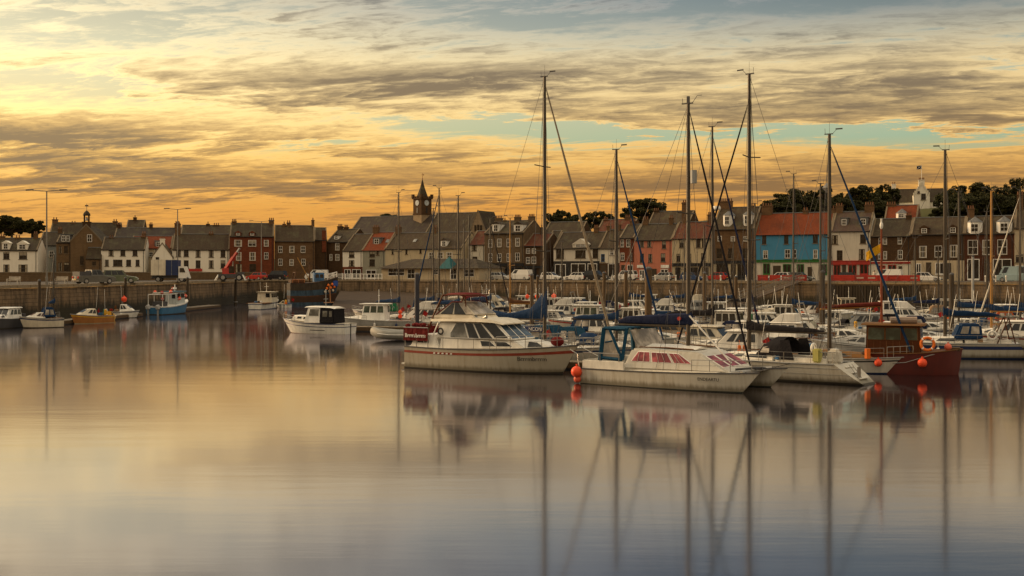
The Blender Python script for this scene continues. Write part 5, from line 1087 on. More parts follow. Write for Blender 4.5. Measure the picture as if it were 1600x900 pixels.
def motor(label, stern, hd, L, style='cruiser', hm=HULLW, cab=OFFW, stripe=NAVY, canopy=None, name='motor_boat', cat='motor boat', boot=BOOT, gl=GLASS, extras=(), B=None, fs=None, fb=None, ob=None, ch=1.0):
    H = Hull(L, B or L * .37, fs or (.45 + L * .055), fb or (.55 + L * .09), L * .11, 0, .88, 2.6, .84)
    r = boat(name, label, cat, stern, hd); add_hull(r, H, hm, cab, boot, [(.80, .90, stripe)] if stripe else (), GREYP)
    dz = lambda k: H.deckz(L * k); w = L * .135
    mb().box(L * .03, L * .36, -w * 1.15, w * 1.15, H.fs - .06, H.fs + .045).build('cockpit_floor', TEAK, r)
    if style == 'cuddy':
        c = Cab(L * .42, L * .86, dz(.5) - .03, dz(.5) + .62 * ch, w * 1.15, w * .85, L * .26, .05, w * .55, w * .5, z0f=dz(.86) - .03, z1f=dz(.5) + .58 * ch); co = c.body(r, 'cabin', cab, .07)
        c.wins(co, [(.08, .30), (.34, .60)], .35, .85, gl, slant=.03); c.win(co, 'F', [(.06, .45), (.48, .45), (.48, .92), (.1, .92)], gl, 'windscreen'); c.win(co, 'F', [(.52, .45), (.94, .45), (.9, .92), (.52, .92)], gl, 'windscreen')
        if canopy:
            k = Cab(L * .16, L * .50, H.fs + .12, dz(.4) + 1.15, w * 1.2, w * .9, L * .08, L * .07); ko = k.body(r, 'canopy', canopy, .1); k.wins(ko, [(.15, .45), (.55, .9)], .25, .75, CLEARV)
    elif style == 'wheelhouse':
        c = Cab(L * .40, L * .68, dz(.5) - .03, dz(.5) + 1.55, w * .95, w * .85, L * .03, .04); co = c.body(r, 'wheelhouse', cab, .06)
        c.wins(co, [(.06, .32), (.37, .63), (.68, .94)], .50, .90, gl, slant=.01); c.win(co, 'F', [(.06, .5), (.47, .5), (.47, .9), (.06, .9)], gl, 'windscreen'); c.win(co, 'F', [(.53, .5), (.94, .5), (.94, .9), (.53, .9)], gl, 'windscreen'); c.win(co, 'B', [(.1, .5), (.4, .5), (.4, .9), (.1, .9)], gl)
        mb().box(L * .37, L * .70, -w * .98, w * .98, dz(.5) + 1.55, dz(.5) + 1.63).build('wheelhouse_roof', cab, r, bev=.03)
        k = Cab(L * .66, L * .9, dz(.7) - .03, dz(.7) + .38, w * .9, w * .7, L * .10, 0, w * .5, z0f=dz(.9) - .03, z1f=dz(.8) + .2); k.body(r, 'foredeck_cuddy', cab, .05)
        mb().tube([(L * .5, 0, dz(.5) + 1.6), (L * .5, 0, dz(.5) + 3.0)], .03, 5).tube([(L * .5, -.35, dz(.5) + 2.4), (L * .5, .35, dz(.5) + 2.4)], .02, 4).build('light_mast', WHITE, r)
    else:
        c = Cab(L * .28, L * .66, dz(.5) - .03, dz(.5) + 1.05, w * 1.12, w * .92, L * .13, .05, w * 1.0); co = c.body(r, 'cabin', cab, .07)
        c.wins(co, [(.06, .30), (.34, .58), (.62, .80)], .42, .88, gl, slant=.02, frame=None)
        for a, b_ in ((.05, .33), (.36, .64), (.67, .95)): c.win(co, 'F', [(a, .30), (b_, .30), (b_, .92), (a, .92)], gl, 'windscreen')
        mb().hexa([(L * .24, -w * 1.0, dz(.5) + 1.05), (L * .56, -w * .95, dz(.5) + 1.05), (L * .56, w * .95, dz(.5) + 1.05), (L * .24, w * 1.0, dz(.5) + 1.05)], [(L * .25, -w * .9, dz(.5) + 1.15), (L * .54, -w * .86, dz(.5) + 1.15), (L * .54, w * .86, dz(.5) + 1.15), (L * .25, w * .9, dz(.5) + 1.15)]).build('cabin_roof', cab, r, bev=.03)
        k = Cab(L * .62, L * .92, dz(.7) - .03, dz(.7) + .42, w * 1.0, w * .75, L * .12, 0, w * .45, z0f=dz(.92) - .03, z1f=dz(.8) + .22); ko = k.body(r, 'fore_cabin', cab, .06); k.wins(ko, [(.12, .34), (.42, .6)], .3, .8, gl)
        if style == 'fly':
            f = Cab(L * .30, L * .54, dz(.5) + 1.13, dz(.5) + 1.75, w * .85, w * .8, L * .10, .02); fo = f.body(r, 'flybridge', cab, .05); f.win(fo, 'F', [(.05, .3), (.95, .3), (.9, .95), (.1, .95)], GLASSL, 'windscreen')
            q = mb()
            for s in (-1, 1): q.tube([(L * .22, s * w * .95, dz(.3) + 1.1), (L * .28, s * w * .9, dz(.5) + 2.5)], .04, 6)
            q.tube([(L * .28, -w * .9, dz(.5) + 2.5), (L * .28, w * .9, dz(.5) + 2.5)], .05, 6); q.build('radar_arch', STEEL, r)
        if canopy: 
            k = Cab(L * .05, L * .30, H.fs + .1, dz(.5) + 1.08, w * 1.15, w * .95, .0, L * .06); ko = k.body(r, 'canopy', canopy, .1); k.wins(ko, [(.25, .55), (.62, .95)], .35, .8, CLEARV)
    if L > 5: bowrail(r, H, .6, .42)
    if ob: outboard(r, -.02, 0, H.fs - .15, ob)
    for e in extras:
        if e[0] == 'buoy': buoy(r, e[1], e[2], e[3] if len(e) > 3 else FLUO)
        elif e[0] == 'fender': fender(r, e[1], e[2])
    clutter(r, H, 4)
    for t in (.25, .5): fender(r, H.P(t, .8, rnd.choice((-1, 1)), .12), rnd.choice((WHITE, NAVY, WHITE)))
    return r, H

HD = R(-31); HB = R(149)
# ---- hero: the big motor cruiser with the red dodger
def cruiser():
    st = W(634, 574.5); bw = W(874, 588); hd = math.atan2(bw.y - st.y, bw.x - st.x); L = (bw - st).length + .35; st = st + Vector((-math.sin(hd), math.cos(hd), 0)) * 1.5
    r = boat('motor_cruiser', 'large white motor cruiser with a red stripe and red Brrrmbrrrm stern dodger', 'motor cruiser', st, hd, None)
    H = Hull(L, 3.6, 1.30, 1.62, 1.05, -.15, .9, 3.0, .88, .10); CW = gelcoat((.44, .41, .335))
    ho = add_hull(r, H, CW, OFFW, BOOT, [(.74, .84, paint((.27, .05, .03), .5))], DKGREY, bootf=.12)
    for i in range(5):
        a = H.P(.20 + i * .028, .76, -1, .022); b_ = H.P(.20 + i * .028 + .014, .76, -1, .022); mb().slab([a, b_, H.P(.20 + i * .028 + .016, .82, -1, .024), H.P(.20 + i * .028 + .004, .82, -1, .024)], .012).build('stripe_emblem', WHITE, ho)
    a, b_ = H.P(.73, .6, -1, .05), H.P(.88, .6, -1, .05); name_text(r, 'Brrrmbrrrm', (a + b_) / 2 + Vector((0, -.05, 0)), math.atan2(b_.y - a.y, b_.x - a.x), .34, BLACK, -.12)
    # aft cabin
    d = 1.22
    c = Cab(.25, 2.5, d - .03, d + .78, 1.52, 1.25, .55, .30); co = c.body(r, 'aft_cabin', OFFW, .06)
    for f in 'SP': c.win(co, f, [(.22, .42), (.46, .42), (.46, .78), (.27, .78)], GLASSL, frame=WHITE); c.win(co, f, [(.49, .42), (.68, .42), (.66, .78), (.49, .78)], GLASSL, frame=WHITE)
    # long trunk and saloon
    c = Cab(2.45, 8.3, d - .03, d + .66, 1.50, 1.38, .9, .0, 1.25, z0f=H.deckz(8.2) - .05, z1f=d + .60); co = c.body(r, 'trunk_cabin', OFFW, .06)
    c.wins(co, [(.52, .68), (.70, .88)], .30, .82, GLASS, slant=.02, frame=WHITE)
    c = Cab(2.15, 7.4, d + .62, d + 1.62, 1.42, 1.22, 1.25, .15, 1.28); co = c.body(r, 'saloon', OFFW, .05)
    for f in 'SP':
        c.win(co, f, [(.20, .06), (.43, .06), (.43, .90), (.30, .90), (.20, .32)], GLASSL, frame=WHITE); c.win(co, f, [(.45, .06), (.58, .06), (.58, .90), (.45, .90)], GLASS, 'side_door', frame=WHITE); c.win(co, f, [(.60, .06), (.76, .06), (.72, .90), (.60, .90)], GLASS, frame=WHITE); c.win(co, f, [(.79, .12), (.97, .12), (.96, .92), (.745, .92)], GLASS, frame=WHITE)
    for a, b_ in ((.03, .33), (.36, .64), (.67, .97)): c.win(co, 'F', [(a, .08), (b_, .08), (b_, .94), (a, .94)], glass((.05, .09, .14), .06) if a < .1 or a > .3 else GLASS, 'windscreen', frame=WHITE)
    zr = d + 1.62
    q = mb(); q.loft([[(x, -w, z), (x, -w * .92, z + h), (x, 0, z + h * 1.3), (x, w * .92, z + h), (x, w, z)] for x, w, z, h in ((1.75, 1.42, zr - .04, .14), (3.5, 1.46, zr, .17), (5.4, 1.44, zr + .0, .18), (6.1, 1.38, zr - .03, .14), (6.7, 1.22, zr - .14, .05))]); q.build('saloon_roof', CREAM, r, True)
    # flybridge tent
    zf = zr + .16
    q = mb().hexa([(1.8, -1.25, zf - .03), (4.9, -1.25, zf - .03), (4.9, 1.25, zf - .03), (1.8, 1.25, zf - .03)], [(1.85, -1.2, zf + .22), (4.6, -1.2, zf + .22), (4.6, 1.2, zf + .22), (1.85, 1.2, zf + .22)]); q.build('flybridge_coaming', CREAM, r, bev=.05)
    ft = Cab(2.0, 4.75, zf + .2, zf + .95, 1.18, .95, 1.05, 1.0); fo = ft.body(r, 'flybridge_tent', CREAM, .05)
    for f in 'SP': ft.win(fo, f, [(.10, .06), (.42, .06), (.30, .92), (.12, .92)], GLASS, 'tent_window'); ft.win(fo, f, [(.47, .06), (.78, .06), (.62, .94), (.34, .94)], GLASS, 'tent_window'); ft.win(fo, f, [(.81, .08), (.98, .08), (.96, .94), (.66, .94)], CLEARV, 'tent_window')
    ft.win(fo, 'F', [(.06, .08), (.94, .08), (.92, .92), (.08, .92)], CLEARV, 'tent_window')
    mb().tube([ft.t[0], ft.t[1]], .04, 5).tube([ft.t[3], ft.t[2]], .04, 5).tube([ft.b[0], ft.t[0]], .04, 5).tube([ft.b[3], ft.t[3]], .04, 5).build('tent_piping', MAROON, fo)
    # raked arch with rolled red canopy
    za = zf + 1.35; q = mb()
    for s in (-1, 1): q.tube([(1.35, s * 1.2, d + .9), (1.85, s * 1.18, zf + .2), (2.45, s * 1.12, za)], [.07, .06, .05], 6); q.tube([(2.45, s * 1.12, za), (4.15, s * 1.12, za + .02)], .035, 5); q.tube([(4.0, s * 1.12, za), (4.1, s * 1.15, zf + .7)], .04, 5)
    q.tube([(2.45, -1.12, za), (2.45, 1.12, za)], .05, 6).tube([(4.15, -1.12, za), (4.15, 1.12, za)], .04, 6); q.build('canopy_arch', VARN, r)
    q = mb(); rings = [[(x, w * math.cos(R(180 * j / 8)), z + .14 * math.sin(R(180 * j / 8))) for j in range(9)] for x, w, z in ((2.3, 1.15, za - .18), (2.6, 1.16, za - .02), (3.3, 1.16, za + .0), (3.8, 1.16, za - .02), (4.15, 1.15, za - .22))]
    q.loft(rings, cap=False, closed=False); q.build('red_canopy', MAROONC, r, True)
    # red dodger with the name
    zs = d + .42; pts = [(-.10, -1.58), (1.55, -1.58)]
    q = mb(); vs = []
    for j in range(4):
        for i in range(9): vs.append((-.05 + 1.75 * i / 8, -1.60 + .02 * math.sin(i * 2.1 + j), zs + .78 * j / 3 + (.06 * math.sin(i * 1.7) if j == 3 else 0)))
    q.add(vs, [(j * 9 + i, j * 9 + i + 1, j * 9 + i + 10, j * 9 + i + 9) for j in range(3) for i in range(8)]); q.box(-.10, -.06, -1.6, 1.6, zs, zs + .75).box(-.05, 1.7, 1.58, 1.60, zs, zs + .75)
    dg = q.build('stern_dodger', MAROONC, r); name_text(dg, 'Brrrmbrrrm', (.83, -1.655, zs + .30), 0, .31, WHITE, 0, 'dodger_name')
    q = mb().tube([(-.08, -1.6, zs + .78), (1.7, -1.6, zs + .78)], .03, 5)
    for x in (0, .85, 1.68): q.tube([(x, -1.57, d), (x, -1.57, zs + .8)], .025, 5)
    q.build('dodger_rail', STEEL, r)
    q = mb()
    for i in range(9): q.ball((.1 + i * .17, -1.3 + rnd.uniform(-.2, .3), zs + .86 + rnd.uniform(-.05, .1)), .16, .2, .13, 6, 4)
    q.build('folded_red_cover', MAROONC, r, True)
    # rails, vents, gear
    rail(r, [H.P(t, 1, -1, -.1) for t in (.26, .36, .46, .56)], h=.62, nm='side_rail', mid=False); rail(r, [H.P(t, 1, 1, -.1) for t in (.26, .36, .46, .56)], h=.62, nm='side_rail', mid=False)
    rail(r, [H.P(t, 1, -1, -.1) for t in (.60, .68, .76, .84, .91, .97)] + [H.P(t, 1, 1, -.1) for t in (.97, .91, .84, .76, .68, .60)], h=.72, nm='bow_rail')
    k = Cab(7.9, 9.6, H.deckz(8.3) - .05, H.deckz(8.3) + .42, 1.0, .75, .7, 0, .6, z0f=H.deckz(9.6) - .03, z1f=H.deckz(9.0) + .25); ko = k.body(r, 'fore_trunk', OFFW, .05); k.win(ko, 'S', [(.15, .2), (.70, .2), (.62, .85), (.2, .85)], GLASS); k.win(ko, 'P', [(.15, .2), (.70, .2), (.62, .85), (.2, .85)], GLASS)
    mb().ball((9.75, -.35, H.deckz(9.8) + .28), .42, .3, .28).build('red_cover', MAROONC, r, True)
    for x in (3.6, 4.3): mb().tube([(x + .9, -1.0, zr + .22), (x + 1.15, -1.0, zr + .30)], [.04, .10], 8).build('horn', STEEL, r)
    mb().torus((2.55, -1.50, d + 1.02), .17, .05, 'y').build('ventilator', BLACK, r); mb().tube([(2.0, -1.5, d + .75), (2.35, -1.45, d + 1.5)], .04, 5).build('boathook', WHITE, r)
    mb().box(-.55, .02, -1.2, 1.2, .18, .26).build('bathing_platform', OFFW, r)
    mb().tube([H.P(1, 1, 1), H.P(1, 1, 1) + Vector((1.7, .6, -.95))], .02, 4).build('mooring_rope', WHITE, r); mb().box(9.9 + .9, 11.3, -.07, .07, H.fb + .02, H.fb + .12).build('anchor', DKGREY, r)
cruiser()
# ---- hero: the catamaran
def catamaran():
    st = W(906, 599); bw = W(1150, 615.5); hd = math.atan2(bw.y - st.y, bw.x - st.x); L = (bw - st).length + .95; st = st + Vector((-math.sin(hd), math.cos(hd), 0)) * .5
    r = boat('sailing_catamaran', 'white sailing catamaran with red curtained windows and navy boom cover', 'catamaran', st, hd, None); CW = gelcoat((.56, .54, .48)); yc = 2.0
    for i, y in enumerate((0, 3.35)):
        H = Hull(L, 1.25, .78, .98, .95, 0, .86, 2.6, .80, .02); 
        q = mb(); fs = [-1, -.5, 0, .12, .3, .5, .72, 1.0]; ring = lambda t: [H.P(t, f, -1) for f in fs[::-1]] + [H.P(t, f, 1) for f in fs[1:]]
        q.loft([ring(t) for t in TS], cap=False, closed=False); q.quad(*ring(0)); q.loft([[H.P(t, 1, -1), H.P(t, 1, 1)] for t in TS], cap=False, closed=False)
        ho = q.build('float_hull', CW, r, True, (0, y, 0)); q = mb()
        for sd in (-1, 1): q.loft([[H.P(t, f, sd, .012) for f in (-.04, .06, .15)] for t in TS], cap=False, closed=False)
        q.build('boot_top', paint((.03, .035, .03), .7), ho, True); q = mb()
        for sd in (-1, 1): q.tube([H.P(t, 1, sd, .012) for t in TS], .032, 6)
        q.build('rubbing_strake', DKGREY, ho, True)
    H.B = 4.6
    mb().hexa([(.2, -.35, .55), (7.2, -.35, .6), (7.2, 3.7, .6), (.2, 3.7, .55)], [(.2, -.45, .80), (7.6, -.3, .93), (7.6, 3.65, .93), (.2, 3.8, .80)]).build('bridge_deck', OFFW, r, bev=.04)
    mb().box(.15, 2.6, -.52, -.42, .78, 1.22).box(.15, 2.6, 3.77, 3.87, .78, 1.22).box(.12, .22, -.42, 3.77, .78, 1.22).build('cockpit_coaming', OFFW, r, bev=.03)
    c = Cab(2.45, 8.1, .86, 1.88, 2.17, 1.75, 1.75, .35, 1.55, 1.45, z1f=1.80); 
    for v in c.b + c.t: v.y += 1.67
    co = c.body(r, 'cabin', CW, .09)
    for a, b_, sl in ((.07, .27, .05), (.30, .51, .0), (.54, .72, -.05)):
        for f in 'SP':
            c.win(co, f, [(a, .40), (b_, .40), (b_ + min(0, sl) + .0, .86), (a + max(0, sl), .86)], CURTAIN, frame=WHITE)
            q = mb()
            for k in (.33, .66):
                p0, p1 = c.pt(f, a + (b_ - a) * k, .40), c.pt(f, a + (b_ - a) * k, .86); sg = -1 if f == 'S' else 1; q.tube([p0 + Vector((0, sg * .035, 0)), p1 + Vector((0, sg * .035, 0))], .018, 4)
            q.build('curtain_fold', paint((.5, .36, .33), .7), co)
    for a, b_ in ((.04, .30), (.36, .64), (.70, .96)): c.win(co, 'F', [(a, .28), (b_, .28), (b_, .80), (a, .80)], CURTAIN, 'front_window', frame=WHITE)
    for y in (.35, 3.0): mb().tube([(3.0, y, 1.93), (4.5, y, 1.96), (6.0, y, 1.92)], .03, 5).build('grab_rail', TEAK, co)
    mb().loft([[(x, y0, z), (x, (y0 + y1) / 2, z + .12), (x, y1, z)] for x, y0, y1, z in ((3.0, .9, 2.5, 1.92), (4.6, .9, 2.5, 1.94), (5.8, 1.0, 2.4, 1.86))]).build('cabin_hatch', OFFW, co)
    # blue cockpit tent with clear panels
    t = Cab(.95, 3.35, 1.2, 2.85, 1.75, 1.45, .95, .05)
    for v in t.b + t.t: v.y += 1.67
    to = mb().slab([t.t[0], t.t[1], t.t[2], t.t[3]], .05).build('canopy', TEALC, r); q = mb()
    for f in 'SP':
        q = mb(); P_ = lambda u, v: t.pt(f, u, v)
        for a, b_, w in ((P_(0, 0), P_(0, 1), .14), (P_(.22, 1), P_(.55, .05), .10), (P_(.55, .05), P_(.96, 1), .12), (P_(.02, .08), P_(.55, .05), .09), (P_(.0, .98), P_(1, .98), .10), (P_(.1, .55), P_(.33, .6), .05)): q.tube([a, b_], w, 4)
        q.build('canopy_straps', TEALC, to)
    for f in 'SP': mb().slab([t.pt(f, u, v) for u, v in ((.05, .08), (.50, .08), (.24, .95), (.05, .95))], .01).build('clear_panel', CLEARV, to)
    t.win(to, 'F', [(.05, .05), (.95, .05), (.95, .95), (.05, .95)], CLEARV, 'clear_panel')
    # rig
    H2 = Hull(L, 4.0, .8, .98, .95)
    xm = 5.05; top = PZ(155, 55.5); z0 = 1.9; yc = 1.67
    ma = mb().tube([(xm, yc, z0), (xm, yc, z0 + 8), (xm, yc, top)], [.11, .105, .085], 8).build('mast', MASTM, r, True); zs = z0 + (top - z0) * .55
    mb().tube([(xm - .1, yc - 1.0, zs + .05), (xm, yc, zs), (xm - .1, yc + 1.0, zs + .05)], .035, 5).build('spreader', MASTM, ma)
    mb().tube([(xm + .3, yc, PZ(283, 55.5)), (xm + .3, yc, PZ(262, 55.5))], .17, 8).tube([(xm, yc, PZ(264, 55.5)), (xm + .3, yc, PZ(264, 55.5))], .03, 5).build('radar_reflector', GREYP, ma)
    mb().box(xm - .35, xm + .25, yc - .05, yc + .05, top, top + .05).tube([(xm - .3, yc, top), (xm - .33, yc, top + .3)], .014, 4).tube([(xm + .2, yc, top), (xm + .5, yc, top + .38), (xm + .75, yc, top + .38)], .014, 4).box(xm - .06, xm + .06, yc - .06, yc + .06, top, top + .38).build('masthead_instruments', DKGREY, ma)
    q = mb()
    for s in (-1, 1): q.tube([(xm, yc, top - .1), (xm - .1, yc + s * 1.0, zs + .05), (xm - .3, yc + s * 2.1, .9)], .012, 4).tube([(xm, yc, zs), (xm - .7, yc + s * 2.1, .9)], .011, 4).tube([(xm, yc, zs), (xm + .4, yc + s * 2.1, .95)], .011, 4).tube([(xm, yc, top - .05), (.2, yc + s * 1.9, .85)], .011, 4)
    q.build('rigging', DKGREY, r)
    a = Vector((L - 1.2, yc, 1.15)); e = Vector((xm + .05, yc, top - .3)); mb().tube([a, a.lerp(e, .04), a.lerp(e, .3), a.lerp(e, .75), a.lerp(e, .94), e], [.03, .055, .06, .05, .03, .012], 8).build('furled_genoa', BLACKC, r, True)
    zb = 2.98; bo = mb().tube([(xm + .05, yc, zb), (xm - 4.25, yc, zb - .02)], .07, 8).build('boom', MASTM, r, True); rings = []
    for i in range(10):
        k = i / 9; x = xm + .18 - 4.2 * k; h = .62 - .30 * k; w = .19 - .07 * k
        if i == 9: h *= .5; w *= .6
        rings.append([(x, yc + w * math.sin(2 * math.pi * j / 8), zb + .05 + h * .5 + h * .55 * math.cos(2 * math.pi * j / 8)) for j in range(8)])
    sc_ = mb().loft(rings).build('sail_cover', NAVYC, bo, True); mb().tube([(xm - .4, yc - .24, zb + .38), (xm - .4, yc - .18, zb + .38)], .10, 10).build('cover_badge', REDP, sc_)
    mb().tube([(xm + .15, yc - .15, 3.5), (xm + 3.0, yc - 1.4, 1.35)], .045, 6).build('spinnaker_pole', ALU, r)
    # red balls, rails, anchor, bow net beam
    buoy(r, (-.12, -.62, .60), .29); buoy(r, (-.14, -.50, .22), .20, paint((.75, .12, .06), .5))
    mb().tube([(-.05, -.5, .85), (-.1, -.55, 1.5), (-.35, -.55, 1.62), (-.6, -.5, 1.72)], .03, 6).build('stern_davit', STEEL, r)
    rail(r, [H2.P(t, 1, -1, 1.2) * 1.0 for t in ()] or [(6.3, -.45, .93), (7.2, -.36, .95), (8.2, -.2, .97), (9.2, 0.0, .98)], h=.55, nm='bow_rail', m=STEEL); rail(r, [(6.3, 3.8, .93), (7.2, 3.7, .95), (8.2, 3.55, .97), (9.2, 3.35, .98)], h=.55, nm='bow_rail')
    rail(r, [(.2, -.5, 1.2), (1.2, -.5, 1.2), (2.3, -.5, 1.2)], h=.4, nm='side_rail', mid=False)
    mb().tube([(L - .9, 0, .95), (L - .9, 3.35, .95)], .08, 8).tube([(L - 1.6, 1.0, 1.05), (L - .2, 1.9, 1.12)], .05, 6).build('cross_beam', ALU, r); mb().box(7.4, L - .9, .2, 3.15, .86, .90).build('bow_trampoline', DKGREY, r)
    mb().tube([(8.0, .8, 1.02), (8.9, 1.1, 1.12), (9.3, 2.2, 1.05)], .06, 6).box(8.6, 9.1, 1.4, 1.6, 1.0, 1.15).build('anchor', DKGREY, r)
    a, b_ = H2.P(.70, .65, -1), H2.P(.82, .65, -1); Hh = Hull(L, 1.25, .78, .98, .95, 0, .86, 2.6, .80, .02); a, b_ = Hh.P(.70, .70, -1, .05), Hh.P(.82, .70, -1, .05); name_text(r, 'ENDEARTU', (a + b_) / 2 + Vector((0, -.03, 0)), math.atan2(b_.y - a.y, b_.x - a.x), .21, BLACK, -.15)
catamaran()
# ---- hero: near yacht seen from its open transom
def near_yacht():
    st = W(1352, 600.5); hd = R(139); L = 10.2; top = PZ(108, 60.5)
    r, H = yacht('near white yacht with an open sugar scoop stern and black sprayhood', Vector((st.x, st.y)) - Vector((math.cos(hd), math.sin(hd))) * -1.15, hd, L, top, cover=BLACKC, genoa=BLACKC, stripe=None, hood=None, xm=.535, rad=.115, boomk=.44, tr=-1.55, boot=BOOT, near=True, zb=1.10, cov_h=.40, mm=MASTM, spr=(.40, .70), gen_r=.06, stay_top=.90)
    r['group'] = ''; del r['group']
    H2 = H; CW = OFFW
    ho = [o for o in r.children if o.name.startswith('hull')][0]; q = mb()
    for sd in (-1, 1): q.tube([H.P(t, .80, sd, .012) for t in TS], .012, 4); q.tube([H.P(t, .52, sd, .012) for t in TS], .009, 4)
    q.build('cove_line', GREYP, ho)
    # scoop steps and transom kit
    zt = H.fs
    q = mb()
    for i in range(3): q.box(-1.15 + i * .40, -.80 + i * .40, -.5, .5, .28 + i * .26, .34 + i * .26)
    q.build('stern_step', OFFW, r, bev=.02); mb().box(-.98, -.94, .15, .5, .35, .9).tube([(-1.1, .15, .25), (-.5, .15, 1.0)], .02, 4).tube([(-1.1, .5, .25), (-.5, .5, 1.0)], .02, 4).build('boarding_ladder', STEEL, r)
    sprayhood(r, L * .295, L * .108, zt + .30, 1.5, .95, BLACKC)
    c = Cab(L * .21, L * .31, zt + .1, zt + 1.15, L * .10, L * .095, .0, .1); 
    for sd in (-1, 1): mb().slab([(L * .22, sd * L * .105, zt + .1), (L * .305, sd * L * .105, zt + .1), (L * .30, sd * L * .10, zt + 1.1), (L * .25, sd * L * .10, zt + 1.15)], .03 * -sd).build('cockpit_tent', BLACKC, r)
    mb().box(.75, 1.15, .85, 1.25, zt + .05, zt + .75).build('fuel_can', paint((.42, .40, .12), .6), r, bev=.06)
    mb().hexa([(-.1, .15, zt + .0), (.62, .15, zt + .0), (.62, .85, zt + .0), (-.1, .85, zt + .0)], [(-.02, .2, zt + .72), (.55, .2, zt + .75), (.55, .8, zt + .75), (-.02, .8, zt + .72)]).build('covered_motor', WHITEC, r, bev=.12)
    mb().torus((1.3, .75, zt + .75), .22, .07, 'x').build('horseshoe_buoy', WHITE, r, True); mb().box(.5, .8, -.9, -.6, zt, zt + .5).build('gas_locker', paint((.4, .4, .38), .5), r, bev=.04)
    a = H.P(.22, .98, 1); mb().tube([a, a + Vector((1.6, .35, -.45)), a + Vector((4.2, .5, -.55)), a + Vector((6.6, .25, -.35))], .018, 4).build('mooring_rope', DKGREY, r)
near_yacht()
# ---- hero: red wooden boat with varnished wheelhouse
def red_boat():
    b_ = W(1487, 584); s_ = W(1386, 584.5); hd = R(-24); L = 5.6; st = Vector((s_.x - .8, s_.y + 1.6)); r = boat('wooden_boat', 'dark red wooden boat with varnished wheelhouse and orange lifebuoy', 'wooden boat', st, hd, None); L = (b_.x - st.x) / math.cos(hd) + .35
    H = Hull(L, 2.5, 1.15, 1.45, .22, 0, .85, 3.4, .90, .05); add_hull(r, H, paint((.085, .012, .007), .4), TEAK, paint((.30, .28, .24), .6), (), TEAK, bootf=.06)
    x0, x1 = .2, L * .60; z = 1.15
    c = Cab(x0, x1, z - .03, z + 1.55, .95, .92, .08, .05); co = c.body(r, 'wheelhouse', VARN, .03); c.wins(co, [(.04, .34), (.37, .64), (.72, .95)], .50, .92, GLASSG, frame=TEAK)
    for a, d in ((.06, .46), (.54, .94)): c.win(co, 'F', [(a, .5), (d, .5), (d, .92), (a, .92)], GLASSG, 'windscreen', frame=TEAK)
    q = mb()
    for i in range(9): 
        p = c.pt('S', .03 + i * .118, .02); q.tube([p + Vector((0, -.005, 0)), c.pt('S', .03 + i * .118, .46) + Vector((0, -.005, 0))], .015, 4)
    q.build('panel_batten', TEAK, co)
    mb().hexa([(x0 - .25, -1.1, z + 1.55), (x1 + .2, -1.1, z + 1.55), (x1 + .2, 1.1, z + 1.55), (x0 - .25, 1.1, z + 1.55)], [(x0 - .22, -1.0, z + 1.66), (x1 + .15, -1.0, z + 1.66), (x1 + .15, 1.0, z + 1.66), (x0 - .22, 1.0, z + 1.66)]).build('wheelhouse_roof', wood((.17, .085, .03)), r, bev=.02)
    mb().tube([(1.5, -.5, z + 1.84), (2.9, -.3, z + 1.86)], .19, 8).build('rolled_mat', paint((.35, .27, .22), .8), r, True)
    lb = mb().torus((x1 + .35, -1.12, z + .58), .34, .08, 'y', 20, 8).build('lifebuoy', ORANGE, r, True); q = mb()
    for a in (45, 135, 225, 315): q.tube([(x1 + .35 + .34 * math.cos(R(a)) - .05, -1.12, z + .58 + .34 * math.sin(R(a))), (x1 + .35 + .34 * math.cos(R(a)) + .05, -1.12, z + .58 + .34 * math.sin(R(a)))], .088, 8)
    q.build('lifebuoy_band', WHITE, lb); buoy(r, tuple(H.P(.62, .60, -1, .2)), .26); buoy(r, (L * .86, -.35, 1.55), .2, paint((.72, .16, .10), .5)); mb().box(L * .84, L * .98, -.35, .35, 1.35, 1.52).build('net_pile', PILEM, r, bev=.04)
    mb().tube([H.P(.95, .98, -1), H.P(.7, .9, -1, .06), H.P(.45, .62, -1, .10), H.P(.1, .5, -1, .08)], .02, 4).build('mooring_rope', GREYP, r)
    mt = mb().tube([(.9, .6, 1.2), (.9, .6, PZ(356, 66))], [.09, .05], 8).build('mast', wood((.22, .06, .03), 'z'), r, True); zt = PZ(356, 66)
    mb().ball((.9, .6, zt + .1), .1, .1, .22).tube([(.9, .6, zt), (.9, .6, zt + .5)], .05, 6).build('masthead_light', WHITE, mt)
    zf = PZ(381, 66); g = mb(); vs = [(.85 - i * .16, .6 + .05 * math.sin(i * 1.4), zf - j * .17 - .10 * i) for j in range(4) for i in range(6)]; g.add(vs, [(j * 6 + i, j * 6 + i + 1, j * 6 + i + 7, j * 6 + i + 6) for j in range(3) for i in range(5)]); g.build('yellow_pennant', cloth((.70, .38, .02)), r)
    bo = mb().tube([(.9, .6, z + 2.6), (-2.6, .9, z + 2.35)], .06, 6).build('boom', SPAR, r); mb().tube([(.85, .6, z + 2.7), (-1, .75, z + 2.6), (-2.5, .9, z + 2.42)], [.14, .13, .06], 7).build('furled_brown_sail', cloth((.10, .018, .012)), bo, True)
red_boat()

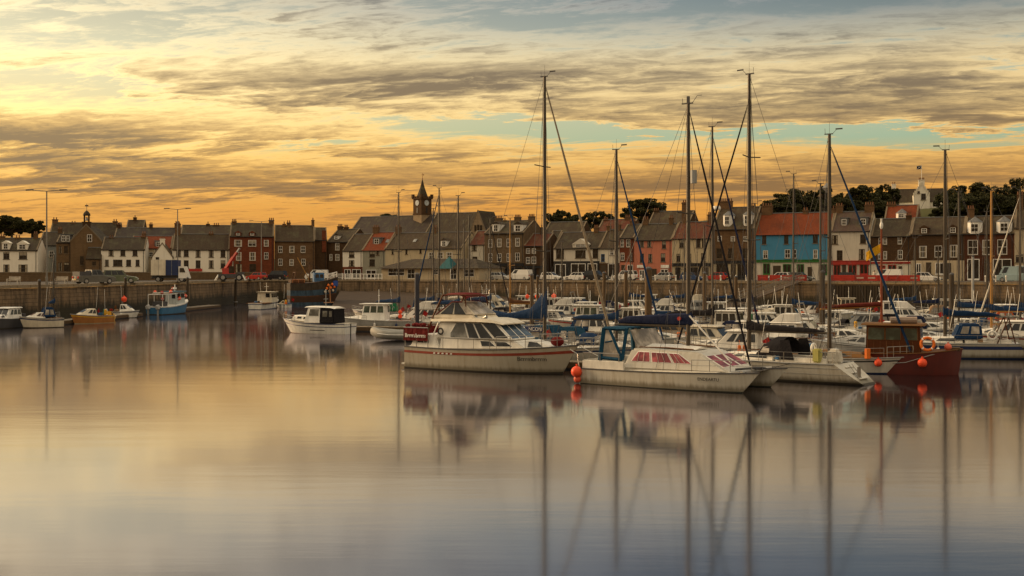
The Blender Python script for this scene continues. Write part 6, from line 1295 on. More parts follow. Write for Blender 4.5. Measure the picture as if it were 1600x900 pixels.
# ---- second rank yachts (masts measured against the sky)
yacht_at('white yacht with the tall mast and billowing blue boom cover behind the big cruiser', 851, 120, 70, HD, 10.6, hood=None, genoa=cloth((.25, .205, .15)), rad=.12, boomk=.42, cov_h=.62, spr=(.34, .66), stay_top=.97, gen_r=.085, xm=.55)
yacht_at('white yacht with a blue furled headsail between the cruiser and the catamaran', 963, 234, 74, HD, 8.2, cover=BLUEC, hood=BLUEC, genoa=BLUEC, rad=.12)
yacht_at('white yacht with a black boom cover and radar dome right of the catamaran mast', 1113, 198, 80, HD, 8.8, cover=BLACKC, genoa=NAVYC, rad=.10, reflector=(PZ(328, 80), 'dome'))
def varnished():
    Y = 65.5; top = PZ(210, Y); L = 8.0; f = Vector((math.cos(HD), math.sin(HD))); st = Vector((PX(1296, Y), Y)) - f * .42 * L
    r, H = yacht('old yacht with varnished coachroof and orange deck gear behind the near yacht', st, HD, L, top, cover=None, genoa=BLUEC, hm=OFFW, stripe=BLACK, xm=.42, rad=.12, cab=wood((.28, .15, .055)), boomk=0)
    buoy(r, tuple(H.P(.80, .75, -1, .2)), .22); mb().tube([tuple(H.P(.72, 1, -1, .05)), tuple(H.P(.72, 1, -1, .05) + Vector((0, 0, .55)))], .16, 8).build('life_jacket', ORANGE, r, True)
varnished()
def right_yacht():
    Y = 78; top = PZ(239, Y); L = 10.2; hd = R(165); f = Vector((math.cos(hd), math.sin(hd))); st = Vector((PX(1590, 75), 75.0))
    r, H = yacht('white yacht with a broad navy stripe and blue canvas cockpit hood at the far right', st, hd, L, top, cover=BLUEC, genoa=None, stripe=NAVY, hood=None, xm=.44, rad=.12, boomk=.34, tr=-.45)
    ho = [o for o in r.children if o.name.startswith('hull')][0]; q = mb()
    for sd in (-1, 1): q.loft([[H.P(t, f_, sd, .014) for f_ in (.66, .74, .80)] for t in TS], cap=False, closed=False)
    q.build('navy_band', NAVY, ho, True)
    k = Cab(L * .22, L * .40, H.fs + .2, H.fs + 1.25, L * .115, L * .09, .45, .1); ko = k.body(r, 'cockpit_hood', BLUEC, .12); k.wins(ko, [(.12, .45), (.55, .85)], .4, .85, CLEARV); mb().torus((L * .17, 1.35, H.fs + .55), .26, .07, 'y').build('horseshoe_buoy', WHITE, r, True)
    q = mb()
    for s in (-1, 1): q.tube([(.3, s * 1.1, H.fs), (.7, s * 1.0, H.fs + 1.7)], .04, 5).tube([(1.4, s * 1.1, H.fs), (.7, s * 1.0, H.fs + 1.7)], .04, 5)
    q.build('stern_gantry', VARN, r); mb().box(-.1, 1.4, -1.1, 1.1, H.fs + 1.7, H.fs + 1.76).build('solar_panel', GLASSL, r)
right_yacht()
YT = [  # label, mast px, top row, distance, heading, length, cover, genoa, hull, hood
    ('yacht with a thin white mast below the grey house with orange pantiles', 623, 301, 118, HD, 7.6, BLUEC, None, HULLW, None),
    ('yacht with a leaning blue furled headsail below the church tower', 686, 294, 112, HB, 8.4, NAVYC, BLUEC, HULLW, BLUEC),
    ('yacht with a white mast right below the church nave', 716, 306, 110, HD, 8.0, BLUEC, None, OFFW, None),
    ('small yacht with a short mast left of the nave mast', 677, 326, 128, HD, 6.8, BLUEC, None, HULLW, NAVYC),
    ('small yacht with a short mast right of the nave mast', 733, 337, 124, HB, 6.4, NAVYC, None, HULLW, None),
    ('little yacht with the shortest mast beside the pavilion', 725, 344, 140, HD, 6.2, WHITEC, None, HULLW, None),
    ('yacht with a grey mast below the big stone house', 766, 342, 132, HD, 7.0, BLUEC, BLACKC, HULLW, None),
    ('old yacht with a brown wooden mast below the big stone house', 797, 341, 116, HB, 7.2, BROWNC, None, GREYP, None),
    ('yacht with a bare pole mast below the red tiled small house', 878, 378, 150, HD, 6.4, None, None, HULLW, BLUEC),
    ('yacht with a slim mast below the pink ground floor house', 985, 380, 150, HB, 6.4, BLUEC, None, HULLW, None),
    ('yacht with a pale mast right of the pink house', 1069, 366, 142, HD, 6.8, BLUEC, None, HULLW, NAVYC),
    ('yacht with a white mast below the left end of the blue house', 1180, 318, 122, HD, 7.4, BLACKC, None, HULLW, None),
    ('yacht with a slightly taller mast below the middle of the blue house', 1240, 272, 108, HB, 8.4, BLUEC, None, HULLW, None),
    ('yacht with a diamond radar reflector below the right end of the blue house', 1282, 287, 98, HB, 8.2, BROWNC, None, OFFW, BLACKC),
    ('yacht with a slim mast below the dark stone house with paired windows', 1430, 372, 128, HD, 6.8, BLUEC, None, HULLW, None),
    ('yacht with a pale mast below the first octagonal dormer', 1498, 300, 100, HB, 8.2, BLUEC, None, HULLW, BLUEC),
    ('yacht with a yellow varnished wooden mast at right', 1549, 298, 92, HB, 8.0, BLUEC, None, HULLW, None),
    ('yacht with a short white mast between the two octagonal dormers', 1542, 331, 112, HD, 6.8, NAVYC, None, HULLW, None),
    ('yacht with a tall pale mast at the right edge', 1594, 297, 96, HB, 8.4, BLUEC, WHITEC, HULLW, None),
    ('yacht with navy covers low at the right behind the tan canopy', 1466, 392, 118, HD, 6.6, NAVYC, None, HULLW, None),
    ('yacht with a white mast just right of the catamaran mast', 1100, 352, 126, HB, 7.0, BLACKC, None, HULLW, None),
    ('yacht with a thin mast left of the tallest mast', 1146, 372, 140, HD, 6.6, BLUEC, None, HULLW, None)]
for lab, mx, ty, Y, hd, L, cv_, gn, hm, hood in YT:
    mm = SPAR if 'wooden' in lab else MASTM
    yacht_at(lab, mx, ty, Y, hd, L, cover=cv_, genoa=gn, hm=hm, hood=hood, mm=mm, rad=.085 if Y > 105 else .10, rails=Y < 115, reflector=(PZ(294, Y), 'diamond') if 'diamond' in lab else None, stripe=rnd.choice((NAVY, BLUEP, MAROON, None)))
# ---- motor boats in the marina
def mo(label, px, Y, hd, L, style='cruiser', **k):
    f = Vector((math.cos(hd), math.sin(hd))); return motor(label, Vector((PX(px, Y), Y)) - f * L * .5, hd, L, style, **k)
mo('white and grey workboat with a big glazed wheelhouse at the left pontoon end', 592, 112, R(172), 8.6, 'wheelhouse', hm=GREYP, cab=WHITE, stripe=None, gl=GLASSG, name='workboat', cat='workboat', extras=[('buoy', (2.2, -.2, 1.35), .22), ('buoy', (2.2, -.2, 1.75), .20)])
mo('white flybridge cruiser with rolled navy canvas behind the workboat', 655, 114, R(170), 9.2, 'fly', stripe=NAVY)
mo('white boat with a bright green cover behind the workboat', 592, 138, R(165), 7.0, 'cuddy', canopy=GREENC)
mo('white cruiser with raked windscreen below the pavilion right end', 762, 138, R(-12), 8.2, 'cruiser', canopy=BLACKC, stripe=None)
mo('low white cruiser between the nave mast and the brown mast', 742, 118, R(-20), 7.6, 'cuddy', stripe=GREENP)
nb, nH = mo('blue hulled boat with a turquoise canopy and a board lettered NCON behind the cruiser bow', 832, 80, HB, 7.0, 'cuddy', hm=BLUEP, canopy=TEALC)
bd = mb().box(1.7, 3.4, 1.22, 1.26, nH.fs + .75, nH.fs + 1.1).build('name_board', NAVY, nb); name_text(bd, 'NCON', (2.55, 1.285, nH.fs + .92), math.pi, .34, WHITE, 0, 'board_lettering')
mo('white cabin boat with red buoys on its roof at mid marina', 838, 130, HB, 6.8, 'wheelhouse', stripe=None, extras=[('buoy', (2.9, .7, 2.9), .26), ('buoy', (3.8, -.6, 2.2), .26), ('buoy', (4.3, .5, 2.9), .24)])
mo('white cruiser with a long wheelhouse and a dinghy on its roof at mid marina', 922, 108, R(172), 8.2, 'wheelhouse', stripe=REDP, gl=GLASSG)
mo('small white cabin boat with a navy bow cover left of the long wheelhouse cruiser', 872, 112, R(-25), 6.0, 'cruiser', stripe=NAVY)
mo('white fishing launch with a red buoy by the tall mast', 856, 142, R(-22), 6.6, 'wheelhouse', stripe=None, extras=[('buoy', (4.0, .3, 2.7), .3)])
mo('white cruiser with dark side windows behind the dinghy roof boat', 926, 140, R(-20), 7.4, 'cruiser', stripe=NAVY)
mo('white motor boat with a navy cover behind the long wheelhouse cruiser', 895, 150, R(160), 6.8, 'cuddy', canopy=NAVYC)
mo('blue canopied white speedboat beside the tall yacht', 915, 78, R(-28), 5.8, 'cuddy', canopy=TEALC, stripe=None)
mo('white cruiser with a big rounded roof behind the catamaran boom', 1002, 80, R(-25), 8.4, 'cruiser', stripe=None, gl=GLASSG)
mo('white cruiser with varnished cabin top behind the catamaran mast', 1060, 86, R(-28), 8.0, 'cruiser', cab=wood((.30, .19, .08)), stripe=BLACK)
mo('boat with a blue canvas top below the cream house', 1056, 108, R(-22), 6.6, 'cuddy', canopy=BLUEC)
mo('small white cabin boat by the thick brown pile', 990, 104, R(168), 6.0, 'wheelhouse', stripe=NAVY)
mo('white cabin boat far back below the salmon pink house', 1000, 150, R(-20), 6.6, 'cruiser', stripe=None)
mo('white motor cruiser with orange fenders behind the catamaran bow', 1150, 72, R(152), 7.8, 'cruiser', stripe=BLUEP, extras=[('fender', (3.2, 1.6, 1.2), ORANGE), ('fender', (2.9, 1.55, 1.2), ORANGE)])
mo('grey and white boat with stacked deck gear left of the tallest mast', 1135, 94, R(-30), 7.4, 'wheelhouse', hm=GREYP, cab=OFFW, stripe=None)
mo('red hulled launch lying under the gangway foot', 1212, 132, R(175), 7.6, 'cuddy', hm=REDP, cab=CREAM, stripe=None)
mo('white speedboat with wooden slats under the blue house', 1205, 104, R(-20), 6.8, 'cruiser', stripe=MAROON)
mo('white boat with a turquoise rolled cover below the barriers', 1252, 118, R(-15), 6.4, 'cuddy', canopy=TEALC)
mo('blue and white pilot boat with a square wheelhouse below the red barriers', 1388, 124, R(-8), 7.4, 'wheelhouse', hm=BLUEP, cab=WHITE, stripe=None)
mo('big dark canopied cruiser below the timber faced quay', 1342, 100, R(165), 8.2, 'cruiser', hm=MAROON, canopy=BLACKC, cab=GREYP, stripe=None)
mo('low white runabout beside the varnished coachroof yacht', 1322, 84, R(-28), 6.6, 'cuddy', stripe=BLACK)
mo('white cruiser with a tan canvas top at the far right', 1572, 86, R(160), 7.6, 'cruiser', canopy=TANC, stripe=MAROON)
mo('white boat with navy canvas low behind the right yacht mast', 1452, 96, R(-25), 6.8, 'cuddy', canopy=NAVYC)
mo('white cruiser far right behind the wooden masts', 1530, 122, R(170), 7.4, 'cruiser', stripe=NAVY)
mo('far white cabin boat under the quay at right', 1476, 136, R(165), 6.8, 'wheelhouse', stripe=NAVY)
mo('white boat with a black canopy right of the church pavilion masts', 800, 120, R(-25), 6.6, 'cuddy', canopy=BLACKC, stripe=None)
mo('open white launch with an orange cover by the right edge', 1588, 112, R(-20), 6.0, 'cuddy', canopy=cloth((.45, .10, .03)))
mo('white boat lying under the quay below the white shop house', 960, 160, R(-25), 6.8, 'cuddy', stripe=NAVY)
mo('white cabin boat under the quay below the narrow white gable', 1030, 132, R(160), 7.0, 'fly', stripe=NAVY)
mo('white wheelhouse boat under the quay below the red tiled small house', 822, 156, R(165), 6.6, 'wheelhouse', stripe=BLUEP)
mo('small white cruiser under the quay left of the white shop house', 882, 166, R(-20), 6.4, 'cruiser', stripe=None)
mo('white cruiser with a maroon stripe deep in the marina below the cream building', 700, 140, R(-15), 7.6, 'cruiser', stripe=MAROON)
mo('white boat with a brown canopy moored right of the nave mast', 760, 104, HD, 7.2, 'cruiser', canopy=BROWNC, stripe=None)
mo('white cruiser with navy stripe just above the catamaran canopy', 1030, 96, R(-28), 7.2, 'cruiser', stripe=NAVY)
mo('dark green launch in the gap below the wooden masts', 1505, 104, R(172), 6.6, 'cuddy', hm=GREENP, canopy=None, stripe=None)
mo('grey launch behind the varnished yacht mast', 1290, 110, R(165), 6.8, 'cruiser', hm=GREYP, stripe=None)
mo('white cruiser with black canopy near the foot of the diamond reflector mast', 1262, 90, R(-25), 7.4, 'cruiser', canopy=BLACKC, stripe=NAVY)
mo('white cabin boat behind the tallest mast', 1190, 86, R(-30), 7.0, 'cruiser', stripe=BLUEP, canopy=NAVYC)
# ---- deeper rows under the far quay
DEEP = [('low white cruiser in the back row below the pavilion teal roof', 706, 158, 168, 7.2, 'cruiser', None, NAVY), ('white boat with a grey canopy in the back row below the pavilion right window', 742, 160, -20, 6.6, 'cuddy', BLACKC, None),
 ('white wheelhouse boat in the back row below the white house with red roof', 760, 168, 165, 6.8, 'wheelhouse', None, None), ('cream cruiser in the back row below the first stone house dormer', 780, 150, -18, 7.4, 'fly', None, MAROON),
 ('white boat with blue canopy in the back row below the second stone house dormer', 806, 172, 170, 6.6, 'cuddy', BLUEC, NAVY), ('white wheelhouse boat below the yellow doored small house', 842, 166, -22, 7.0, 'wheelhouse', None, BLUEP),
 ('white flybridge boat below the left black bay window', 872, 130, 165, 7.4, 'fly', None, NAVY), ('white cruiser with a maroon stripe below the wide black bay window', 908, 162, -20, 7.4, 'cruiser', None, MAROON),
 ('white boat with a navy canopy below the right black bay window', 935, 148, 168, 6.8, 'cuddy', NAVYC, None), ('white cruiser tucked behind the thick brown pile', 1022, 112, -24, 7.4, 'cruiser', None, NAVY),
 ('white wheelhouse boat in the back row below the pink house door', 1018, 164, 170, 6.8, 'wheelhouse', None, None), ('white boat with blue canopy in the back row below the right pink window', 1042, 158, -20, 6.6, 'cuddy', BLUEC, NAVY),
 ('white flybridge boat in the back row below the cream house black sign', 1080, 154, 166, 7.6, 'fly', None, None), ('grey cruiser in the back row just left of the gangway foot', 1098, 146, -15, 6.8, 'cruiser', None, BLACK),
 ('white wheelhouse boat in front of the gangway foot', 1122, 122, 168, 7.0, 'wheelhouse', None, NAVY), ('white cruiser with black canopy in front of the gangway middle', 1165, 116, -24, 7.2, 'cruiser', BLACKC, None),
 ('white sloop-shaped launch under the gangway rail', 1200, 146, 172, 6.8, 'cuddy', None, NAVY), ('white wheelhouse boat below the green door of the blue house', 1222, 112, -22, 7.0, 'wheelhouse', None, MAROON),
 ('white cruiser below the right window of the blue house', 1268, 134, 168, 7.0, 'cruiser', None, BLUEP), ('white boat with brown canopy at the foot of the timber wall left end', 1306, 132, -15, 6.8, 'cuddy', BROWNC, None),
 ('cream launch against the timber wall below the cafe door', 1326, 142, 170, 6.6, 'wheelhouse', None, NAVY), ('white cruiser right of the blue pilot boat', 1424, 118, -18, 7.2, 'fly', None, NAVY),
 ('white boat with tan canopy below the cream ground floor', 1448, 128, 165, 6.8, 'cuddy', TANC, None), ('white wheelhouse boat below the dark doorway at right', 1500, 132, -20, 7.0, 'wheelhouse', None, BLUEP),
 ('white cruiser with black canopy below the second octagonal dormer', 1560, 130, 168, 7.2, 'cruiser', BLACKC, NAVY), ('white boat with navy canopy at the right edge back row', 1596, 126, -20, 6.8, 'cuddy', NAVYC, None),
 ('white cruiser in the second row behind the red wooden boat', 1420, 84, -24, 7.0, 'cruiser', None, MAROON), ('grey low boat behind the varnished yacht', 1345, 76, 156, 6.6, 'cuddy', None, None),
 ('white cruiser between the blue canopied speedboat and the catamaran', 955, 92, -26, 7.4, 'cruiser', BLUEC, NAVY), ('white launch left of the tall yacht mast in the second row', 800, 92, -26, 6.8, 'cuddy', BLUEC, BLUEP),
 ('white flybridge boat in the second row right of the tallest mast', 1215, 84, 152, 7.6, 'fly', None, NAVY), ('cream cruiser in the second row left of the tallest mast', 1118, 78, -28, 7.4, 'cruiser', None, BLACK)]
for lab, px, Y, a, L, st, can, stp in DEEP: mo(lab, px, Y, R(a), L, st, canopy=can, stripe=stp, cab=CREAM if 'cream' in lab else GREYP if 'grey' in lab else WHITE if rnd.random() < .6 else OFFW, hm=GREYP if 'grey' in lab else HULLW)
# ---- left foreground row
def classic_launch():
    st = W(545, 523); bw = W(444, 520); hd = math.atan2(bw.y - st.y, bw.x - st.x) + R(4); L = 7.3
    r = boat('cabin_launch', 'white cabin launch with a dark canvas wheelhouse lying alone in open water', 'cabin launch', (st.x, st.y + 1.1), hd, None); H = Hull(L, 2.6, .95, 1.35, .95, 0, .84, 2.6, .82, .10)
    ho = add_hull(r, H, WHITE, CREAM, BOOTR, [(.70, .76, NAVY)], NAVY, bootf=.10); mb().loft([[H.P(t, f, sd, .02) for f in (.40, .46)] for sd in (1,) for t in (.28, .36, .44, .50)], cap=False, closed=False).build('rubbing_band', BLACK, ho)
    c = Cab(L * .42, L * .84, 1.0, 1.62, 1.0, .85, .35, 0, .55, .5, z0f=1.2, z1f=1.68); co = c.body(r, 'fore_cabin', WHITE, .05); c.wins(co, [(.12, .30), (.36, .54), (.62, .80)], .42, .82, GLASS, frame=WHITE)
    c = Cab(L * .36, L * .60, 1.0, 2.42, 1.05, .92, .40, 0); co = c.body(r, 'wheelhouse', WHITE, .05); c.wins(co, [(.10, .80)], .46, .90, GLASSL, frame=WHITE); c.win(co, 'F', [(.08, .4), (.92, .4), (.9, .92), (.1, .92)], GLASSL, 'windscreen', frame=WHITE)
    k = Cab(L * .16, L * .37, 1.0, 2.40, 1.06, .94, .0, .04); ko = k.body(r, 'canvas_wheelhouse_back', BLACKC, .06); k.wins(ko, [(.12, .32), (.45, .78)], .42, .80, GLASSL)
    mb().loft([[(x, -w, z), (x, -w * .6, z + .10), (x, w * .6, z + .10), (x, w, z)] for x, w, z in ((L * .15, 1.0, 2.32), (L * .22, 1.03, 2.42), (L * .56, .98, 2.44), (L * .6, .9, 2.40))]).build('wheelhouse_roof', OFFW, r, True)
    mb().tube([(L * .36, 0, 2.5), (L * .36, 0, 4.0)], .04, 6).tube([(L * .36, -.4, 3.2), (L * .36, .4, 3.2)], .025, 5).ball((L * .36, 0, 4.0), .09).build('light_mast', GREYP, r); bowrail(r, H, .74, .42)
    mb().box(.0, .9, -1.05, 1.05, .9, .98).build('aft_deck', CREAM, r); mb().box(-.04, .0, -.06, .06, -.2, .95).build('rudder', BLACK, r)
classic_launch()
def left_boat(label, x0, x1, y, style, flip=False, **k):
    a, b_ = W(x0, y), W(x1, y + k.pop('dy', 0)); hd = math.atan2(b_.y - a.y, b_.x - a.x); L = (b_ - a).length
    return motor(label, (a.x, a.y), hd, L, style, **k)
left_boat('cuddy cabin boat with a blue canopy and dark sheer line at the left quay', 96, 30, 511, 'cuddy', dy=2, canopy=BLUEC, hm=CREAM, B=1.9, gl=glass((.10, .06, .06)), fs=.95, fb=1.2)
left_boat('dark hulled boat with a white cabin cut by the left edge', 36, -30, 510, 'cruiser', dy=6, hm=DKGREY, cab=WHITE, stripe=None, B=2.2, fs=.95, fb=1.2)
left_boat('orange and cream wooden boat with a small cream cabin', 172, 110, 504, 'cuddy', dy=2.5, hm=paint((.40, .17, .05), .5), cab=CREAM, stripe=YELLOWP, boot=paint((.45, .38, .24), .6), B=1.9, fs=.82, fb=1.1, ch=1.3)
left_boat('small yellow dinghy end beside the orange wooden boat', 158, 181, 502, 'cuddy', dy=-2, hm=YELLOWP, cab=YELLOWP, stripe=None, B=1.2, fs=.5, fb=.6)
left_boat('little white dayboat with three cabin windows and a red balloon fender', 168, 218, 496.5, 'cuddy', hm=WHITE, cab=WHITE, stripe=NAVY, B=1.7, ob=OFFW, fs=.8, fb=.95, ch=1.5, extras=[('buoy', (2.0, .2, 2.3), .36)])
yacht_at('small yacht with blue covers and a short white mast at the left quay', 84, 398, 124, R(96), 4.8, cover=BLUEC, genoa=None, hm=DKGREY, rails=False, rad=.075)
def blue_fisher():
    a, b_ = W(241, 492), W(303, 489); hd = math.atan2(b_.y - a.y, b_.x - a.x) + R(8); L = 7.7
    r = boat('fishing_boat', 'blue hulled fishing boat with red and white marker buoys at the left quay', 'fishing boat', (a.x, a.y), hd, None); H = Hull(L, 2.9, 1.1, 1.9, .5, 0, .92, 3.0, .88, .08); add_hull(r, H, paint((.05, .17, .33), .5), OFFW, BOOT, [(.9, 1.0, WHITE)], WHITE)
    c = Cab(L * .50, L * .76, 1.2, 3.0, .95, .85, .1, .0); co = c.body(r, 'wheelhouse', paint((.50, .55, .56), .5), .05); c.wins(co, [(.08, .45), (.52, .92)], .55, .88, GLASS); c.win(co, 'B', [(.12, .5), (.42, .5), (.42, .88), (.12, .88)], GLASS); c.win(co, 'F', [(.1, .5), (.9, .5), (.9, .88), (.1, .88)], GLASS, 'windscreen')
    mb().box(L * .47, L * .79, -1.05, 1.05, 3.0, 3.1).build('wheelhouse_roof', paint((.12, .26, .36), .5), r, bev=.03); q = mb()
    for s in (-1, 1): q.tube([(.25, s * 1.1, 1.0), (.25, s * 1.1, 2.7)], .05, 6).tube([(.25, s * 1.1, 2.7), (L * .5, s * 1.0, 2.75)], .05, 6).tube([(1.6, s * 1.1, 1.0), (1.6, s * 1.1, 2.7)], .045, 6)
    q.tube([(.25, -1.1, 2.7), (.25, 1.1, 2.7)], .05, 6); q.build('deck_gantry', WHITE, r)
    mb().tube([(L * .62, 0, 3.1), (L * .62, 0, 4.0)], .05, 6).tube([(L * .62, 0, 3.35), (L * .62, 0, 3.6)], .25, 8).build('radar', WHITE, r)
    for i, p in enumerate(((.3, -1.0, 2.95), (1.5, .9, 3.0), (2.6, -.8, 3.05), (L * .72, .8, 3.4), (L * .55, -1.1, 2.1), (L * .82, -.7, 2.4), (.3, -1.05, 2.1))): o = buoy(r, p, .22, FLUO if i % 3 else REDP); mb().torus(p, .215, .03, 'z').build('buoy_band', WHITE, o)
    for y in (-.75, .75): outboard(r, -.05, y, .75, paint((.5, .5, .5), .4), 1.25)
    mb().box(.7, 1.9, -.8, .8, 1.0, 1.75).build('creel_stack', DKGREY, r, bev=.06); mb().box(.4, 3.0, -.6, .6, 2.78, 2.95).build('rolled_awning', WHITEC, r, bev=.07)
blue_fisher()
left_boat('white open boat with navy boot top moored left of the rusty trawler', 398, 434, 484, 'wheelhouse', hm=OFFW, cab=CREAM, stripe=NAVY, boot=BOOTB, B=2.4, dy=-3)
left_boat('blue and white boat with a pink flag moored against the rusty trawler', 454, 432, 481, 'cuddy', hm=WHITE, cab=CREAM, stripe=BLUEP, boot=BLUEP, B=2.2)
def trawler():
    Y = 196; st = Vector((PX(451, Y), Y)); hd = R(20); L = 8.6
    RUST = paint((.10, .045, .02), .8, 0, .6, .8); RB = paint((.04, .075, .115), .7, 0, .6, .9); r = boat('trawler', 'rusty blue grey fishing trawler with gantry and orange floats aground by the quay', 'trawler', st, hd, None)
    H = Hull(L, 4.4, 3.8, 4.9, .6, 0, .9, 3.0, .92, .2); ho = add_hull(r, H, RB, PILEM, paint((.055, .028, .016), .8), [(.40, .44, RUST), (.68, .98, paint((.06, .045, .03), .8, 0, .5))], RUST, bootf=.40)
    c = Cab(L * .50, L * .70, 3.6, 5.6, 1.0, .95, .05, .0); co = c.body(r, 'wheelhouse', paint((.06, .16, .33), .6, 0, .5), .05); c.wins(co, [(.1, .45), (.55, .9)], .55, .85, GLASS); c.win(co, 'F', [(.1, .55), (.9, .55), (.9, .85), (.1, .85)], GLASS, 'windscreen')
    mb().box(.2, 2.5, -1.8, 1.8, 3.3, 4.4).build('shelter_deck', RUST, r, bev=.08)
    mb().tube([(L * .42, 0, 3.2), (L * .42, 0, 7.4)], [.16, .08], 8).build('mast', RUST, r); mb().tube([(L * .42, 0, 4.2), (L * .18, .3, 8.2)], .08, 6).build('derrick', SPAR, r)
    q = mb()
    for s in (-1, 1): q.tube([(.6, s * 1.5, 3.0), (1.0, s * 1.3, 5.6)], .10, 6)
    q.tube([(1.0, -1.3, 5.6), (1.0, 1.3, 5.6)], .10, 6); q.build('gantry', RUST, r)
    q = mb().tube([(L * .42, 0, 7.3), (L - .2, 0, 4.3)], .02, 4).tube([(L * .42, 0, 7.3), (.2, 0, 3.2)], .02, 4).tube([(L * .18, .3, 8.1), (L * .42, 0, 7.2)], .02, 4); q.build('rigging', BLACK, r)
    rail(r, [H.P(t, 1, -1, -.1) for t in (.74, .82, .9, .97)] + [H.P(t, 1, 1, -.1) for t in (.97, .9, .82, .74)], h=.9, m=WHITE, nm='bow_rail', rad=.04)
    for i in range(8): p = H.P(.70 + .03 * i, .55 + .12 * (i % 3), -1, .22); buoy(r, tuple(p), .24, ORANGE if i % 3 else paint((.7, .62, .5), .6))
    mb().tube([(L * .80, -1.9, .4), (L * .78, -2.0, 3.4)], .10, 6).tube([(L * .66, -2.2, .4), (L * .92, -1.9, .45)], .10, 5).build('fender_spar', paint((.45, .22, .10), .7), r); mb().box(L * .86, L * .97, -1.2, .4, 3.2, 4.2).build('blue_drum', paint((.03, .09, .38), .5), r, bev=.1)
    rail(r, [(.4, -1.9, 3.9), (1.4, -1.9, 3.9), (2.4, -1.9, 3.9)], h=.5, m=paint((.5, .2, .08), .7), nm='net_rail', rad=.05)
trawler()
def inflatable():
    p = W(618, 531); r = boat('inflatable_dinghy', 'grey inflatable dinghy tied behind the big cruiser stern', 'dinghy', (p.x + 1.6, p.y - .3), R(168), None); L = 2.9; r.scale = (1.3, 1.5, 1.6)
    pts = [(0, -.62, .28), (1.4, -.64, .28), (2.2, -.5, .34), (2.75, 0, .44), (2.2, .5, .34), (1.4, .64, .28), (0, .62, .28)]
    mb().tube([(-.25, -.62, .28)] + pts + [(-.25, .62, .28)], [.10] + [.24] * 7 + [.10], 10).build('tube', INFLAT, r, True); mb().box(0, 2.2, -.5, .5, .12, .18).build('floor', GREYP, r); mb().box(-.02, .05, -.45, .45, .1, .55).build('transom', TEAK, r); mb().box(.8, 1.05, -.5, .5, .4, .45).build('thwart', PLANK, r)
    q = mb()
    for s in (-1, 1): q.tube([(.2, s * .87, .30), (1.4, s * .89, .30), (2.2, s * .74, .36)], .02, 4)
    q.build('rubbing_rope', WHITE, r)
inflatable()
def inflatable2():
    Y = 60.5; r = boat('inflatable_dinghy', 'dark grey inflatable floating between the catamaran bows and the near yacht', 'dinghy', (PX(1215, Y), Y), R(12), None)
    pts = [(0, -.5, .2), (1.0, -.5, .2), (1.6, -.4, .24), (2.0, 0, .3), (1.6, .4, .24), (1.0, .5, .2), (0, .5, .2)]
    mb().tube(pts, .17, 8).build('tube', DKGREY, r, True); mb().box(0, 1.6, -.4, .4, .08, .14).build('floor', GREYP, r); mb().box(.1, .7, -.3, .3, .14, .5).build('covered_gear', OFFW, r, bev=.1)
inflatable2()
# ---- pontoons and piles
def pontoon(label, a, b_, w=2.0):
    a, b_ = Vector(a), Vector(b_); L = (b_ - a).length; r = empty('pontoon', (a.x, a.y, 0), math.atan2(b_.y - a.y, b_.x - a.x), label, 'pontoon', 'floating pontoons')
    mb().box(0, L, -w / 2 + .05, w / 2 - .05, -.35, .36).build('float_body', DKGREY, r); k = max(1, int(L / 1.0)); mes = mb().box(.03, .97, -w / 2, w / 2, .36, .46).mesh('deck_plank', PLANK)
    for i in range(min(k, 90)): link('deck_plank', mes, r, (i * L / k, 0, rnd.uniform(-.01, .01)))
    mb().box(0, L, -w / 2 - .06, -w / 2, .1, .42).box(0, L, w / 2, w / 2 + .06, .1, .42).build('fender_strip', PILEM, r)
u = Vector((math.cos(HD), math.sin(HD))); v = Vector((-u.y, u.x))
q0 = W(545, 517); pontoon('pontoon end with a dark front beside the workboat', (q0.x, q0.y), (q0.x + 9.5, q0.y - 1.0), 2.4)
pontoon('walkway pontoon running back behind the big cruiser', (-2, 74), Vector((-2, 74)) + v * 70, 2.2)
pontoon('walkway pontoon running back behind the catamaran', (13, 66), Vector((13, 66)) + v * 75, 2.2)
pontoon('walkway pontoon running back from the red wooden boat', (31, 84), Vector((31, 84)) + v * 46, 2.2)
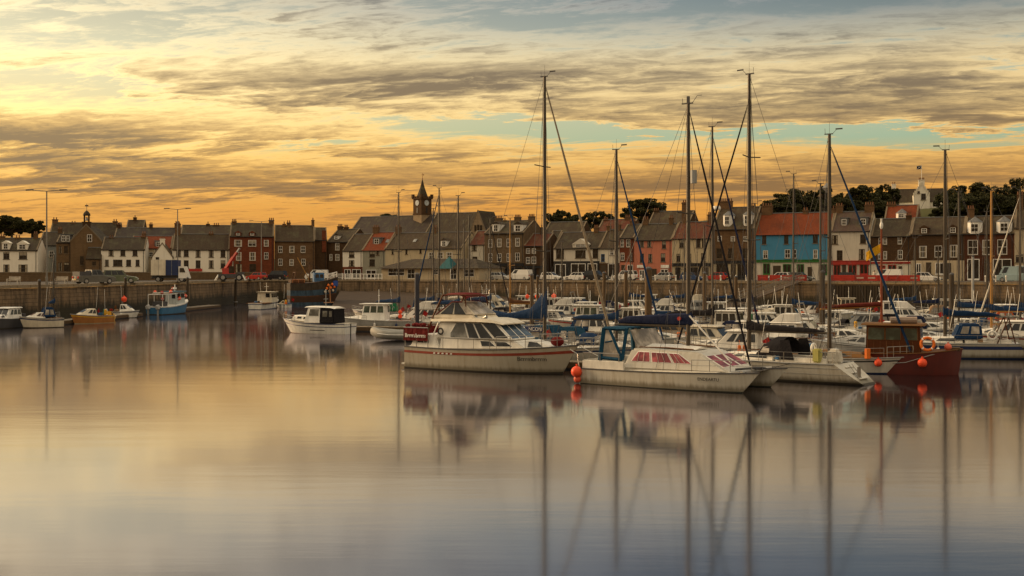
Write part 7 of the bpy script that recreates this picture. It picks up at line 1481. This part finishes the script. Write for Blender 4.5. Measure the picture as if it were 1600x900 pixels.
pontoon('finger pontoon between the big cruiser and the tall yacht', (-4, 71.5), Vector((-4, 71.5)) + u * 10, 1.0)
pontoon('finger pontoon beyond the near yacht', (9.5, 67), Vector((9.5, 67)) + u * 9, 1.0)
pontoon('low pontoon beside the left quay wall behind the blue fishing boat', (-48.6, 156), (-47.6, 182), 2.0)
pontoon('low pontoon beside the left quay wall behind the small dayboats', (-49.3, 118), (-48.2, 146), 1.6)
def pile(label, px, top, Y, w, m=PILEM):
    X = PX(px, Y); rr = w * Y / FPX / 2; z = PZ(top, Y); r = empty('mooring_pile', (X, Y, 0), 0, label, 'pile', 'mooring piles')
    mb().tube([(0, 0, -2), (0, 0, z - .1)], [rr * 1.03, rr], 12).build('shaft', m, r, True); mb().tube([(0, 0, z - .1), (0, 0, z), (0, 0, z + .12)], [rr * 1.08, rr * 1.08, rr * .3], 12).build('cap', DKGREY, r); mb().torus((0, 0, .5), rr + .1, .07, 'z').build('pile_collar', STEEL, r)
for t in [('dark navy pile below the church tower', 651.5, 428, 104, 7.5, paint((.03, .034, .05), .5)), ('brown timber pile left of the small red tiled house', 831, 429, 112, 6, PILEM), ('thinner brown pile beside the timber pile left of the tall mast', 840, 431, 128, 4, PILEM), ('thick brown pile left of the catamaran boom', 1013, 419, 84, 11, PILEM), ('brown pile left of the thick brown pile', 978, 424, 112, 6, PILEM), ('brown pile below the cream house', 1101, 426, 120, 6, PILEM), ('brown pile below the white gabled house', 944, 426, 140, 5, PILEM), ('dark pile right of the right yacht mast', 1487, 428, 92, 7, PILED), ('dark pile below the white cafe house', 1285, 424, 98, 8, PILED), ('slim dark pile against the left quay wall', 61.5, 438, 117, 4.5, PILED), ('slim grey pile against the left quay wall behind the dayboat', 196, 434, 150, 4, PILED), ('slim dark pile by the blue fishing boat', 293, 434, 168, 4, PILED), ('slim pile against the quay right of the blue fishing boat', 368, 436, 198, 4, PILED), ('brown pile under the gangway', 1150, 432, 138, 5, PILEM), ('pale pile at the far right', 1520, 400, 120, 4, GREYP)]: pile(*t)
